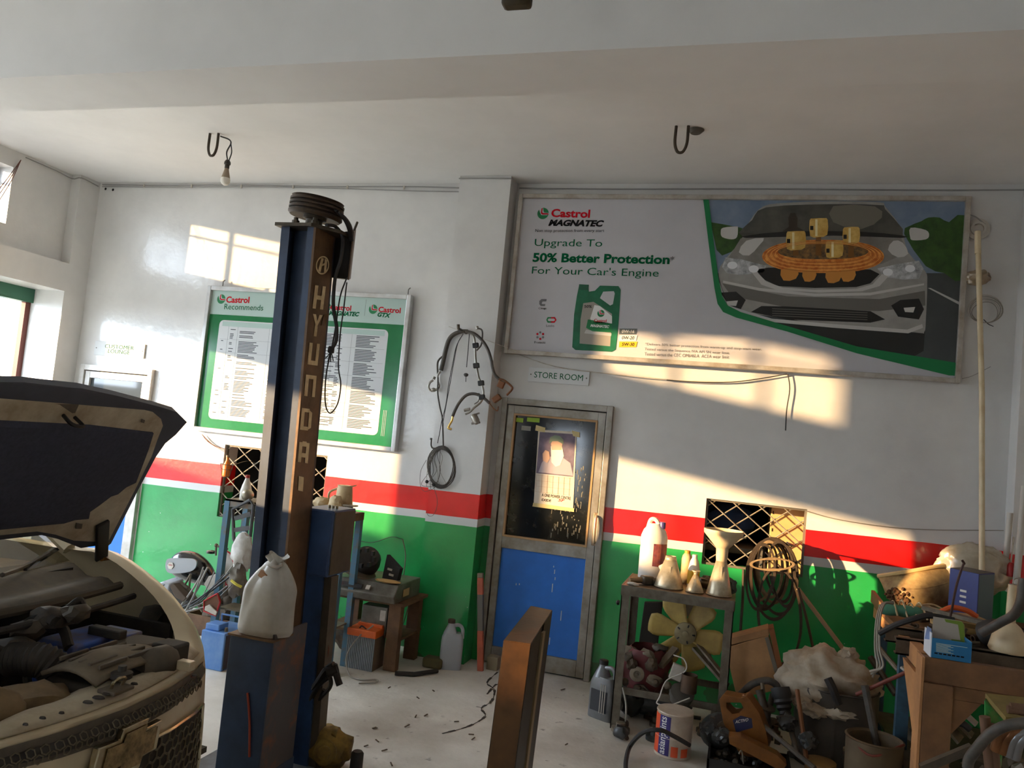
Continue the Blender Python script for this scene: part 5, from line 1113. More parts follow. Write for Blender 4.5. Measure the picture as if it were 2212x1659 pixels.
hose('rusty_pipe','',[(820,575),(870,590),(930,640),(935,670),(890,720)], .008, mat('rust_pipe', (122,78,48), .6, .3), par=h4); MB().box(hz(840,625,.0),(.045,.03,.05),rot(0,20,0)).build('bracket', mat('rust_pipe'), h4, bevel=.004); MB().box(hz(800,750,.0),(.04,.04,.06),rot(0,50,0)).build('bracket', mat('rust_pipe'), h4, bevel=.004)
HOFF = -0.080
h5 = thing('short_hose', 'short curved black hose with brass end fitting on the pillar', 'hose', hz(390,1000))
hose('hose','',[(405,910),(430,850),(470,780),(530,720),(600,708),(670,735),(735,790)], .011, HR, par=h5, n=10); hose('brass_end','',[(408,905),(398,950),(375,990),(368,1015),(395,1025)], .008, mat('brass', (214,176,100), .3, .9), par=h5); hose('tail','',[(735,790),(770,835),(805,860),(815,820)], .004, mat('rust_pipe'), par=h5)
HOFF = -0.125
h6 = thing('small_hose_fitting', 'little bent pipe fitting sticking up at the top of the hose bundle', 'fitting', hz(650,300)); hose('pipe','',[(625,120),(665,135),(672,190),(660,270),(620,320)], .006, HR, par=h6); MB().lathe(hz(628,130),[(.011,0),(.011,.02),(.006,.024)],8,axis=(-.3,0,1)).build('nut', ALP, h6)
HOFF = -0.040
sn_ = thing('hanging_sensor', 'small dark sensor dangling on a wire in the hose bundle', 'sensor', hz(525,600)); hose('wire','',[(555,170),(545,300),(530,470)], .003, RUBBER, par=sn_); MB().lathe(hz(525,540), [(.006,-.012),(.014,-.006),(.017,0),(.017,.008),(.008,.014)], 12).build('sensor', HR, sn_); MB().tube([hz(525,545),hz(523,600)], .003, 6).build('probe', HR, sn_)
HOFF = -0.100
for i, pts in enumerate(([(500,170),(440,280),(405,440),(370,620),(345,800),(310,940),(290,1050),(270,1150)], [(500,170),(450,260),(415,430),(385,600),(350,790),(330,900),(312,1000)])): hose('thin_wire', ('thin black wire running down inside the hose bundle','second thin wire of the hose bundle, nearer the pipe')[i], pts, .0028, RUBBER, 'wire')
HOFF = 0.0
p0_ = hz(515,152)
tag(MB().tube([V(p0_.x,5.44,p0_.z-.004),V(p0_.x,5.26,p0_.z+.002),V(p0_.x,5.25,p0_.z+.03)], .011, 8).build('wall_peg', OLDST), 'steel peg in the pillar face that carries the hoses', 'peg')
co = thing('cable_coil', 'coil of dark wiring loom hanging above the red stripe on the pillar', 'cable coil', hz(300,1560))
for k in range(4):
    pts = [hz(305+(125-7*k)*math.cos(a)+6*math.sin(3*a+k), 1365+(190-9*k)*math.sin(a), -.004*k) for a in [2*math.pi*i/28 for i in range(28)]]
    MB().tube(pts, .0045, 6, closed=True).build('turn', HR, co)
hose('elbow_pipe','',[(215,1120),(213,1170),(230,1195),(270,1195),(320,1195)], .006, HR, par=co); MB().lathe(hz(212,1120),[(.009,0),(.009,.014)],8).build('elbow_nut', HR, co)
rr = random.Random(8)
for k in range(9):
    x0_ = 200+rr.uniform(0,130); hose('loose_strand','',[(270+rr.uniform(-10,40),1200),(x0_,1280+rr.uniform(-30,40)),(230+rr.uniform(-60,80),1400),(x0_-rr.uniform(-60,90),1500+rr.uniform(-40,70)),(240+rr.uniform(-20,60),1540)], .0018, mat('grey_wire') if k % 3 == 0 else HR, par=co, n=4)
hose('loose_strand','',[(235,1540),(265,1640),(262,1730),(230,1795),(190,1800),(170,1760)], .0018, HR, par=co, n=4); hose('loose_strand','',[(170,1300),(120,1400),(115,1520),(150,1580),(210,1570)], .0018, HR, par=co, n=4)
for p in ((175,1495),(235,1520)): MB().blob(hz(*p,-.01), .013, .2, 2, 2, 3).build('plug', RUBBER, co)
HOFF = 0.000
tag(MB().tube([hz(370,105,.0),hz(800,260,.03),hz(1078,358,.05)], .0018, 5).build('tie_string', WPAN), 'thin pale string stretched from the pillar to the billboard corner', 'string')
# ---- grey oil bottle right of the door
gp = Z(1297,1556,0); g_ = jerry('motor_oil_bottle', 'grey oil bottle with black cap and striped side by the store door', V(gp.x,gp.y+.05,0), .165, .1, .345, mat('grey_silver_plastic', (128,130,134), .35, .3, c2=(112,112,112), scale=7), RUBBER, -25, mat('bottle_label_dark', (52,54,60), .5))
for i in range(3): MB().box(V(gp.x-.012+i*.014,gp.y-.012-.006*i,.13),(.005,.004,.17)).build('pale_stripe', WPAN, g_, sm=0)
# ---- angle iron work table
tz = .83; tx0, tx1, ty0, ty1 = -.615, .03, 4.76, 5.26
tb = thing('work_table', 'greasy angle iron work table below the lattice window', 'table', (-.3,5.0,0))
GREASE = mat('greasy_brown_top', (108,82,56), .4, .1, c2=(72,56,42), scale=8, bump=.06)
IRON = mat('grey_angle_iron', (116,108,94), .5, .25, c2=(84,74,60), scale=12, bump=.08)
MB().span((tx0,ty0,tz-.012),(tx1,ty1,tz)).build('table_top', GREASE, tb, sm=0, bevel=.002)
MB().span((tx0,ty0-.004,tz-.055),(tx1,ty0+.004,tz+.002)).build('front_angle', IRON, tb, sm=0); MB().span((tx1-.004,ty0,tz-.055),(tx1+.004,ty1,tz+.002)).build('side_angle', GREASE, tb, sm=0); MB().span((tx0-.004,ty0,tz-.055),(tx0+.004,ty1,tz+.002)).build('side_angle', IRON, tb, sm=0)
for (x_, y_, sx, sy) in ((tx0,ty0,1,1),(tx1,ty0,-1,1),(tx0,ty1,1,-1),(tx1,ty1,-1,-1)):
    MB().span((x_,y_,0),(x_+sx*.05,y_+sy*.006,tz-.012)).span((x_,y_,0),(x_+sx*.006,y_+sy*.05,tz-.012)).build('leg', IRON, tb, sm=0)
MB().span((tx0,ty0+.02,.2),(tx1,ty0+.03,.24)).span((tx0,ty1-.03,.2),(tx1,ty1-.02,.24)).build('brace_rail', IRON, tb, sm=0)['kind'] = 'stuff'
kn = W(1338,1302,4.75); MB().lathe(kn, [(.012,0),(.016,.012),(.006,.02)], 8, axis=(-1,0,0)).build('clamp_screw', RUBBER, tb)
# on the table
jb = V(-.485,5.13,tz)
jt = thing('white_jerrycan', 'tall white plastic bottle with purple label on the work table', 'bottle', jb)
WPL = mat('white_hdpe', (236,230,220), .38)
MB().lathe(jb, [(.075,0),(.084,.01),(.084,.2),(.08,.215),(.084,.23),(.084,.27),(.07,.31),(.04,.345),(.035,.35)], 22, sx=1, sy=.72, rz=.2).build('body', WPL, jt, sm=40)
MB().lathe(jb+V(.045,0,.325), [(.02,0),(.02,.035),(.018,.04)], 12).build('cap', mat('violet_cap', (80,70,130), .4), jt)
MB().tube(smooth([jb+V(-.045,0,.315),jb+V(-.03,0,.37),jb+V(.0,0,.375),jb+V(.02,0,.35)],5), .014, 8).build('handle', WPL, jt)
MB().grid(lambda u, v: jb+V(.0855*math.cos(-1.5+u*1.35), .0855*.72*math.sin(-1.5+u*1.35), .09+.14*v), 8, 2).build('label', mat('purple_label', (92,44,66), .45, c2=(176,96,72), scale=12), jt, sm=0)
ZN = mat('galvanised_tin', (206,194,168), .36, .5, c2=(160,142,112), scale=10)
def cone_funnel(name, lab, px, pyb, Y, r0, r1, h_, m=ZN, neck=None):
    b_ = W(px,pyb,Y); b_.z = tz+.002; t = thing(name, lab, 'funnel', b_)
    MB().lathe(b_, [(r0,0),(r0,.012),(r1,h_)], 20, cap=False).build('cone', m, t, solid=.002)
    MB().tube([b_+V(r0*math.cos(a),r0*math.sin(a),.004) for a in [2*math.pi*i/20 for i in range(20)]], .004, 6, closed=True).build('rolled_rim', m, t)
    if neck: MB().lathe(b_+V(0,0,h_-.004), neck, 14, cap=False).build('neck', m, t, solid=.002)
    MB().bar(b_+V(.0,-r0*.75,h_*.3), b_+V(0,-r1-.012,h_*.8), .018, .006, up=(0,-1,0)).build('clip', m, t)
    return t
cone_funnel('tin_funnel', 'wide upturned tin funnel at the left of the table', 1444, 1270, 4.92, .085, .036, .16, neck=[(.036,0),(.03,.03)])
cone_funnel('small_tin_funnel', 'small upturned tin funnel between the two larger ones', 1500, 1278, 4.88, .05, .012, .10, neck=[(.012,0),(.011,.015),(.026,.03)])
cone_funnel('tall_tin_funnel', 'tall upturned tin funnel carrying the white plastic funnel', 1553, 1282, 4.9, .072, .027, .215)
fb = W(1553,1282,4.9); fb.z = tz+.19
wf = thing('white_funnel', 'big dusty white plastic funnel standing upside down on a tin funnel', 'funnel', fb)
MB().lathe(fb, [(.03,0),(.034,.04),(.036,.085),(.04,.09),(.113,.17),(.115,.192),(.112,.195),(.106,.172),(.034,.094),(.028,0)], 26, cap=False).build('bowl', mat('dusty_white_plastic', (222,202,166), .45, c2=(200,176,136), scale=6), wf, sm=40)
MB().box(fb+V(.118,-.03,.165),(.025,.012,.008)).build('tab', mat('dusty_white_plastic'), wf)
pb = V(-.245,5.16,tz); t = bottle('coolant_bottle', 'cream ribbed bottle with orange cap on the table back edge', pb+V(-.03,.02,0), [(.03,0),(.034,.005),(.034,.15),(.03,.17),(.018,.185)], CREAM_P, mat('amber_cap', (204,148,52), .45), [(.018,0),(.018,.022)])
t = bottle('yellow_label_bottle', 'white tapered bottle with yellow label on the table', pb+V(.02,-.05,0), [(.036,0),(.036,.1),(.026,.15),(.014,.175)], PLW, PLW, [(.016,0),(.016,.02)])
MB().lathe(pb+V(.02,-.05,.01), [(.0368,0),(.0368,.085)], 16, cap=False).build('label', mat('yellow_label', (224,178,40), .45), t); MB().box(pb+V(.035,-.086,.028),(.022,.004,.03)).build('label_patch', mat('red_tin'), t)
hm = thing('wooden_mallet', 'short wooden handle with metal head at the table left corner', 'mallet', V(-.56,4.86,tz))
MB().tube([V(-.585,4.84,tz+.02),V(-.5,4.9,tz+.028)], .018, 10).build('handle', mat('round_wood', (142,116,84), .6), hm); MB().bar(V(-.515,4.88,tz+.03), V(-.46,4.93,tz+.026), .05, .05).build('head', OLDST, hm, bevel=.008)
tag(MB().blob(V(-.555,4.79,tz+.012),(.04,.018,.011),.5,3,2,2).build('crumpled_paper', WPAN), 'crumpled scrap of paper on the table front edge', 'paper')
tag(MB().lathe(V(-.43,4.93,tz+.022),[(.022,-.03),(.022,.03)],12,axis=(1,.5,0)).build('bearing', OLDST), 'small steel bearing beside the mallet on the table', 'bearing')
tag(MB().lathe(W(1428,1232,4.98), [(.03,0),(.03,.075)], 14, axis=(.9,0,.6), cap=False).build('clear_cup', mat('clear_plastic_cup', (206,196,170), .2), solid=.002), 'dusty clear plastic cup lying against the tin funnel', 'cup')
tag(MB().blob(V(-.02,4.97,tz+.05),(.055,.05,.05),.35,2.6,3,21,flat=.049).build('grey_green_rag', mat('grey_green_rag', (92,108,98), .9, c2=(52,52,46), scale=10), sm=45), 'grey green rag heap at the right end of the table', 'rag')
tag(MB().blob(V(-.13,5.06,tz+.04),(.07,.05,.04),.4,3,3,22,flat=.039).build('carburettor_part', OLDST, sm=35), 'dark carburettor body behind the white funnel', 'engine part')
tag(MB().blob(V(-.375,5.02,tz+.035),(.05,.04,.035),.5,3,3,25,flat=.034).build('terminal_parts', mat('scrap_mix'), sm=35), 'small heap of switch parts behind the wide tin funnel', 'scrap')
# ---- V belts hung on the right lattice
BLT = mat('belt_rubber', (74,58,42), .55, c2=(44,36,30), scale=10); BLT_L = mat('belt_pale', (158,132,96), .6, c2=(96,76,54), scale=12)
def belt_loop(cx_, cy_, rx, ry, Y, m, lab, w_=.010, tilt=0, egg=.0):
    pts = []
    for i in range(36):
        a = 2*math.pi*i/36; k = 1+egg*math.sin(a)
        pts.append(W(cx_+rx*k*math.cos(a)+tilt*math.sin(a), cy_+ry*math.sin(a), Y))
    mb = MB(); n = len(pts)
    vs = []
    c_ = sum((p for p in pts), V(0,0,0))/n
    for p in pts:
        o_ = (p-c_).normalized()*.009; vs += [p+o_+V(0,-w_,0), p+o_+V(0,w_,0), p-o_+V(0,w_,0), p-o_+V(0,-w_,0)]
    fs = [(i*4+k, i*4+(k+1) % 4, ((i+1) % n)*4+(k+1) % 4, ((i+1) % n)*4+k) for i in range(n) for k in range(4)]
    return tag(mb.add(vs, fs).build('drive_belt', m), lab, 'belt', 'drive belts hung on the lattice')
BG = 'brown rubber drive belt in the bunch hanging on the right lattice'
for i, (cx_,cy_,rx,ry,ti,m) in enumerate(((1660,1240,40,72,-6,BLT),(1668,1236,34,66,4,BLT_L),(1676,1245,46,82,8,BLT),(1648,1235,28,62,-8,BLT_L),(1682,1232,30,68,10,BLT),(1654,1242,36,74,-3,BLT),(1672,1252,50,86,0,BLT),(1664,1230,26,60,2,BLT_L),(1690,1240,26,70,8,BLT),(1642,1246,30,70,-6,BLT))):
    belt_loop(cx_, cy_, rx, ry, 5.54-.021*i, m, BG, .0095, ti, -.12)
belt_loop(1684,1330,46,104,5.36,BLT,'long narrow drive belt hanging lowest but one under the bunch',.006,6)
belt_loop(1668,1219,46,12,5.33,BLT_L,'pale belt looped level around the hanging bunch',.004)
tag(MB().tube(smooth([W(1606,1230,5.15),W(1604,1300,5.15),W(1600,1370,5.15),W(1612,1400,5.14),W(1650,1425,5.12),W(1700,1437,5.1),W(1740,1434,5.1),W(1757,1415,5.12),W(1752,1380,5.14),W(1738,1320,5.15),W(1724,1270,5.18)],6), .0085, 6).build('long_belt', BLT), 'longest drive belt drooping to the cardboard box and white sack', 'belt')
tag(MB().tube([W(1648,1168,5.55),W(1720,1180,5.5),W(1700,1172,5.15)], .006, 6).build('hanging_hook', STEEL), 'bent wire hook holding the belts on the lattice', 'hook')
tag(MB().tube([W(1724,1272,5.3),W(1826,1408,5.0)], .013, 8).build('wooden_stick', mat('round_wood')), 'thin wooden stick leaning from the belts to the white sack', 'stick')
# ================================================================== under and beside the work table
OILY = mat('oily_metal')
# radiator fan
fc = W(1481,1367,5.05); fn = thing('radiator_fan', 'dusty yellow radiator fan with broad blades leaning under the table', 'fan', fc+V(0,0,-.25))
FANM = mat('yellowed_plastic', (196,168,92), .5, c2=(160,134,74), scale=6)
def blade(a0, sc=1.0):
    mb = MB(); 
    def f_(u, v):
        r_ = .04+.19*v*sc; w_ = (.055+.085*v)*(1-.35*max(0,v-.8)*5*abs(u-.5)*2)
        a = a0+(u-.5)*2*w_/max(r_,.06)*.62
        return fc+V(r_*math.cos(a), .03*(u-.5), r_*math.sin(a))
    mb.grid(f_, 8, 8); mb.build('blade', FANM, fn, sm=60, solid=.004)
for a in (math.radians(172), math.radians(118), math.radians(235), math.radians(350), math.radians(55), math.radians(290)): blade(a)
MB().lathe(fc+V(0,.02,0), [(.066,0),(.066,.05),(.05,.056),(.02,.056),(.02,.07),(.01,.072)], 24, axis=(0,-1,0)).build('hub', mat('dusty_hub', (160,146,110), .45, .3, c2=(124,110,80), scale=9), fn)
for k in range(5): a = 2*math.pi*k/5; MB().box(fc+V(.05*math.cos(a),-.037,.05*math.sin(a)),(.016,.004,.008),rot(0,-math.degrees(a),0)).build('hub_slot', RUBBER, fn)
# cardboard and brackets behind
panel_px('paper_carton', 'greyish torn cardboard sheet hanging under the table top', 'cardboard', [(1462,1300),(1540,1308),(1530,1330),(1510,1345),(1490,1335),(1465,1318)], mat('grey_card', (132,116,92), .9, c2=(104,90,70), scale=7), 5.2, .015)
tag(MB().bar(W(1428,1288,5.15), W(1475,1345,5.1), .03, .008).build('wood_strip', mat('round_wood')), 'thin wooden strip slanting under the table', 'strip')
panel_px('dark_board', 'tall dark board standing behind the table left leg', 'board', [(1392,1300),(1432,1300),(1408,1502),(1364,1502)], mat('dark_board', (44,38,32), .8), 5.38, .02)
panel_px('cardboard_box', 'brown cardboard panel box leaning right of the work table', 'box', [(1566,1400),(1660,1372),(1690,1470),(1678,1492),(1592,1508)], mat('brown_card', (186,140,94), .8, c2=(156,114,76), scale=6), 5.02, .1)
o_ = bpy.data.objects['cardboard_box']
MB().prism([W(a,b,5.02) for a,b in ((1566,1396),(1568,1382),(1660,1358),(1662,1372))], (0,.1,.01)).build('flap', mat('brown_card'), o_, sm=0); MB().prism([W(a,b,5.0) for a,b in ((1660,1358),(1672,1356),(1698,1480),(1688,1480))], (0,.12,0)).build('side_panel', mat('rust_card', (138,84,48), .8), o_, sm=0)
MB().prism([W(a,b,5.015) for a,b in ((1652,1378),(1660,1376),(1690,1480),(1682,1484))], (0,.003,0)).build('tape', mat('grey_tape', (120,112,98), .6), o_, sm=0)
# red bag of scrap with an old horn/headlamp
rb = thing('red_scrap_bag', 'torn dark red bag stuffed with scrap under the work table', 'bag', W(1395,1510,4.95))
RBG = mat('dark_red_plastic', (112,44,46), .5, c2=(78,34,34), scale=8)
rc = W(1392,1455,5.0)
def bagf(u, v):
    a = 2*math.pi*u; r_ = .155*math.sin(math.pi*(.12+.72*v))**.7
    k = 1+.22*noise.noise(V(math.cos(a)*2, math.sin(a)*2, v*3))
    return V(rc.x+r_*k*math.cos(a), rc.y+.12*math.sin(a)*k, .17+.27*v)
MB().grid(bagf, 26, 14, cu=True).build('skin', RBG, rb, sm=60)
hl = thing('old_horn', 'round dusty horn disc resting in the red scrap bag', 'horn', W(1378,1462,4.86)); MB().lathe(W(1376,1456,4.86), [(.028,.05),(.04,.03),(.045,.0),(.042,-.012),(.022,-.016),(.012,-.006)], 22, axis=(-.1,1,-.1)).build('disc', mat('dusty_disc', (148,136,118), .5, .3), hl)
MB().lathe(W(1376,1457,4.838), [(.01,0),(.008,.012)], 10, axis=(0,-1,0)).build('centre_nut', DUSTM, hl)
SG = 'small scrap parts under the work table'
rr = random.Random(21)
for i, (px,py,Y) in enumerate(((1362,1420,4.9),(1398,1415,4.9),(1408,1436,4.88),(1385,1492,4.85),(1412,1470,4.86),(1365,1435,4.86),(1425,1400,5.0),(1340+20,1405,4.95))):
    c_ = W(px,py,Y)
    tag(MB().blob(c_,(.035+.02*rr.random(),.03,.025+.02*rr.random()),.5,3,2,i+30).build('scrap_part', (OILY,DUSTM,mat('scrap_mix'))[i % 3], sm=30), 'small greasy machine part in the red scrap bag', 'scrap', SG)
# black engine mount, cups, pipes
eb = thing('engine_casting', 'long black oily engine casting lying on the floor under the table', 'engine part', Z(1420,1555,0))
MB().blob(Z(1410,1555,0)+V(0,.08,.09),(.22,.1,.09),.3,3,3,41,flat=.088).build('casting', mat('black_oily', (52,54,55), .4, .2, c2=(76,76,73), scale=14), eb, sm=40)
MB().blob(Z(1345,1555,0)+V(.03,.1,.1),(.08,.08,.1),.25,3,3,43,flat=.098).build('end_housing', mat('black_oily'), eb, sm=40)
tag(MB().lathe(Z(1328,1566,0)+V(0,0,.03), [(.02,0),(.03,.02),(.03,.08),(.024,.085)], 12, axis=(1,-.6,-.1)).build('pipe_socket', mat('grey_socket', (96,92,84), .6, .3)), 'short grey pipe socket lying on the floor near the grey bottle', 'socket')
tag(MB().lathe(W(1487,1495,4.75), [(.045,0),(.045,.1),(.042,.1),(.042,.01)], 18).build('rusty_cup', mat('rusty_cup', (94,72,54), .6, .3, c2=(64,50,40), scale=9)), 'rusty open cylinder sleeve standing under the table right side', 'cylinder')
tag(MB().lathe(W(1470,1508,4.82), [(.07,0),(.07,.05),(.05,.055)], 18, axis=(.2,-.5,.8)).build('grey_ring', mat('grey_socket')), 'flat grey ring lying behind the rusty cylinder sleeve', 'ring')
tag(MB().tube(smooth([W(1345,1485,4.75),W(1352,1520,4.72),W(1352,1550,4.7),Z(1350,1562,.012)],6), .006, 6).build('grey_lead', mat('grey_wire')), 'grey lead hanging to the floor from the red bag', 'cable')
tag(MB().tube(smooth([W(1455,1415,4.8),W(1478,1425,4.78),W(1480,1450,4.76),W(1440,1470,4.76),W(1425,1505,4.72),W(1420,1520,4.7),W(1450,1522,4.68),W(1490,1508,4.68)],7), .004, 6).build('white_lead', WPAN), 'thin white lead looping around the rusty sleeve', 'cable')
tag(MB().box(W(1462,1452,4.85),(.07,.03,.09),rot(0,15,10)).build('small_box', WPAN, bevel=.003), 'small printed white box under the table', 'box')
for i, (a,b,r_) in enumerate((((1490,1370,5.1),(1560,1455,4.9),.012),((1500,1400,5.05),(1570,1480,4.85),.016),((1460,1400,5.0),(1425,1440,4.9),.02),((1520,1395,5.1),(1540,1440,4.95),.014))): tag(MB().bar(W(*a),W(*b),r_*2.4,r_).build('metal_strip', DUSTM), 'dusty flat metal strip among the fan and table leg', 'strip', 'metal strips by the fan')
eg = thing('alternator', 'dark oily alternator lying on the floor behind the paint tin', 'alternator', W(1520,1600,4.6))
ac_ = V(.0,4.68,.13)
MB().lathe(ac_, [(.06,-.09),(.09,-.07),(.095,-.02),(.095,.03),(.08,.06),(.03,.07)], 18, axis=(.3,-.8,.4)).build('housing', mat('black_oily'), eg); MB().lathe(ac_+V(.03,-.07,.03), [(.05,0),(.05,.012),(.035,.02),(.05,.028),(.05,.04)], 18, axis=(.3,-.8,.4)).build('pulley', OILY, eg)
for k in range(6): a = 2*math.pi*k/6; MB().box(ac_+V(.08*math.cos(a),.01,.08*math.sin(a)),(.025,.12,.025)).build('lug', OILY, eg, bevel=.004)
tag(MB().span((-.05,4.6,0),(.1,4.75,.035)).build('floor_block', OILY, bevel=.006), 'dark steel block under the alternator', 'block')
# paint tin
pt = Z(1449,1640,0); pn_ = thing('paint_tin', 'white paint tin with orange and purple print standing on the floor', 'paint tin', V(pt.x,pt.y+.08,0))
tc_ = V(pt.x,pt.y+.085,0); pr_ = .098
MB().lathe(tc_, [(pr_,0),(pr_+.002,.004),(pr_,.012),(pr_,.1),(pr_+.002,.104),(pr_,.11),(pr_,.225),(pr_+.003,.23),(pr_+.001,.236)], 32).build('can', mat('tin_cream', (206,190,172), .45, .1, c2=(176,156,134), scale=8), pn_, sm=40)
MB().lathe(tc_+V(0,0,.226), [(.09,0),(.09,.004),(.07,.0035)], 28).build('lid', mat('tin_lid', (186,162,140), .5, .2, c2=(150,128,106), scale=6), pn_)
def wrap(a0, a1, z0, z1, m, nm, k=.0012): MB().grid(lambda u, v: tc_+V((pr_+k)*math.cos(math.radians(a0+(a1-a0)*u)), (pr_+k)*math.sin(math.radians(a0+(a1-a0)*u)), z0+(z1-z0)*v), 10, 2).build(nm, m, pn_, sm=60)
wrap(182,222,.015,.22,mat('tin_orange',(222,84,44),.45),'orange_band'); wrap(222,262,.015,.22,mat('tin_purple',(56,46,110),.45),'purple_band'); wrap(268,290,.015,.07,mat('tin_orange'),'orange_patch'); wrap(300,325,.015,.06,mat('tin_orange'),'orange_patch')
vs_, fs_ = glyphs('asianpaints', .012); x0_ = min(a.x for a in vs_); x1_ = max(a.x for a in vs_); y0_ = min(a.y for a in vs_); y1_ = max(a.y for a in vs_)
tl_ = MB().add([tc_+V((pr_+.0025)*math.cos(math.radians(256-30*(a.y-y0_)/(y1_-y0_))), (pr_+.0025)*math.sin(math.radians(256-30*(a.y-y0_)/(y1_-y0_))), .02+.195*(a.x-x0_)/(x1_-x0_)) for a in vs_], fs_); tl_.build('lettering', WHITE, pn_, sm=0)
tag(MB().tube(smooth([Z(1353,1680,.01),Z(1352,1645,.02),Z(1362,1610,.05),W(1390,1582,4.32),W(1425,1577,4.3),W(1455,1590,4.35),W(1490,1610,4.4)],7), .012, 8).build('black_hose', RUBBER), 'black hose arching from the floor in front of the paint tin', 'hose')
# brown oil can
ac = thing('brown_oil_can', 'brown oil can with handle and dark blue label leaning beside the table leg', 'oil can', Z(1610,1650,0))
OCM = mat('bronze_plastic', (146,94,44), .38, .2, c2=(108,66,32), scale=6)
YA = 4.55
ap = [(1553,1512),(1562,1500),(1600,1508),(1612,1503),(1622,1514),(1640,1540),(1655,1580),(1660,1610),(1650,1640),(1600,1632),(1580,1600),(1562,1560)]
hp_ = [(1569,1518),(1600,1518),(1606,1530),(1596,1540),(1582,1542),(1570,1530)]
from mathutils.geometry import tessellate_polygon
P = [W(a,b,YA) for a,b in ap]; Hh = [W(a,b,YA) for a,b in hp_]; tri = tessellate_polygon([P,Hh]); al_ = P+Hh; n1, n2 = len(P), len(Hh); dd = V(.02,.1,0)
mb = MB(); N_ = n1+n2
mb.add(al_+[p+dd for p in al_], [tuple(t_) for t_ in tri]+[tuple(N_+i for i in t_[::-1]) for t_ in tri]+[(i,(i+1) % n1,N_+(i+1) % n1,N_+i) for i in range(n1)]+[(n1+i,N_+n1+i,N_+n1+(i+1) % n2,n1+(i+1) % n2) for i in range(n2)])
mb.build('body', OCM, ac, sm=0, bevel=.012)
MB().lathe(W(1610,1508,YA+.05), [(.02,0),(.018,.02)], 12, axis=(.1,0,1)).build('neck', OCM, ac)
lb = MB().poly([W(a,b,YA-.0015) for a,b in ((1583,1556),(1600,1546),(1624,1552),(1626,1572),(1590,1582))]).build('label', mat('navy_label', (44,48,82), .45), ac, sm=0, solid=.002)
tp0, tp1 = W(1588,1563,YA-.004), W(1616,1558,YA-.004); put_text(MB(), 'ACTIVO', tp0, tp1-tp0, (0.05,0,1), (tp1-tp0).length, .017, .02, .1).build('lettering', WHITE, lb, sm=0)
# ribbed brown guard, tray, pedals
panel_px('fan_shroud', 'long ribbed brown plastic shroud on the floor below the oil can', 'shroud', [(1574,1590),(1600,1592),(1680,1632),(1700,1652),(1690,1668),(1600,1620),(1576,1608)], mat('bronze_plastic'), 4.42, .08)
ty_ = thing('oil_tray', 'shallow black oil drain tray full of small greasy parts', 'tray', Z(1620,1672,0))
q_ = Z(1620,1690,0)
MB().span((q_.x-.22,q_.y,0),(q_.x+.2,q_.y+.3,.012)).build('base', RUBBER, ty_, sm=0)
for a_, b_ in (((-.22,0),(.2,.012)),((-.22,.288),(.2,.3)),((-.22,0),(-.208,.3)),((.188,0),(.2,.3))): MB().span((q_.x+a_[0],q_.y+a_[1],0),(q_.x+b_[0],q_.y+b_[1],.075)).build('wall', RUBBER, ty_, sm=0)
rr = random.Random(31)
for i in range(22):
    c_ = q_+V(rr.uniform(-.17,.15),rr.uniform(.05,.25),.045); tag(MB().lathe(c_, [(.012,0),(.018,.006),(.018,.02),(.009,.03)], 8, axis=(rr.uniform(-1,1),rr.uniform(-1,1),rr.uniform(-.3,1))).build('greasy_bolt', rr.choice((OILY,OLDST,mat('black_oily')))), 'greasy black bolt or bush in the oil drain tray', 'bolt', 'parts in the oil tray')
tag(MB().tube(smooth([Z(1596,1628,.12),Z(1602,1622,.13),Z(1606,1650,.06)],5), .004, 6).build('wire_hook', STEEL), 'bright bent wire hook standing in the oil tray', 'hook')
dr = thing('drive_shaft', 'dark car drive shaft with rubber boot leaning right of the oil can', 'drive shaft', Z(1720,1640,0))
MB().tube([W(1696,1520,4.7),W(1700,1545,4.7),W(1722,1625,4.55)], .014, 10).build('shaft', OILY, dr)
MB().lathe(W(1690,1510,4.72), [(.05,-.06),(.055,-.02),(.045,0),(.05,.015),(.038,.03),(.042,.045),(.03,.06),(.034,.075),(.02,.09)], 16, axis=(.25,-.3,-.9)).build('boot', RUBBER, dr)
dr2 = thing('suspension_strut', 'dark suspension strut standing between the oil can and the drum', 'strut', Z(1655,1630,0))
MB().tube([W(1640,1420+70,4.75),W(1655,1540,4.72),W(1662,1600,4.68)], .022, 10).build('tube', OILY, dr2); MB().tube([W(1646,1475,4.78),W(1650,1505,4.76)], .011, 8).build('rod', DUSTM, dr2); MB().lathe(W(1655,1530,4.72),[(.05,0),(.05,.008)],16,axis=(.1,-.1,1)).build('spring_seat', OILY, dr2)
tag(MB().tube(smooth([W(1600,1500,4.85),W(1625,1478,4.82),W(1655,1470,4.8),W(1675,1478,4.8),W(1680,1490,4.8)],6), .02, 10).build('radiator_hose', mat('dusty_rubber_hose')), 'curved dusty radiator hose before the cardboard panel', 'hose')
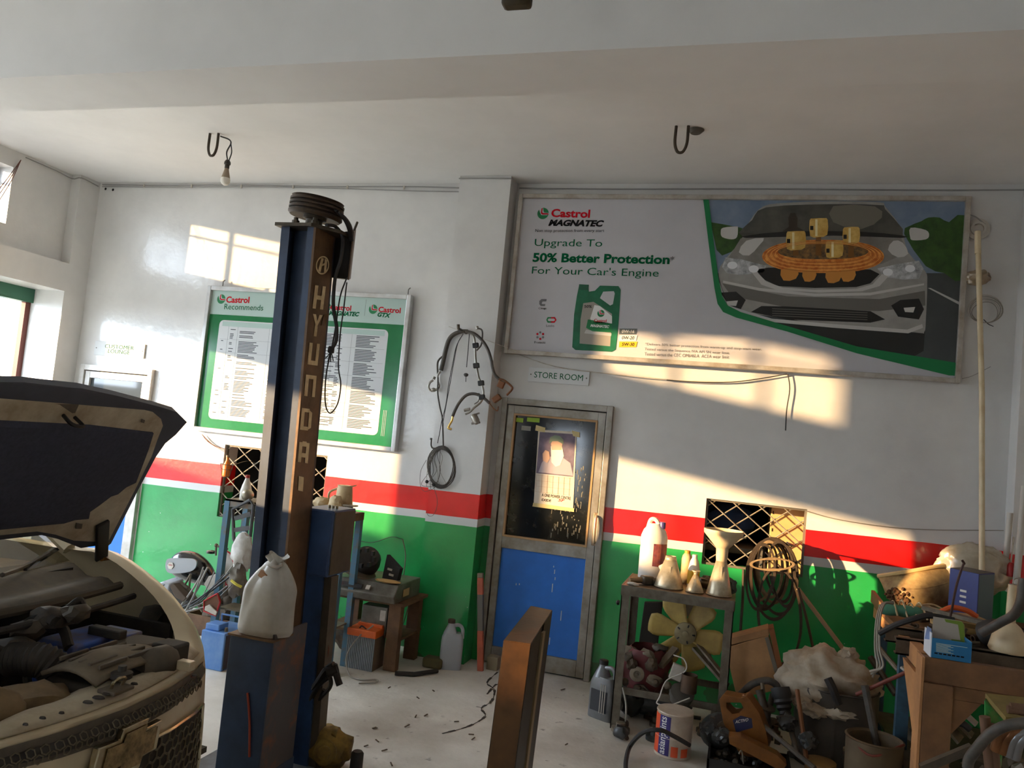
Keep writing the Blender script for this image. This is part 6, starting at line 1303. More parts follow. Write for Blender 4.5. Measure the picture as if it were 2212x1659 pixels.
# drum and sack
dm = V(.62,4.93,0); dt = thing('oil_drum', 'sooty dark cut-down oil drum below the white sack', 'drum', dm)
DRM = mat('sooty_drum', (84,76,66), .6, .1, c2=(52,47,42), scale=5, bump=.08)
MB().lathe(dm, [(.22,0),(.225,.005),(.22,.012),(.22,.42),(.226,.425),(.22,.432),(.21,.42),(.21,.03),(.0,.03)], 32, cap=False).build('shell', DRM, dt, sm=40); MB().bar(dm+V(-.03,-.222,.01), dm+V(-.03,-.222,.42), .012, .006, up=(0,1,0)).build('seam', DRM, dt)
ws_ = thing('white_sack', 'crumpled dirty white woven sack stuffed on top of the oil drum', 'sack', dm+V(0,0,.4))
WSK = mat('woven_sack', (196,184,164), .7, c2=(140,116,88), scale=5, bump=.35, bscale=14)
def wsf(u, v):
    a = 2*math.pi*u; ph = math.pi*v; r_ = math.sin(ph)
    d_ = V(r_*math.cos(a), r_*math.sin(a), math.cos(ph))
    k = 1+.30*noise.noise(d_*2.3+V(3,1,5))+.14*noise.noise(d_*6)+.10*abs(noise.noise(d_*9+V(9,2,2)))
    return W(1785,1468,4.93)+V(.25*k*d_.x, .19*k*d_.y, .17*k*d_.z)
MB().grid(wsf, 48, 28, cu=True).build('sack_body', WSK, ws_, sm=70)
for (px,py,dx) in ((1762,1535,.07),(1810,1540,.09),(1735,1520,.05)): MB().blob(W(px,py,4.74),(dx,.05,.035),.5,4,3,px).build('loose_flap', WSK, ws_, sm=50)
MB().tube(smooth([W(1788,1465,4.72),W(1800,1490,4.71),W(1812,1520,4.72)],5), .022, 8).build('black_strap', RUBBER, ws_)
MB().blob(W(1832,1415,4.9),(.05,.04,.04),.6,4,3,7).build('tied_corner', WSK, ws_, sm=50)
d2 = thing('brown_drum', 'brown dented bucket drum between the sooty drum and the bench leg', 'drum', V(.75,4.45,0)); MB().lathe(V(.75,4.45,0), [(.13,0),(.135,.31),(.14,.315),(.13,.32),(.12,.31),(.12,.03),(0,.03)], 26, cap=False).build('shell', mat('brown_drum', (104,88,64), .6, .2, c2=(76,60,44), scale=5), d2, sm=40)
MB().tube(smooth([V(.63,4.4,.31),V(.72,4.31,.27),V(.87,4.38,.33)],5), .006, 6).build('red_handle', mat('rusty_red', (116,52,40), .6), d2)
for i, (px,py,r_,h_,m,lab,nm) in enumerate(((1768,1700,.075,.12,mat('tan_tin',(150,112,62),.6,c2=(120,86,48),scale=7),'tan wooden-topped tin at the lower frame edge','tan_tin'),(1832,1690,.035,.16,OILY,'dark tin with pale lid behind the tan tin','dark_tin'))):
    b_ = Z(px,py,0); t = thing(nm, lab, 'tin', b_); MB().lathe(b_, [(r_,0),(r_,h_)], 20).build('body', m, t); MB().lathe(b_+V(0,0,h_), [(r_*1.05,0),(r_*1.05,.012),(r_*.9,.016)], 20).build('lid', mat('tan_tin') if i == 0 else mat('grey_card'), t)
sc_ = Z(1925,1735,0); t = thing('spray_can', 'silver spray can with a wooden stick in it before the brown drum', 'spray can', sc_); MB().lathe(sc_, [(.033,0),(.033,.14),(.024,.155),(.022,.165)], 16).build('can', mat('silver_can', (170,172,174), .3, .6), t); MB().tube([sc_+V(.0,0,.15),sc_+V(-.03,.01,.24)], .008, 8).build('stick', mat('round_wood'), t)

# more oily scrap on the floor below the table and beside the drum
rr = random.Random(101)
for i in range(34):
    px = rr.uniform(1335,1720); py = rr.uniform(1545,1600) if px < 1560 else rr.uniform(1560,1640)
    b_ = Z(px, py, 0); r_ = rr.uniform(.025,.06); b_.z = 0
    if b_.y < 4.45: continue
    k_ = i % 4
    if k_ == 0: mb = MB().blob(b_+V(0,0,r_*.7),(r_,r_*.8,r_*.7),.5,3,2,i+200,flat=r_*.68); nm, lab = 'oily_casting', 'small oily casting on the floor around the work table'
    elif k_ == 1: mb = MB().lathe(b_+V(0,0,.002), [(r_,0),(r_,.02),(r_*.5,.025),(r_*.5,.05),(r_*.3,.052)], 14); nm, lab = 'flange_part', 'dark round flange part on the floor around the work table'
    elif k_ == 2: mb = MB().tube([b_+V(0,0,.012), b_+V(rr.uniform(-.12,.12),rr.uniform(-.05,.1),.012)], .012, 8); nm, lab = 'steel_rod', 'short dark steel rod on the floor around the work table'
    else: mb = MB().box(b_+V(0,0,.02),(r_*1.6,r_,.04),rot(0,0,rr.uniform(0,90))); nm, lab = 'steel_block', 'small dark steel block on the floor around the work table'
    tag(mb.build(nm, rr.choice((OILY,mat('black_oily'),mat('rusty_cup'),DUSTM)), sm=35), lab, 'scrap', nm.replace('_',' ')+'s around the table')

# pipes, rods and rubber pieces leaning between the table, the drum and the bench
for i, (a, b, r_, m_, nm, lab) in enumerate((
    ((1668,1500,4.84),(1640,1632,4.62),.016,OILY,'axle_rod','dark axle rod leaning behind the brown oil can'),
    ((1722,1490,4.70),(1742,1640,4.5),.012,mat('rust_pipe'),'rusty_tube','thin rusty tube leaning against the sooty drum'),
    ((1640,1560,4.6),(1760,1660,4.35),.014,OILY,'crow_bar','dark bar lying slantwise before the sooty drum'),
    ((1868,1480,4.62),(1900,1640,4.55),.02,mat('dusty_rubber_hose'),'hose_length','straight length of dusty hose behind the brown drum'),
    ((1850,1500,4.66),(1985,1440,4.5),.010,mat('rusty_red', (116,52,40), .6),'red_rod','thin red rod slanting up toward the bench leg'),
    ((1895,1395,4.9),(1960,1470,4.7),.014,DUSTM,'exhaust_stub','short dusty exhaust stub poking out beside the blue bench leg'),
    ((1880,1420,5.0),(1935,1500,4.85),.018,OILY,'dark_tube','dark tube leaning under the bench left end'))):
    tag(MB().tube([W(*a), W(*b)], r_, 9).build(nm, m_), lab, 'rod')
for i, (px, py, Y, r_, lab) in enumerate(((1700,1560,4.62,.05,'black rubber gaiter lump by the drive shaft'),(1745,1600,4.5,.045,'dark pump body before the sooty drum'),(1560,1590,4.5,.05,'oily pump casting beside the paint tin'),(1530,1575,4.55,.04,'small oily lever casting above the alternator'),(1990,1560,4.35,.0,''))):
    if r_: tag(MB().blob(W(px,py,Y),(r_,r_*.8,r_*.9),.45,3,3,i+300).build('pump_casting' if i else 'rubber_gaiter', mat('black_oily'), sm=35), lab, 'engine part')
for i in range(6):
    c_ = W(1350+i*22, 1478+6*(i % 3), 4.83); tag(MB().lathe(c_, [(.016,0),(.022,.01),(.022,.03),(.012,.04)], 12, axis=(math.sin(i*2.1),-.6,math.cos(i*1.7))).build('bag_bush', rr.choice((DUSTM,OILY,OLDST))), 'small round bush lying at the mouth of the red scrap bag', 'bush', 'bushes at the red bag')
# ================================================================== right-hand bench and its load
bz = .84
bn = thing('long_bench', 'heavy old bench of wood and steel channels along the right wall', 'bench', (1.6,4.7,0))
BWOOD = mat('bench_wood', (140,98,64), .65, c2=(102,72,50), scale=5, bump=.12)
BWOOD_L = mat('bench_wood_light', (196,142,92), .65, c2=(156,110,72), scale=5, bump=.1)
CHAN = mat('dusty_channel', (104,92,76), .55, .15, c2=(76,66,56), scale=10)
bx0 = .86
MB().span((bx0,4.02,bz-.11),(2.6,4.07,bz)).build('front_rail', BWOOD, bn, sm=0, bevel=.004)
MB().span((bx0,4.03,bz-.17),(2.6,4.055,bz-.112)).build('apron', BWOOD, bn, sm=0, bevel=.003)
MB().span((bx0,4.0,0),(bx0+.12,4.10,bz-.11)).build('front_leg', BWOOD, bn, sm=0, bevel=.005)
MB().span((bx0-.012,4.0,0),(bx0-.001,4.12,bz)).build('leg_facing', BWOOD_L, bn, sm=0)
MB().prism([(bx0+.12,4.03,bz-.17),(bx0+.24,4.03,bz-.17),(bx0+.12,4.03,bz-.33)], (0,.03,0)).build('gusset', BWOOD, bn, sm=0)
MB().span((2.45,4.0,0),(2.57,4.1,bz-.11)).build('front_leg', BWOOD, bn, sm=0)
for nm, ya in (('steel_channel',4.34),('steel_channel',4.62)):
    MB().span((bx0-.06,ya,bz-.075),(2.6,ya+.008,bz+.005)).span((bx0-.06,ya,bz-.004),(2.6,ya+.05,bz+.005)).span((bx0-.06,ya,bz-.075),(2.6,ya+.05,bz-.067)).build(nm, CHAN, bn, sm=0)
MB().span((bx0,4.74,bz-.03),(2.6,5.42,bz)).build('plank_top', BWOOD, bn, sm=0, bevel=.003)
MB().span((bx0,4.1,bz-.09),(bx0+.05,5.42,bz-.031)).build('end_rail', BWOOD_L, bn, sm=0); MB().span((bx0,4.1,bz-.031),(bx0+.05,4.34,bz-.001)).build('end_cap', BWOOD_L, bn, sm=0)
for (x_, y_) in ((bx0+.02,4.66),(2.5,4.66),(bx0+.02,5.36),(2.5,5.36)): MB().span((x_,y_,0),(x_+.06,y_+.05,bz-.09)).build('blue_leg', mat('blue_leg_paint', (62,100,124), .55, c2=(48,64,74), scale=8), bn, sm=0)
MB().span((bx0+.02,4.2,.2),(2.5,5.3,.22)).build('under_shelf', CHAN, bn, sm=0)
MB().prism([V(bx0-.012,4.12,bz-.1),V(bx0-.012,4.42,bz-.1),V(bx0-.012,4.12,bz-.36)], (.02,0,0)).build('corner_brace', BWOOD_L, bn, sm=0)
MB().prism([(bx0-.02,5.0,bz),(bx0-.02,5.42,bz),(bx0-.02,5.42,bz+.07),(bx0-.02,5.0,bz+.05)], (.02,0,0)).build('end_upstand', BWOOD, bn, sm=0)
# ---- bumper corner against the wall
bp = thing('bumper_piece', 'dirty beige curved bumper piece leaning on the wall above the bench', 'bumper', W(1985,1300,5.3))
BPM = mat('muddy_beige_plastic', (190,160,108), .6, c2=(112,80,48), scale=9, bump=.15)
top_ = [(1897,1246),(1930,1241),(1975,1234),(2020,1226),(2055,1220)]; bot_ = [(1916,1292),(1940,1306),(1980,1312),(2020,1312),(2055,1308)]
tt = smooth([W(a,b,5.36-.10*math.sin(i*.78)) for i,(a,b) in enumerate(top_)],5); bb_ = smooth([W(a,b,5.28-.08*math.sin(i*.78)) for i,(a,b) in enumerate(bot_)],5)
MB().grid(lambda u, v: tt[round(u*(len(tt)-1))].lerp(bb_[round(u*(len(tt)-1))], v)+V(0,-.05*math.sin(math.pi*v),0), len(tt), 10).build('skin', BPM, bp, sm=60, solid=.006)
MB().tube([p+V(0,-.004,.004) for p in tt], .014, 8).build('rolled_lip', mat('beige_lip', (216,184,124), .5), bp)
MB().tube([tt[round(t_*20)].lerp(bb_[round(t_*20)], .35+.1*math.sin(t_*3))+V(0,-.05,0) for t_ in [i/12 for i in range(3,12)]], .006, 6).build('moulded_rib', BPM, bp)
mud = MB(); rr = random.Random(4)
for i in range(60):
    t_ = rr.gauss(.22,.1); v_ = rr.uniform(.45,.9); k_ = max(0,min(20,round(t_*20))); mud.blob(tt[k_].lerp(bb_[k_], v_)+V(rr.uniform(-.02,.02),-.052*math.sin(math.pi*v_)-.004,rr.uniform(-.01,.01)), .008+.006*rr.random(), .4, 3, 1, i)
mud.build('mud_clods', mat('dried_mud', (92,62,38), .9), bp)['kind'] = 'stuff'
pl = thing('polythene_bag', 'crumpled clear polythene bag heaped behind the blue parts box', 'plastic bag', W(2105,1260,5.3))
def plf(u, v):
    a = 2*math.pi*u; ph = math.pi*v*.98+.02; r_ = math.sin(ph); d_ = V(r_*math.cos(a), r_*math.sin(a), math.cos(ph))
    k = 1+.22*noise.noise(d_*2.2+V(2,7,1))+.15*abs(noise.noise(d_*6+V(1,1,4)))
    return W(2105,1228,5.36)+V(.20*k*d_.x, .10*k*d_.y, .14*k*d_.z)
MB().grid(plf, 40, 24, cu=True).build('bag', mat('milky_polythene', (198,188,168), .25, spec=.7, c2=(168,150,122), scale=7, bump=.4, bscale=18), pl, sm=60)
bxm = thing('blue_parts_box', 'dark blue printed parts box on the bench beside the pole', 'box', V(1.22,5.0,bz))
ft = [W(2048,1296,5.03), W(2111,1306,4.9), W(2146,1292,5.06)]
ft = [V(p.x,p.y,bz+.001) for p in ft]; ft.append(ft[0]+ft[2]-ft[1]); zt_b = W(2111,1240,4.9).z
MB().prism(ft, (0,0,zt_b-bz)).build('carton', mat('royal_blue_card', (44,58,132), .45, c2=(36,48,112), scale=4), bxm, sm=0, bevel=.002)
def bq(a_, b_, m_, nm, u0, u1, w0, w1, off=.0012):
    d_ = (b_-a_); n_ = V(d_.y,-d_.x,0).normalized()*off; H_ = zt_b-bz
    MB().poly([a_+d_*u0+n_+V(0,0,H_*w0), a_+d_*u1+n_+V(0,0,H_*w0), a_+d_*u1+n_+V(0,0,H_*w1), a_+d_*u0+n_+V(0,0,H_*w1)]).build(nm, m_, bxm, sm=0)
bq(ft[1], ft[2], mat('teal_grey_card', (92,112,120), .5), 'grey_side', .02, .98, .02, .98)
bq(ft[0], ft[1], mat('pale_blue_print', (150,170,214), .5), 'printed_flash', .45, .96, .05, .22)
for i in range(3): bq(ft[0], ft[1], WHITE, 'printed_line', .4, .62, .62-.1*i, .66-.1*i)
MB().poly([p+V(0,0,zt_b-bz+.0012) for p in ft]).build('dusty_lid', mat('dusty_lid', (108,100,92), .8), bxm, sm=0)
# ---- poles and pipes
PVC = mat('old_pvc', (222,204,168), .45, c2=(198,176,136), scale=6)
pv = thing('pvc_pole', 'tall yellowed plastic pole standing on the bench up to the wall', 'pole', W(2122,1238,5.22))
a_, b_ = W(2121,1236,5.22), W(2112,500,5.42); MB().tube([a_, a_.lerp(b_,.5)+V(.012,0,0), b_], .0155, 12).build('tube', PVC, pv); MB().tube([a_.lerp(b_,.93), b_], .018, 12).build('coupler', PVC, pv)
tag(MB().tube([W(2170,1240,5.38),W(2182,1108,5.42)], .017, 10).build('grey_pipe', mat('grey_pvc', (196,190,180), .5)), 'short grey pipe leaning left of the corner pillar', 'pipe')
tag(MB().tube([W(2195,1262,5.25),W(2214,1050,5.35)], .019, 10).build('white_pipe', mat('grey_pvc')), 'thicker white pipe leaning at the right frame edge', 'pipe')
tag(MB().tube([W(2180,1240,5.36),W(2190,1160,5.38)], .005, 6).build('thin_rod', STEEL), 'thin rod standing between the two leaning pipes', 'rod')
tag(MB().lathe(W(2183,1245,5.3), [(.022,0),(.022,.06),(.012,.08)], 10).build('red_bottle', mat('red_tin')), 'small red bottle behind the white plunger', 'bottle')
fq = V(1.31,4.42,bz+.004); fw = thing('white_plunger', 'dusty white funnel with long neck standing mouth down on the bench right end', 'funnel', fq)
MB().lathe(fq, [(.085,0),(.09,.01),(.075,.07),(.045,.12),(.022,.14),(.02,.26),(.018,.32)], 22).build('cone', mat('dusty_white_plastic'), fw, sm=45); MB().tube([fq+V(.018*math.cos(t_)+.02,.0,.335+.018*math.sin(t_)) for t_ in [2*math.pi*i/14 for i in range(14)]], .0025, 5, closed=True).build('ring', STEEL, fw)
# ---- drill with cord
dr_ = thing('hand_drill', 'green hand drill wrapped in cream cord on the bench back left', 'drill', W(1955,1312,4.9))
dc = W(1950,1297,4.92); dc.z = bz+.045
MB().lathe(dc+V(-.12,0,0), [(.018,0),(.032,.02),(.035,.06),(.03,.1),(.034,.13),(.034,.2),(.02,.22)], 16, axis=(1,-.05,.02)).build('body', mat('green_tool', (88,150,122), .4, c2=(66,118,94), scale=7), dr_)
MB().lathe(dc+V(.1,-.005,.005), [(.03,0),(.03,.05),(.012,.07)], 12, axis=(1,0,0)).build('gear_head', OILY, dr_)
for i in range(5): tag(MB().tube(smooth([dc+V(-.06+i*.04,.05,-.03),dc+V(-.05+i*.045,0,.05+.01*(i % 2)),dc+V(-.03+i*.05,-.05,-.02)],6), .0055, 6).build('cord_turn', CREAM_P, dr_), '', '') if False else MB().tube(smooth([dc+V(-.06+i*.04,.05,-.03),dc+V(-.05+i*.045,0,.05+.01*(i % 2)),dc+V(-.03+i*.05,-.05,-.02)],6), .0055, 6).build('cord_turn', CREAM_P, dr_)
MB().tube(smooth([dc+V(.08,.0,.045),dc+V(.15,0,.06),dc+V(.2,-.01,.04),dc+V(.19,-.02,-.0)],6), .0055, 6).build('cord_end', CREAM_P, dr_)
# grinder/cream tool, pliers, cups
gt = thing('cream_plastic_guard', 'cream plastic tool housing lying on the bench', 'tool', V(1.14,4.8,bz))
MB().blob(V(1.20,4.74,bz+.055),(.16,.07,.05),.25,2.2,3,51,flat=.05).build('housing', mat('beige_cream_plastic', (206,172,112), .5, c2=(180,146,92), scale=6), gt, sm=45); MB().bar(V(1.04,4.78,bz+.035), V(1.2,4.76,bz+.06), .05, .04).build('neck', mat('beige_cream_plastic'), gt, bevel=.012)  # housing and neck share one mottled beige-cream plastic
pw = thing('orange_pliers', 'orange handled pliers lying on the cream tool housing', 'pliers', W(2055,1285,4.72)); c_ = V(1.14,4.70,bz+.115)
MB().tube(smooth([c_+V(-.07,0,-.01),c_+V(-.02,.0,.02),c_+V(.05,0,.015),c_+V(.10,0,-.01)],5), .014, 8).build('upper_handle', mat('orange_grip', (216,92,40), .5), pw); MB().tube(smooth([c_+V(-.06,-.02,-.03),c_+V(.0,-.03,-.015),c_+V(.06,-.02,-.03)],5), .010, 8).build('lower_handle', mat('orange_grip'), pw)
tag(MB().lathe(V(1.28,4.52,bz+.075), [(.075,-.05),(.06,.0),(.03,.05)], 18, axis=(.3,-.7,.5)).build('rubber_cone', RUBBER), 'black rubber cone lying before the cream tool housing', 'cone')
tag(MB().tube(smooth([V(1.1,4.66,bz+.02),W(2065,1270,4.62),W(2080,1222,4.6),W(2083,1218,4.6),W(2078,1210,4.6)],7), .006, 6).build('bent_rod', mat('rusty_rod', (74,50,46), .6)), 'thin bent rod standing upright before the blue parts box', 'rod')
tag(MB().tube(smooth([W(1900,1368,4.5),W(1935,1350,4.45),W(1980,1335,4.42),W(2010,1330,4.42),W(2060,1340,4.45)],7), .015, 8).build('bench_hose', RUBBER), 'black hose lying along the left end of the bench', 'hose')
tag(MB().tube(smooth([W(2212,1250,4.2),W(2205,1300,4.2),W(2190,1328,4.25),W(2160,1345,4.3),W(2120,1368,4.35)],7), .022, 10).build('thick_hose', mat('dusty_rubber_hose')), 'thick hose running down off the right frame edge onto the bench', 'hose')
tag(MB().bar(W(1995,1312,4.75), W(2190,1362,4.5), .05, .02).build('flat_bar', DUSTM), 'long dusty flat bar lying across the bench channels', 'bar')
for i in range(3): tag(MB().tube(smooth([W(1930,1300+2*i,4.8-.02*i),W(1905+3*i,1305,4.75-.02*i),W(1893+4*i,1340,4.6-.02*i),W(1890+5*i,1400,4.5-.02*i),W(1895+6*i,1440,4.45-.02*i),W(1885-3*i,1462-6*i,4.5-.02*i)],7), .0055, 6).build('hanging_lead', mat('grey_wire')), 'grey lead drooping off the bench left end', 'cable', 'leads off the bench end')
# small parts on the channels
rr = random.Random(77)
kinds = ('bolt','bush','bracket','stub_pipe')
for i in range(70):
    x_ = rr.uniform(.95,1.75); y_ = rr.uniform(4.38,4.72) if rr.random() < .75 else rr.uniform(4.75,5.0); c_ = V(x_, y_, bz+.012+rr.random()*.012); k_ = rr.choice(kinds)
    m_ = rr.choice((OILY,OLDST,DUSTM,mat('scrap_mix'),mat('rusty_cup')))
    ax_ = (rr.uniform(-1,1),rr.uniform(-1,1),rr.uniform(-.2,.5))
    if k_ == 'bolt': mb = MB().lathe(c_, [(.014,0),(.014,.01),(.007,.012),(.007,.06)], 7, axis=ax_)
    elif k_ == 'bush': mb = MB().lathe(c_, [(.02,0),(.02,.03),(.012,.03),(.012,.0)], 12, axis=ax_)
    elif k_ == 'bracket': mb = MB().bar(c_, c_+V(rr.uniform(-.09,.09),rr.uniform(-.07,.07),.01), .022, .008)
    else: mb = MB().tube([c_, c_+V(rr.uniform(-.1,.1),rr.uniform(-.05,.05),.008)], .010, 8)
    tag(mb.build(k_, m_), {'bolt':'small greasy bolt among the loose parts on the bench','bush':'small steel bush among the loose parts on the bench','bracket':'small flat bracket among the loose parts on the bench','stub_pipe':'short stub of pipe among the loose parts on the bench'}[k_], 'loose part', 'loose %ss on the bench' % k_.replace('_',' '))
mb = MB().span((.93,4.35,bz-.065),(2.5,4.62,bz-.06)); mb.build('parts_tray', CHAN, bn, sm=0)
# ---- open blue carton on the front rail
oc = thing('blue_carton', 'open sky blue printed carton with white and green flap on the bench front rail', 'carton', W(2045,1422,4.1))
CBL = mat('sky_blue_card', (40,124,176), .45, c2=(34,110,160), scale=4)
x0_, x1_ = W(2010,1418,4.03).x, W(2094,1428,4.03).x; z1_ = W(2050,1382,4.03).z; z0_ = bz+.001
for nm, a_, b_, m_ in (('front_side',(x0_,4.02,z0_),(x1_,4.024,z1_),CBL),('rear_side',(x0_,4.15,z0_),(x1_,4.154,z1_+.005),CBL),('left_side',(x0_-.004,4.02,z0_),(x0_,4.154,z1_+.02),mat('carton_white', (214,220,228), .5)),('right_side',(x1_,4.02,z0_),(x1_+.004,4.154,z1_+.005),CBL),('bottom',(x0_,4.02,z0_),(x1_,4.154,z0_+.003),CBL)): MB().span(a_,b_).build(nm, m_, oc, sm=0)
P = [W(2013,1382,4.12),W(2085,1392,4.12),W(2083,1350,4.16),W(2077,1342,4.16),W(2016,1332,4.16)]; MB().poly(P).build('raised_flap', mat('carton_grey', (176,168,156), .6), oc, sm=0, solid=.003)
MB().poly([W(2056,1389,4.117),W(2085,1393,4.117),W(2083,1350,4.157),W(2078,1343,4.157),W(2040,1337,4.157),W(2052,1362,4.14)]).build('green_print', mat('olive_green_print', (112,142,44), .5), oc, sm=0)
MB().poly([W(1997,1380,4.05),W(2012,1382,4.05),W(2012,1358,4.06),W(2003,1352,4.06)]).build('side_flap', mat('pale_blue_print'), oc, sm=0, solid=.003)
for i in range(7): p = W(2022+i*9.5, 1411+i*1.4, 4.019); MB().box(p,(.013,.001,.006)).build('printed_icon', BLACK, oc, sm=0)
for i in range(9): p = W(2022, 1389+i*2.2, 4.019); MB().span((p.x,4.0185,p.z-.0012),(p.x+(.07 if i else .18)*(.7+.3*((i*7) % 3)/2),4.0195,p.z+.0012)).build('printed_line', PALE, oc, sm=0)
# ---- clutter below the bench
rr = random.Random(91)
UG = 'boards stacked below the bench'
for i, (a,b,w_,m_) in enumerate((((2040,1500,4.3),(2110,1565,4.25),.06,WPAN),((2030,1515,4.35),(2100,1590,4.3),.09,DUSTM),((2025,1540,4.32),(2075,1600,4.28),.12,mat('grey_card')),((2080,1495,4.5),(2140,1520,4.45),.08,mat('scrap_mix')),((1950,1440,4.6),(1985,1470,4.55),.05,WPAN))):
    tag(MB().bar(W(*a),W(*b),w_,.012).build('offcut_strip', m_), ('white plastic strip slanting under the bench','dusty metal strip slanting under the bench below the white one','greyish card sheet lying under the bench behind the front leg','dark flat scrap under the bench near the green machine','white strip poking out behind the bench corner brace')[i], 'strip')
for i in range(16):
    rz_ = .04+.03*rr.random(); c_ = V(1.02+.2*(i % 5), 4.28+.16*(i // 5), .222+rz_*.8)
    tag(MB().blob(c_,(.05+.03*rr.random(),.045,rz_),.5,3,2,i+70,flat=rz_*.78).build('scrap_lump', rr.choice((OILY,mat('scrap_mix'),DUSTM)), sm=30), 'dusty lump of scrap on the shelf under the bench', 'scrap', 'scrap on the under-bench shelf')
for i, (a,b,r_,lab) in enumerate((((2030,1572,4.15),(2090,1560,4.12),.016,'black hose end under the bench by the front leg'),)):
    tag(MB().tube(smooth([W(2025,1580,4.2),W(2045,1568,4.15),W(2075,1562,4.12),W(2095,1575,4.12)],6), r_, 8).build('hose_end', RUBBER), lab, 'hose')
# ---- green machine with pipes at the frame corner
gm = thing('green_machine', 'bright green machine casing with copper pipes at the lower right corner', 'machine', Z(2170,1720,0))
GMC = mat('bright_green_paint', (60,150,72), .45, c2=(140,150,80), scale=9, lo=.5)
ga = [W(2122,1508,3.75),W(2230,1520,3.75),W(2230,1690,3.75),W(2135,1690,3.75)]
MB().prism([W(a,b,3.75) for a,b in ((2126,1512),(2172,1560),(2166,1600),(2156,1700),(2134,1700),(2126,1600))], (.02,.05,0)).build('end_plate', GMC, gm, sm=0, bevel=.004)
MB().prism([W(2128,1508,3.8),W(2225,1518,3.8),W(2260,1568,3.62),W(2172,1560,3.62)], (0,0,.02)).build('top_plate', mat('dusty_green_top', (142,122,64), .6, c2=(110,92,54), scale=7), gm, sm=0)
COP = mat('copper_pipe', (150,104,72), .3, .8, c2=(112,78,56), scale=9)
for i in range(4): MB().tube(smooth([W(2150+i*14,1620+i*6,3.62),W(2160+i*14,1590+i*4,3.6),W(2180+i*14,1575+i*4,3.6),W(2215+i*14,1580+i*4,3.62)],6), .02, 10).build('bent_pipe', COP if i < 2 else mat('bright_chrome'), gm)
for (px,py) in ((2176,1532),(2200,1536),(2182,1526)): MB().lathe(W(px,py,3.6), [(.016,0),(.016,.09),(.009,.09),(.009,.0)], 12, axis=(1,0,.05)).build('sleeve', mat('brown_sleeve', (108,78,58), .6), gm)
for (px,py) in ((2127,1548),(2140,1564)): MB().lathe(W(px,py,3.66), [(.02,0),(.02,.2),(.014,.2)], 14, axis=(.15,0,-1)).build('stub', mat('brown_sleeve'), gm)
tag(MB().tube(smooth([W(2240,1560,3.4),W(2180,1566,3.42),W(2140,1585,3.45),W(2112,1615,3.48),W(2094,1640,3.5),W(2090,1660,3.5)],7), .02, 10).build('grey_rubber_hose', mat('dusty_rubber_hose')), 'thick dusty hose arching in front of the green machine', 'hose')
tag(MB().bar(W(1990,1660,3.7), W(2100,1615,3.72), .03, .03).build('angle_bar', OILY), 'dark bar slanting from the floor to the green machine', 'bar')
# ================================================================== ceiling hooks, bulb, wiring
HK = mat('rusty_hook', (70,60,50), .6, .4)
def hook_u(name, lab, px, py):
    p = Z(px,py,CEIL); t = thing(name, lab, 'hook', p+V(0,0,-.16))
    MB().tube(smooth([p+V(-.035,0,.0),p+V(-.035,0,-.10),p+V(-.02,0,-.15),p+V(.0,0,-.162),p+V(.02,0,-.15),p+V(.035,0,-.10),p+V(.035,0,0)],5), .009, 8).build('rod', HK, t); return p
p = hook_u('ceiling_hook', 'bent steel fan hook in the ceiling beside the light bulb', 463, 288)
q2 = hook_u('fan_hook', 'bent steel fan hook in the ceiling above the billboard', 1474, 272)
tag(MB().lathe(q2+V(.075,.06,-.002), [(.05,0),(.03,.02),(.01,.022)], 14, axis=(0,0,-1)).build('ceiling_rose', mat('grey_socket')), 'small grey ceiling boss beside the right fan hook', 'boss')
lb = thing('light_bulb', 'unlit white bulb on a frayed cord below the left ceiling hook', 'light bulb', p+V(.1,.05,-.46))
h0 = p+V(.045,.04,-.03)
MB().tube(smooth([p+V(.03,.03,-.01),h0+V(.05,0,-.0),h0+V(.07,0,-.03),h0+V(.045,0,-.09),h0+V(.06,0,-.15)],5), .005, 6).build('cord', RUBBER, lb); MB().tube(smooth([h0+V(.07,0,-.03),h0+V(.085,0,-.09),h0+V(.075,0,-.14),h0+V(.065,0,-.16)],5), .004, 6).build('cord', RUBBER, lb)
c_ = h0+V(.062,0,-.15)
MB().lathe(c_, [(.014,0),(.022,.015),(.022,.03),(.016,.034),(.016,.06)], 12, axis=(0,0,-1)).build('bulb_holder', mat('dark_brown_holder', (44,36,30), .5), lb)
MB().lathe(c_+V(0,0,-.06), [(.014,0),(.018,.02),(.028,.06),(.03,.068)], 16, axis=(0,0,-1)).build('bulb_collar', mat('bulb_collar', (150,132,112), .5), lb)
MB().lathe(c_+V(0,0,-.128), [(.03,0),(.033,.014),(.031,.03),(.022,.045),(.006,.053)], 18, axis=(0,0,-1)).build('bulb_globe', mat('frosted_bulb', (226,220,208), .35), lb)
hg = thing('hoist_block', 'rusty olive hoist hook block hanging at the top of the view', 'hoist', Z(1117,2,3.05)+V(0,0,0))
hp0 = W(1117,0,2.3)
MB().box(hp0+V(0,0,.06),(.095,.05,.17)).build('block', mat('olive_rust', (66,54,28), .6, .2, c2=(36,30,20), scale=18), hg, bevel=.012)
for s_ in (-1,1): MB().tube([hp0+V(.022*s_,-.028,.0),hp0+V(.028*s_,-.028,.1)], .004, 6).build('pin', STEEL, hg)
MB().tube([hp0+V(0,0,.14),V(hp0.x,hp0.y,CEIL)], .008, 8).build('hanger_rod', HK, hg)
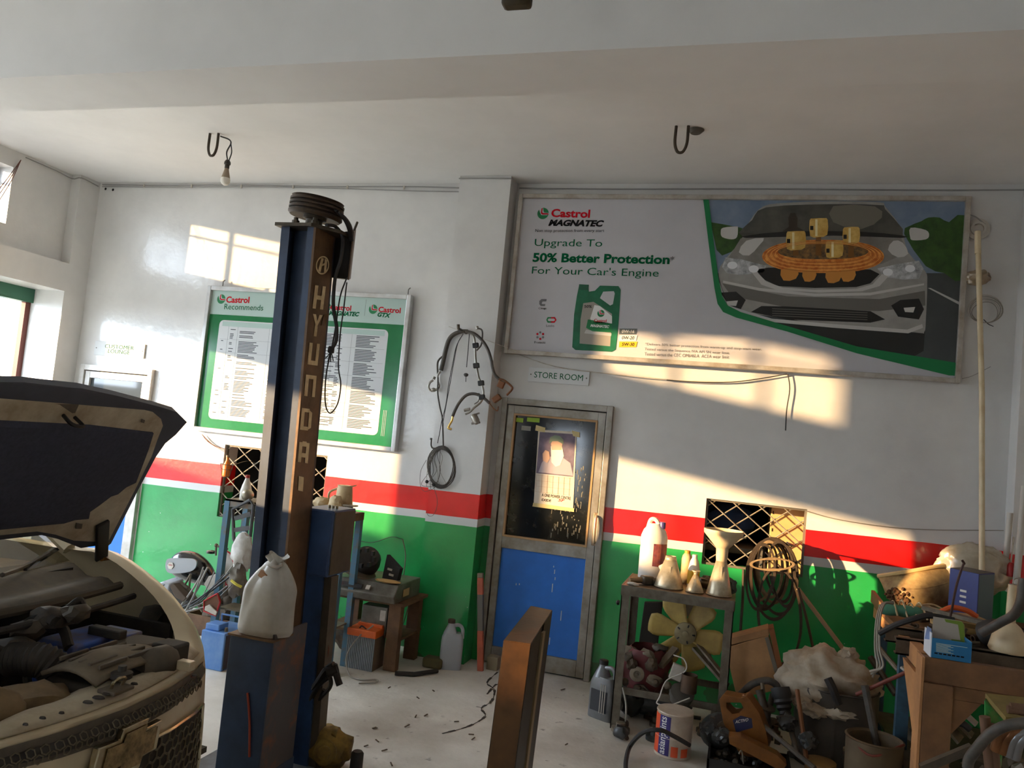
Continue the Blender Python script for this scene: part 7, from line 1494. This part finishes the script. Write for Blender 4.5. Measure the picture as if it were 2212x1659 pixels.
# surface wiring along the ceiling line
WIR = mat('surface_wire', (150,148,144), .6)
def wire(lab, pts, r=.005, m=WIR): return tag(MB().tube(smooth([V(*p_) for p_ in pts],4), r, 6).build('surface_wire', m), lab, 'wire')
zc = CEIL-.02
wire('upper grey wire clipped along the left ceiling line', [(-5.66,5.585,zc),(-5.0,5.585,zc-.005),(-4.2,5.585,zc),(-3.4,5.585,zc-.012),(-2.7,5.585,zc-.01),(-2.19,5.585,zc-.02)])
wire('lower grey wire clipped along the left ceiling line', [(-5.66,5.585,zc-.018),(-4.8,5.585,zc-.02),(-4.0,5.585,zc-.015),(-3.2,5.585,zc-.03),(-2.6,5.585,zc-.045),(-2.19,5.585,zc-.05)], .004)
wire('pair of grey wires clipped across the top of the pillar', [(-2.18,5.42,zc-.002),(-1.98,5.42,zc),(-1.765,5.42,zc-.002)])
wire('grey wire clipped above the billboard', [(-1.75,5.585,zc-.02),(-1.0,5.585,zc-.025),(0,5.585,zc-.02),(1.0,5.585,zc-.025),(1.6,5.585,zc-.02)])
wire('grey wire along the left wall ceiling line', [(-5.78,4.9,zc-.005),(-5.78,5.2,zc-.01),(-5.78,5.37,zc-.02),(-5.69,5.38,zc-.01),(-5.69,5.57,zc-.02)])
for i in range(3): wire(('first','second','third')[i]+' thin wire slanting across the high left window', [(-5.78,4.86,CEIL-.06),(-5.78,4.8-.02*i,3.3),(-5.78,4.68-.035*i,3.02)], .003, mat('brown_wire'))
for i in range(7): tag(MB().box((-5.2+i*.5,5.58,zc-.01-.002*i),(.012,.012,.028)).build('wire_clip', WPAN), 'small white clip pinning the left ceiling wires', 'clip', 'ceiling wire clips')
for k_, (px,py) in enumerate(((228,408),(244,410))): tag(MB().lathe(W(px,py,5.598), [(.012,0),(.009,.003)], 10, axis=(0,-1,0)).build('drill_hole', BLACK, sm=0), ('dark drilled hole in the wall near the left ceiling corner','second drilled hole beside the first in the left corner')[k_], 'hole')
# sagging wire under the billboard and its drop
wire('loose wire sagging below the billboard', [tuple(W(a,b,5.575)) for a,b in ((1110,762),(1200,792),(1320,808),(1440,820),(1560,825),(1640,818),(1700,808))], .0035, WPAN)
wire('black wire doubling the sagging one below the billboard', [tuple(W(a,b,5.57)) for a,b in ((1440,821),(1520,826),(1600,824),(1700,808))], .003, RUBBER)
wire('short black wire dropping from the billboard lower edge', [tuple(W(a,b,5.575)) for a,b in ((1702,808),(1706,840),(1700,880),(1698,905),(1697,930))], .004, RUBBER)
wire('thin wire sagging on the wall right of the lattice', [tuple(W(a,b,5.585)) for a,b in ((1738,1103),(1800,1120),(1900,1136),(2000,1144),(2168,1146))], .003, mat('grey_wire'))
# junction boss, taped splice and coil beside the billboard
jb = W(2112,495,5.585); t = thing('conduit_outlet', 'round plastered conduit outlet in the wall beside the billboard', 'outlet', jb+V(0,0,-.07))
MB().lathe(jb, [(.07,0),(.07,.006),(.045,.008),(.045,.02),(.032,.02),(.032,.006)], 24, axis=(0,-1,0)).build('ring', mat('grey_pvc'), t)
tp2 = W(2112,600,5.52); tag(MB().blob(tp2,(.07,.05,.05),.4,3,3,17).build('taped_splice', mat('clear_tape', (168,150,122), .3, spec=.7, c2=(120,98,74), scale=14), sm=40), 'bundle of clear tape round the wires beside the billboard', 'tape')
wc = thing('wire_coil', 'coil of grey wire hanging beside the billboard', 'wire coil', W(2125,700,5.57)+V(0,0,-.05))
for k in range(6): MB().tube([W(2129+(38-2*k)*math.cos(a)+2*math.sin(2*a+k), 667+(30-1.5*k)*math.sin(a)+1.5*k, 5.57-.003*k) for a in [2*math.pi*i/26 for i in range(26)]], .0025, 5, closed=True).build('turn', mat('grey_wire') if k % 2 else WPAN, wc)
MB().tube(smooth([W(2125,690,5.565),W(2135,700,5.56),W(2146,705,5.56)],4), .0025, 5).build('tail', RUBBER, wc)
wire('wire from the billboard frame to the conduit outlet', [tuple(W(a,b,5.575)) for a,b in ((2094,463),(2110,470),(2128,485))], .004)
wire('thin wire tail at the billboard lower right corner', [tuple(W(a,b,5.575)) for a,b in ((2078,818),(2100,812),(2140,792))], .002)
# scattered debris on the floor
rr = random.Random(55); DEB = mat('debris', (84,68,50), .9)
for i in range(26):
    px, py = rr.uniform(660,1330), rr.uniform(1470,1655); c_ = Z(px,py,.004); l_ = rr.uniform(.006,.02); a = rr.uniform(0,3.1)
    tag(MB().bar(c_-V(math.cos(a),math.sin(a),0)*l_, c_+V(math.cos(a),math.sin(a),0)*l_+V(0,0,.003), .006, .004).build('twig', DEB), 'tiny dry twig or chip scattered on the concrete floor', 'debris', 'debris on the floor')
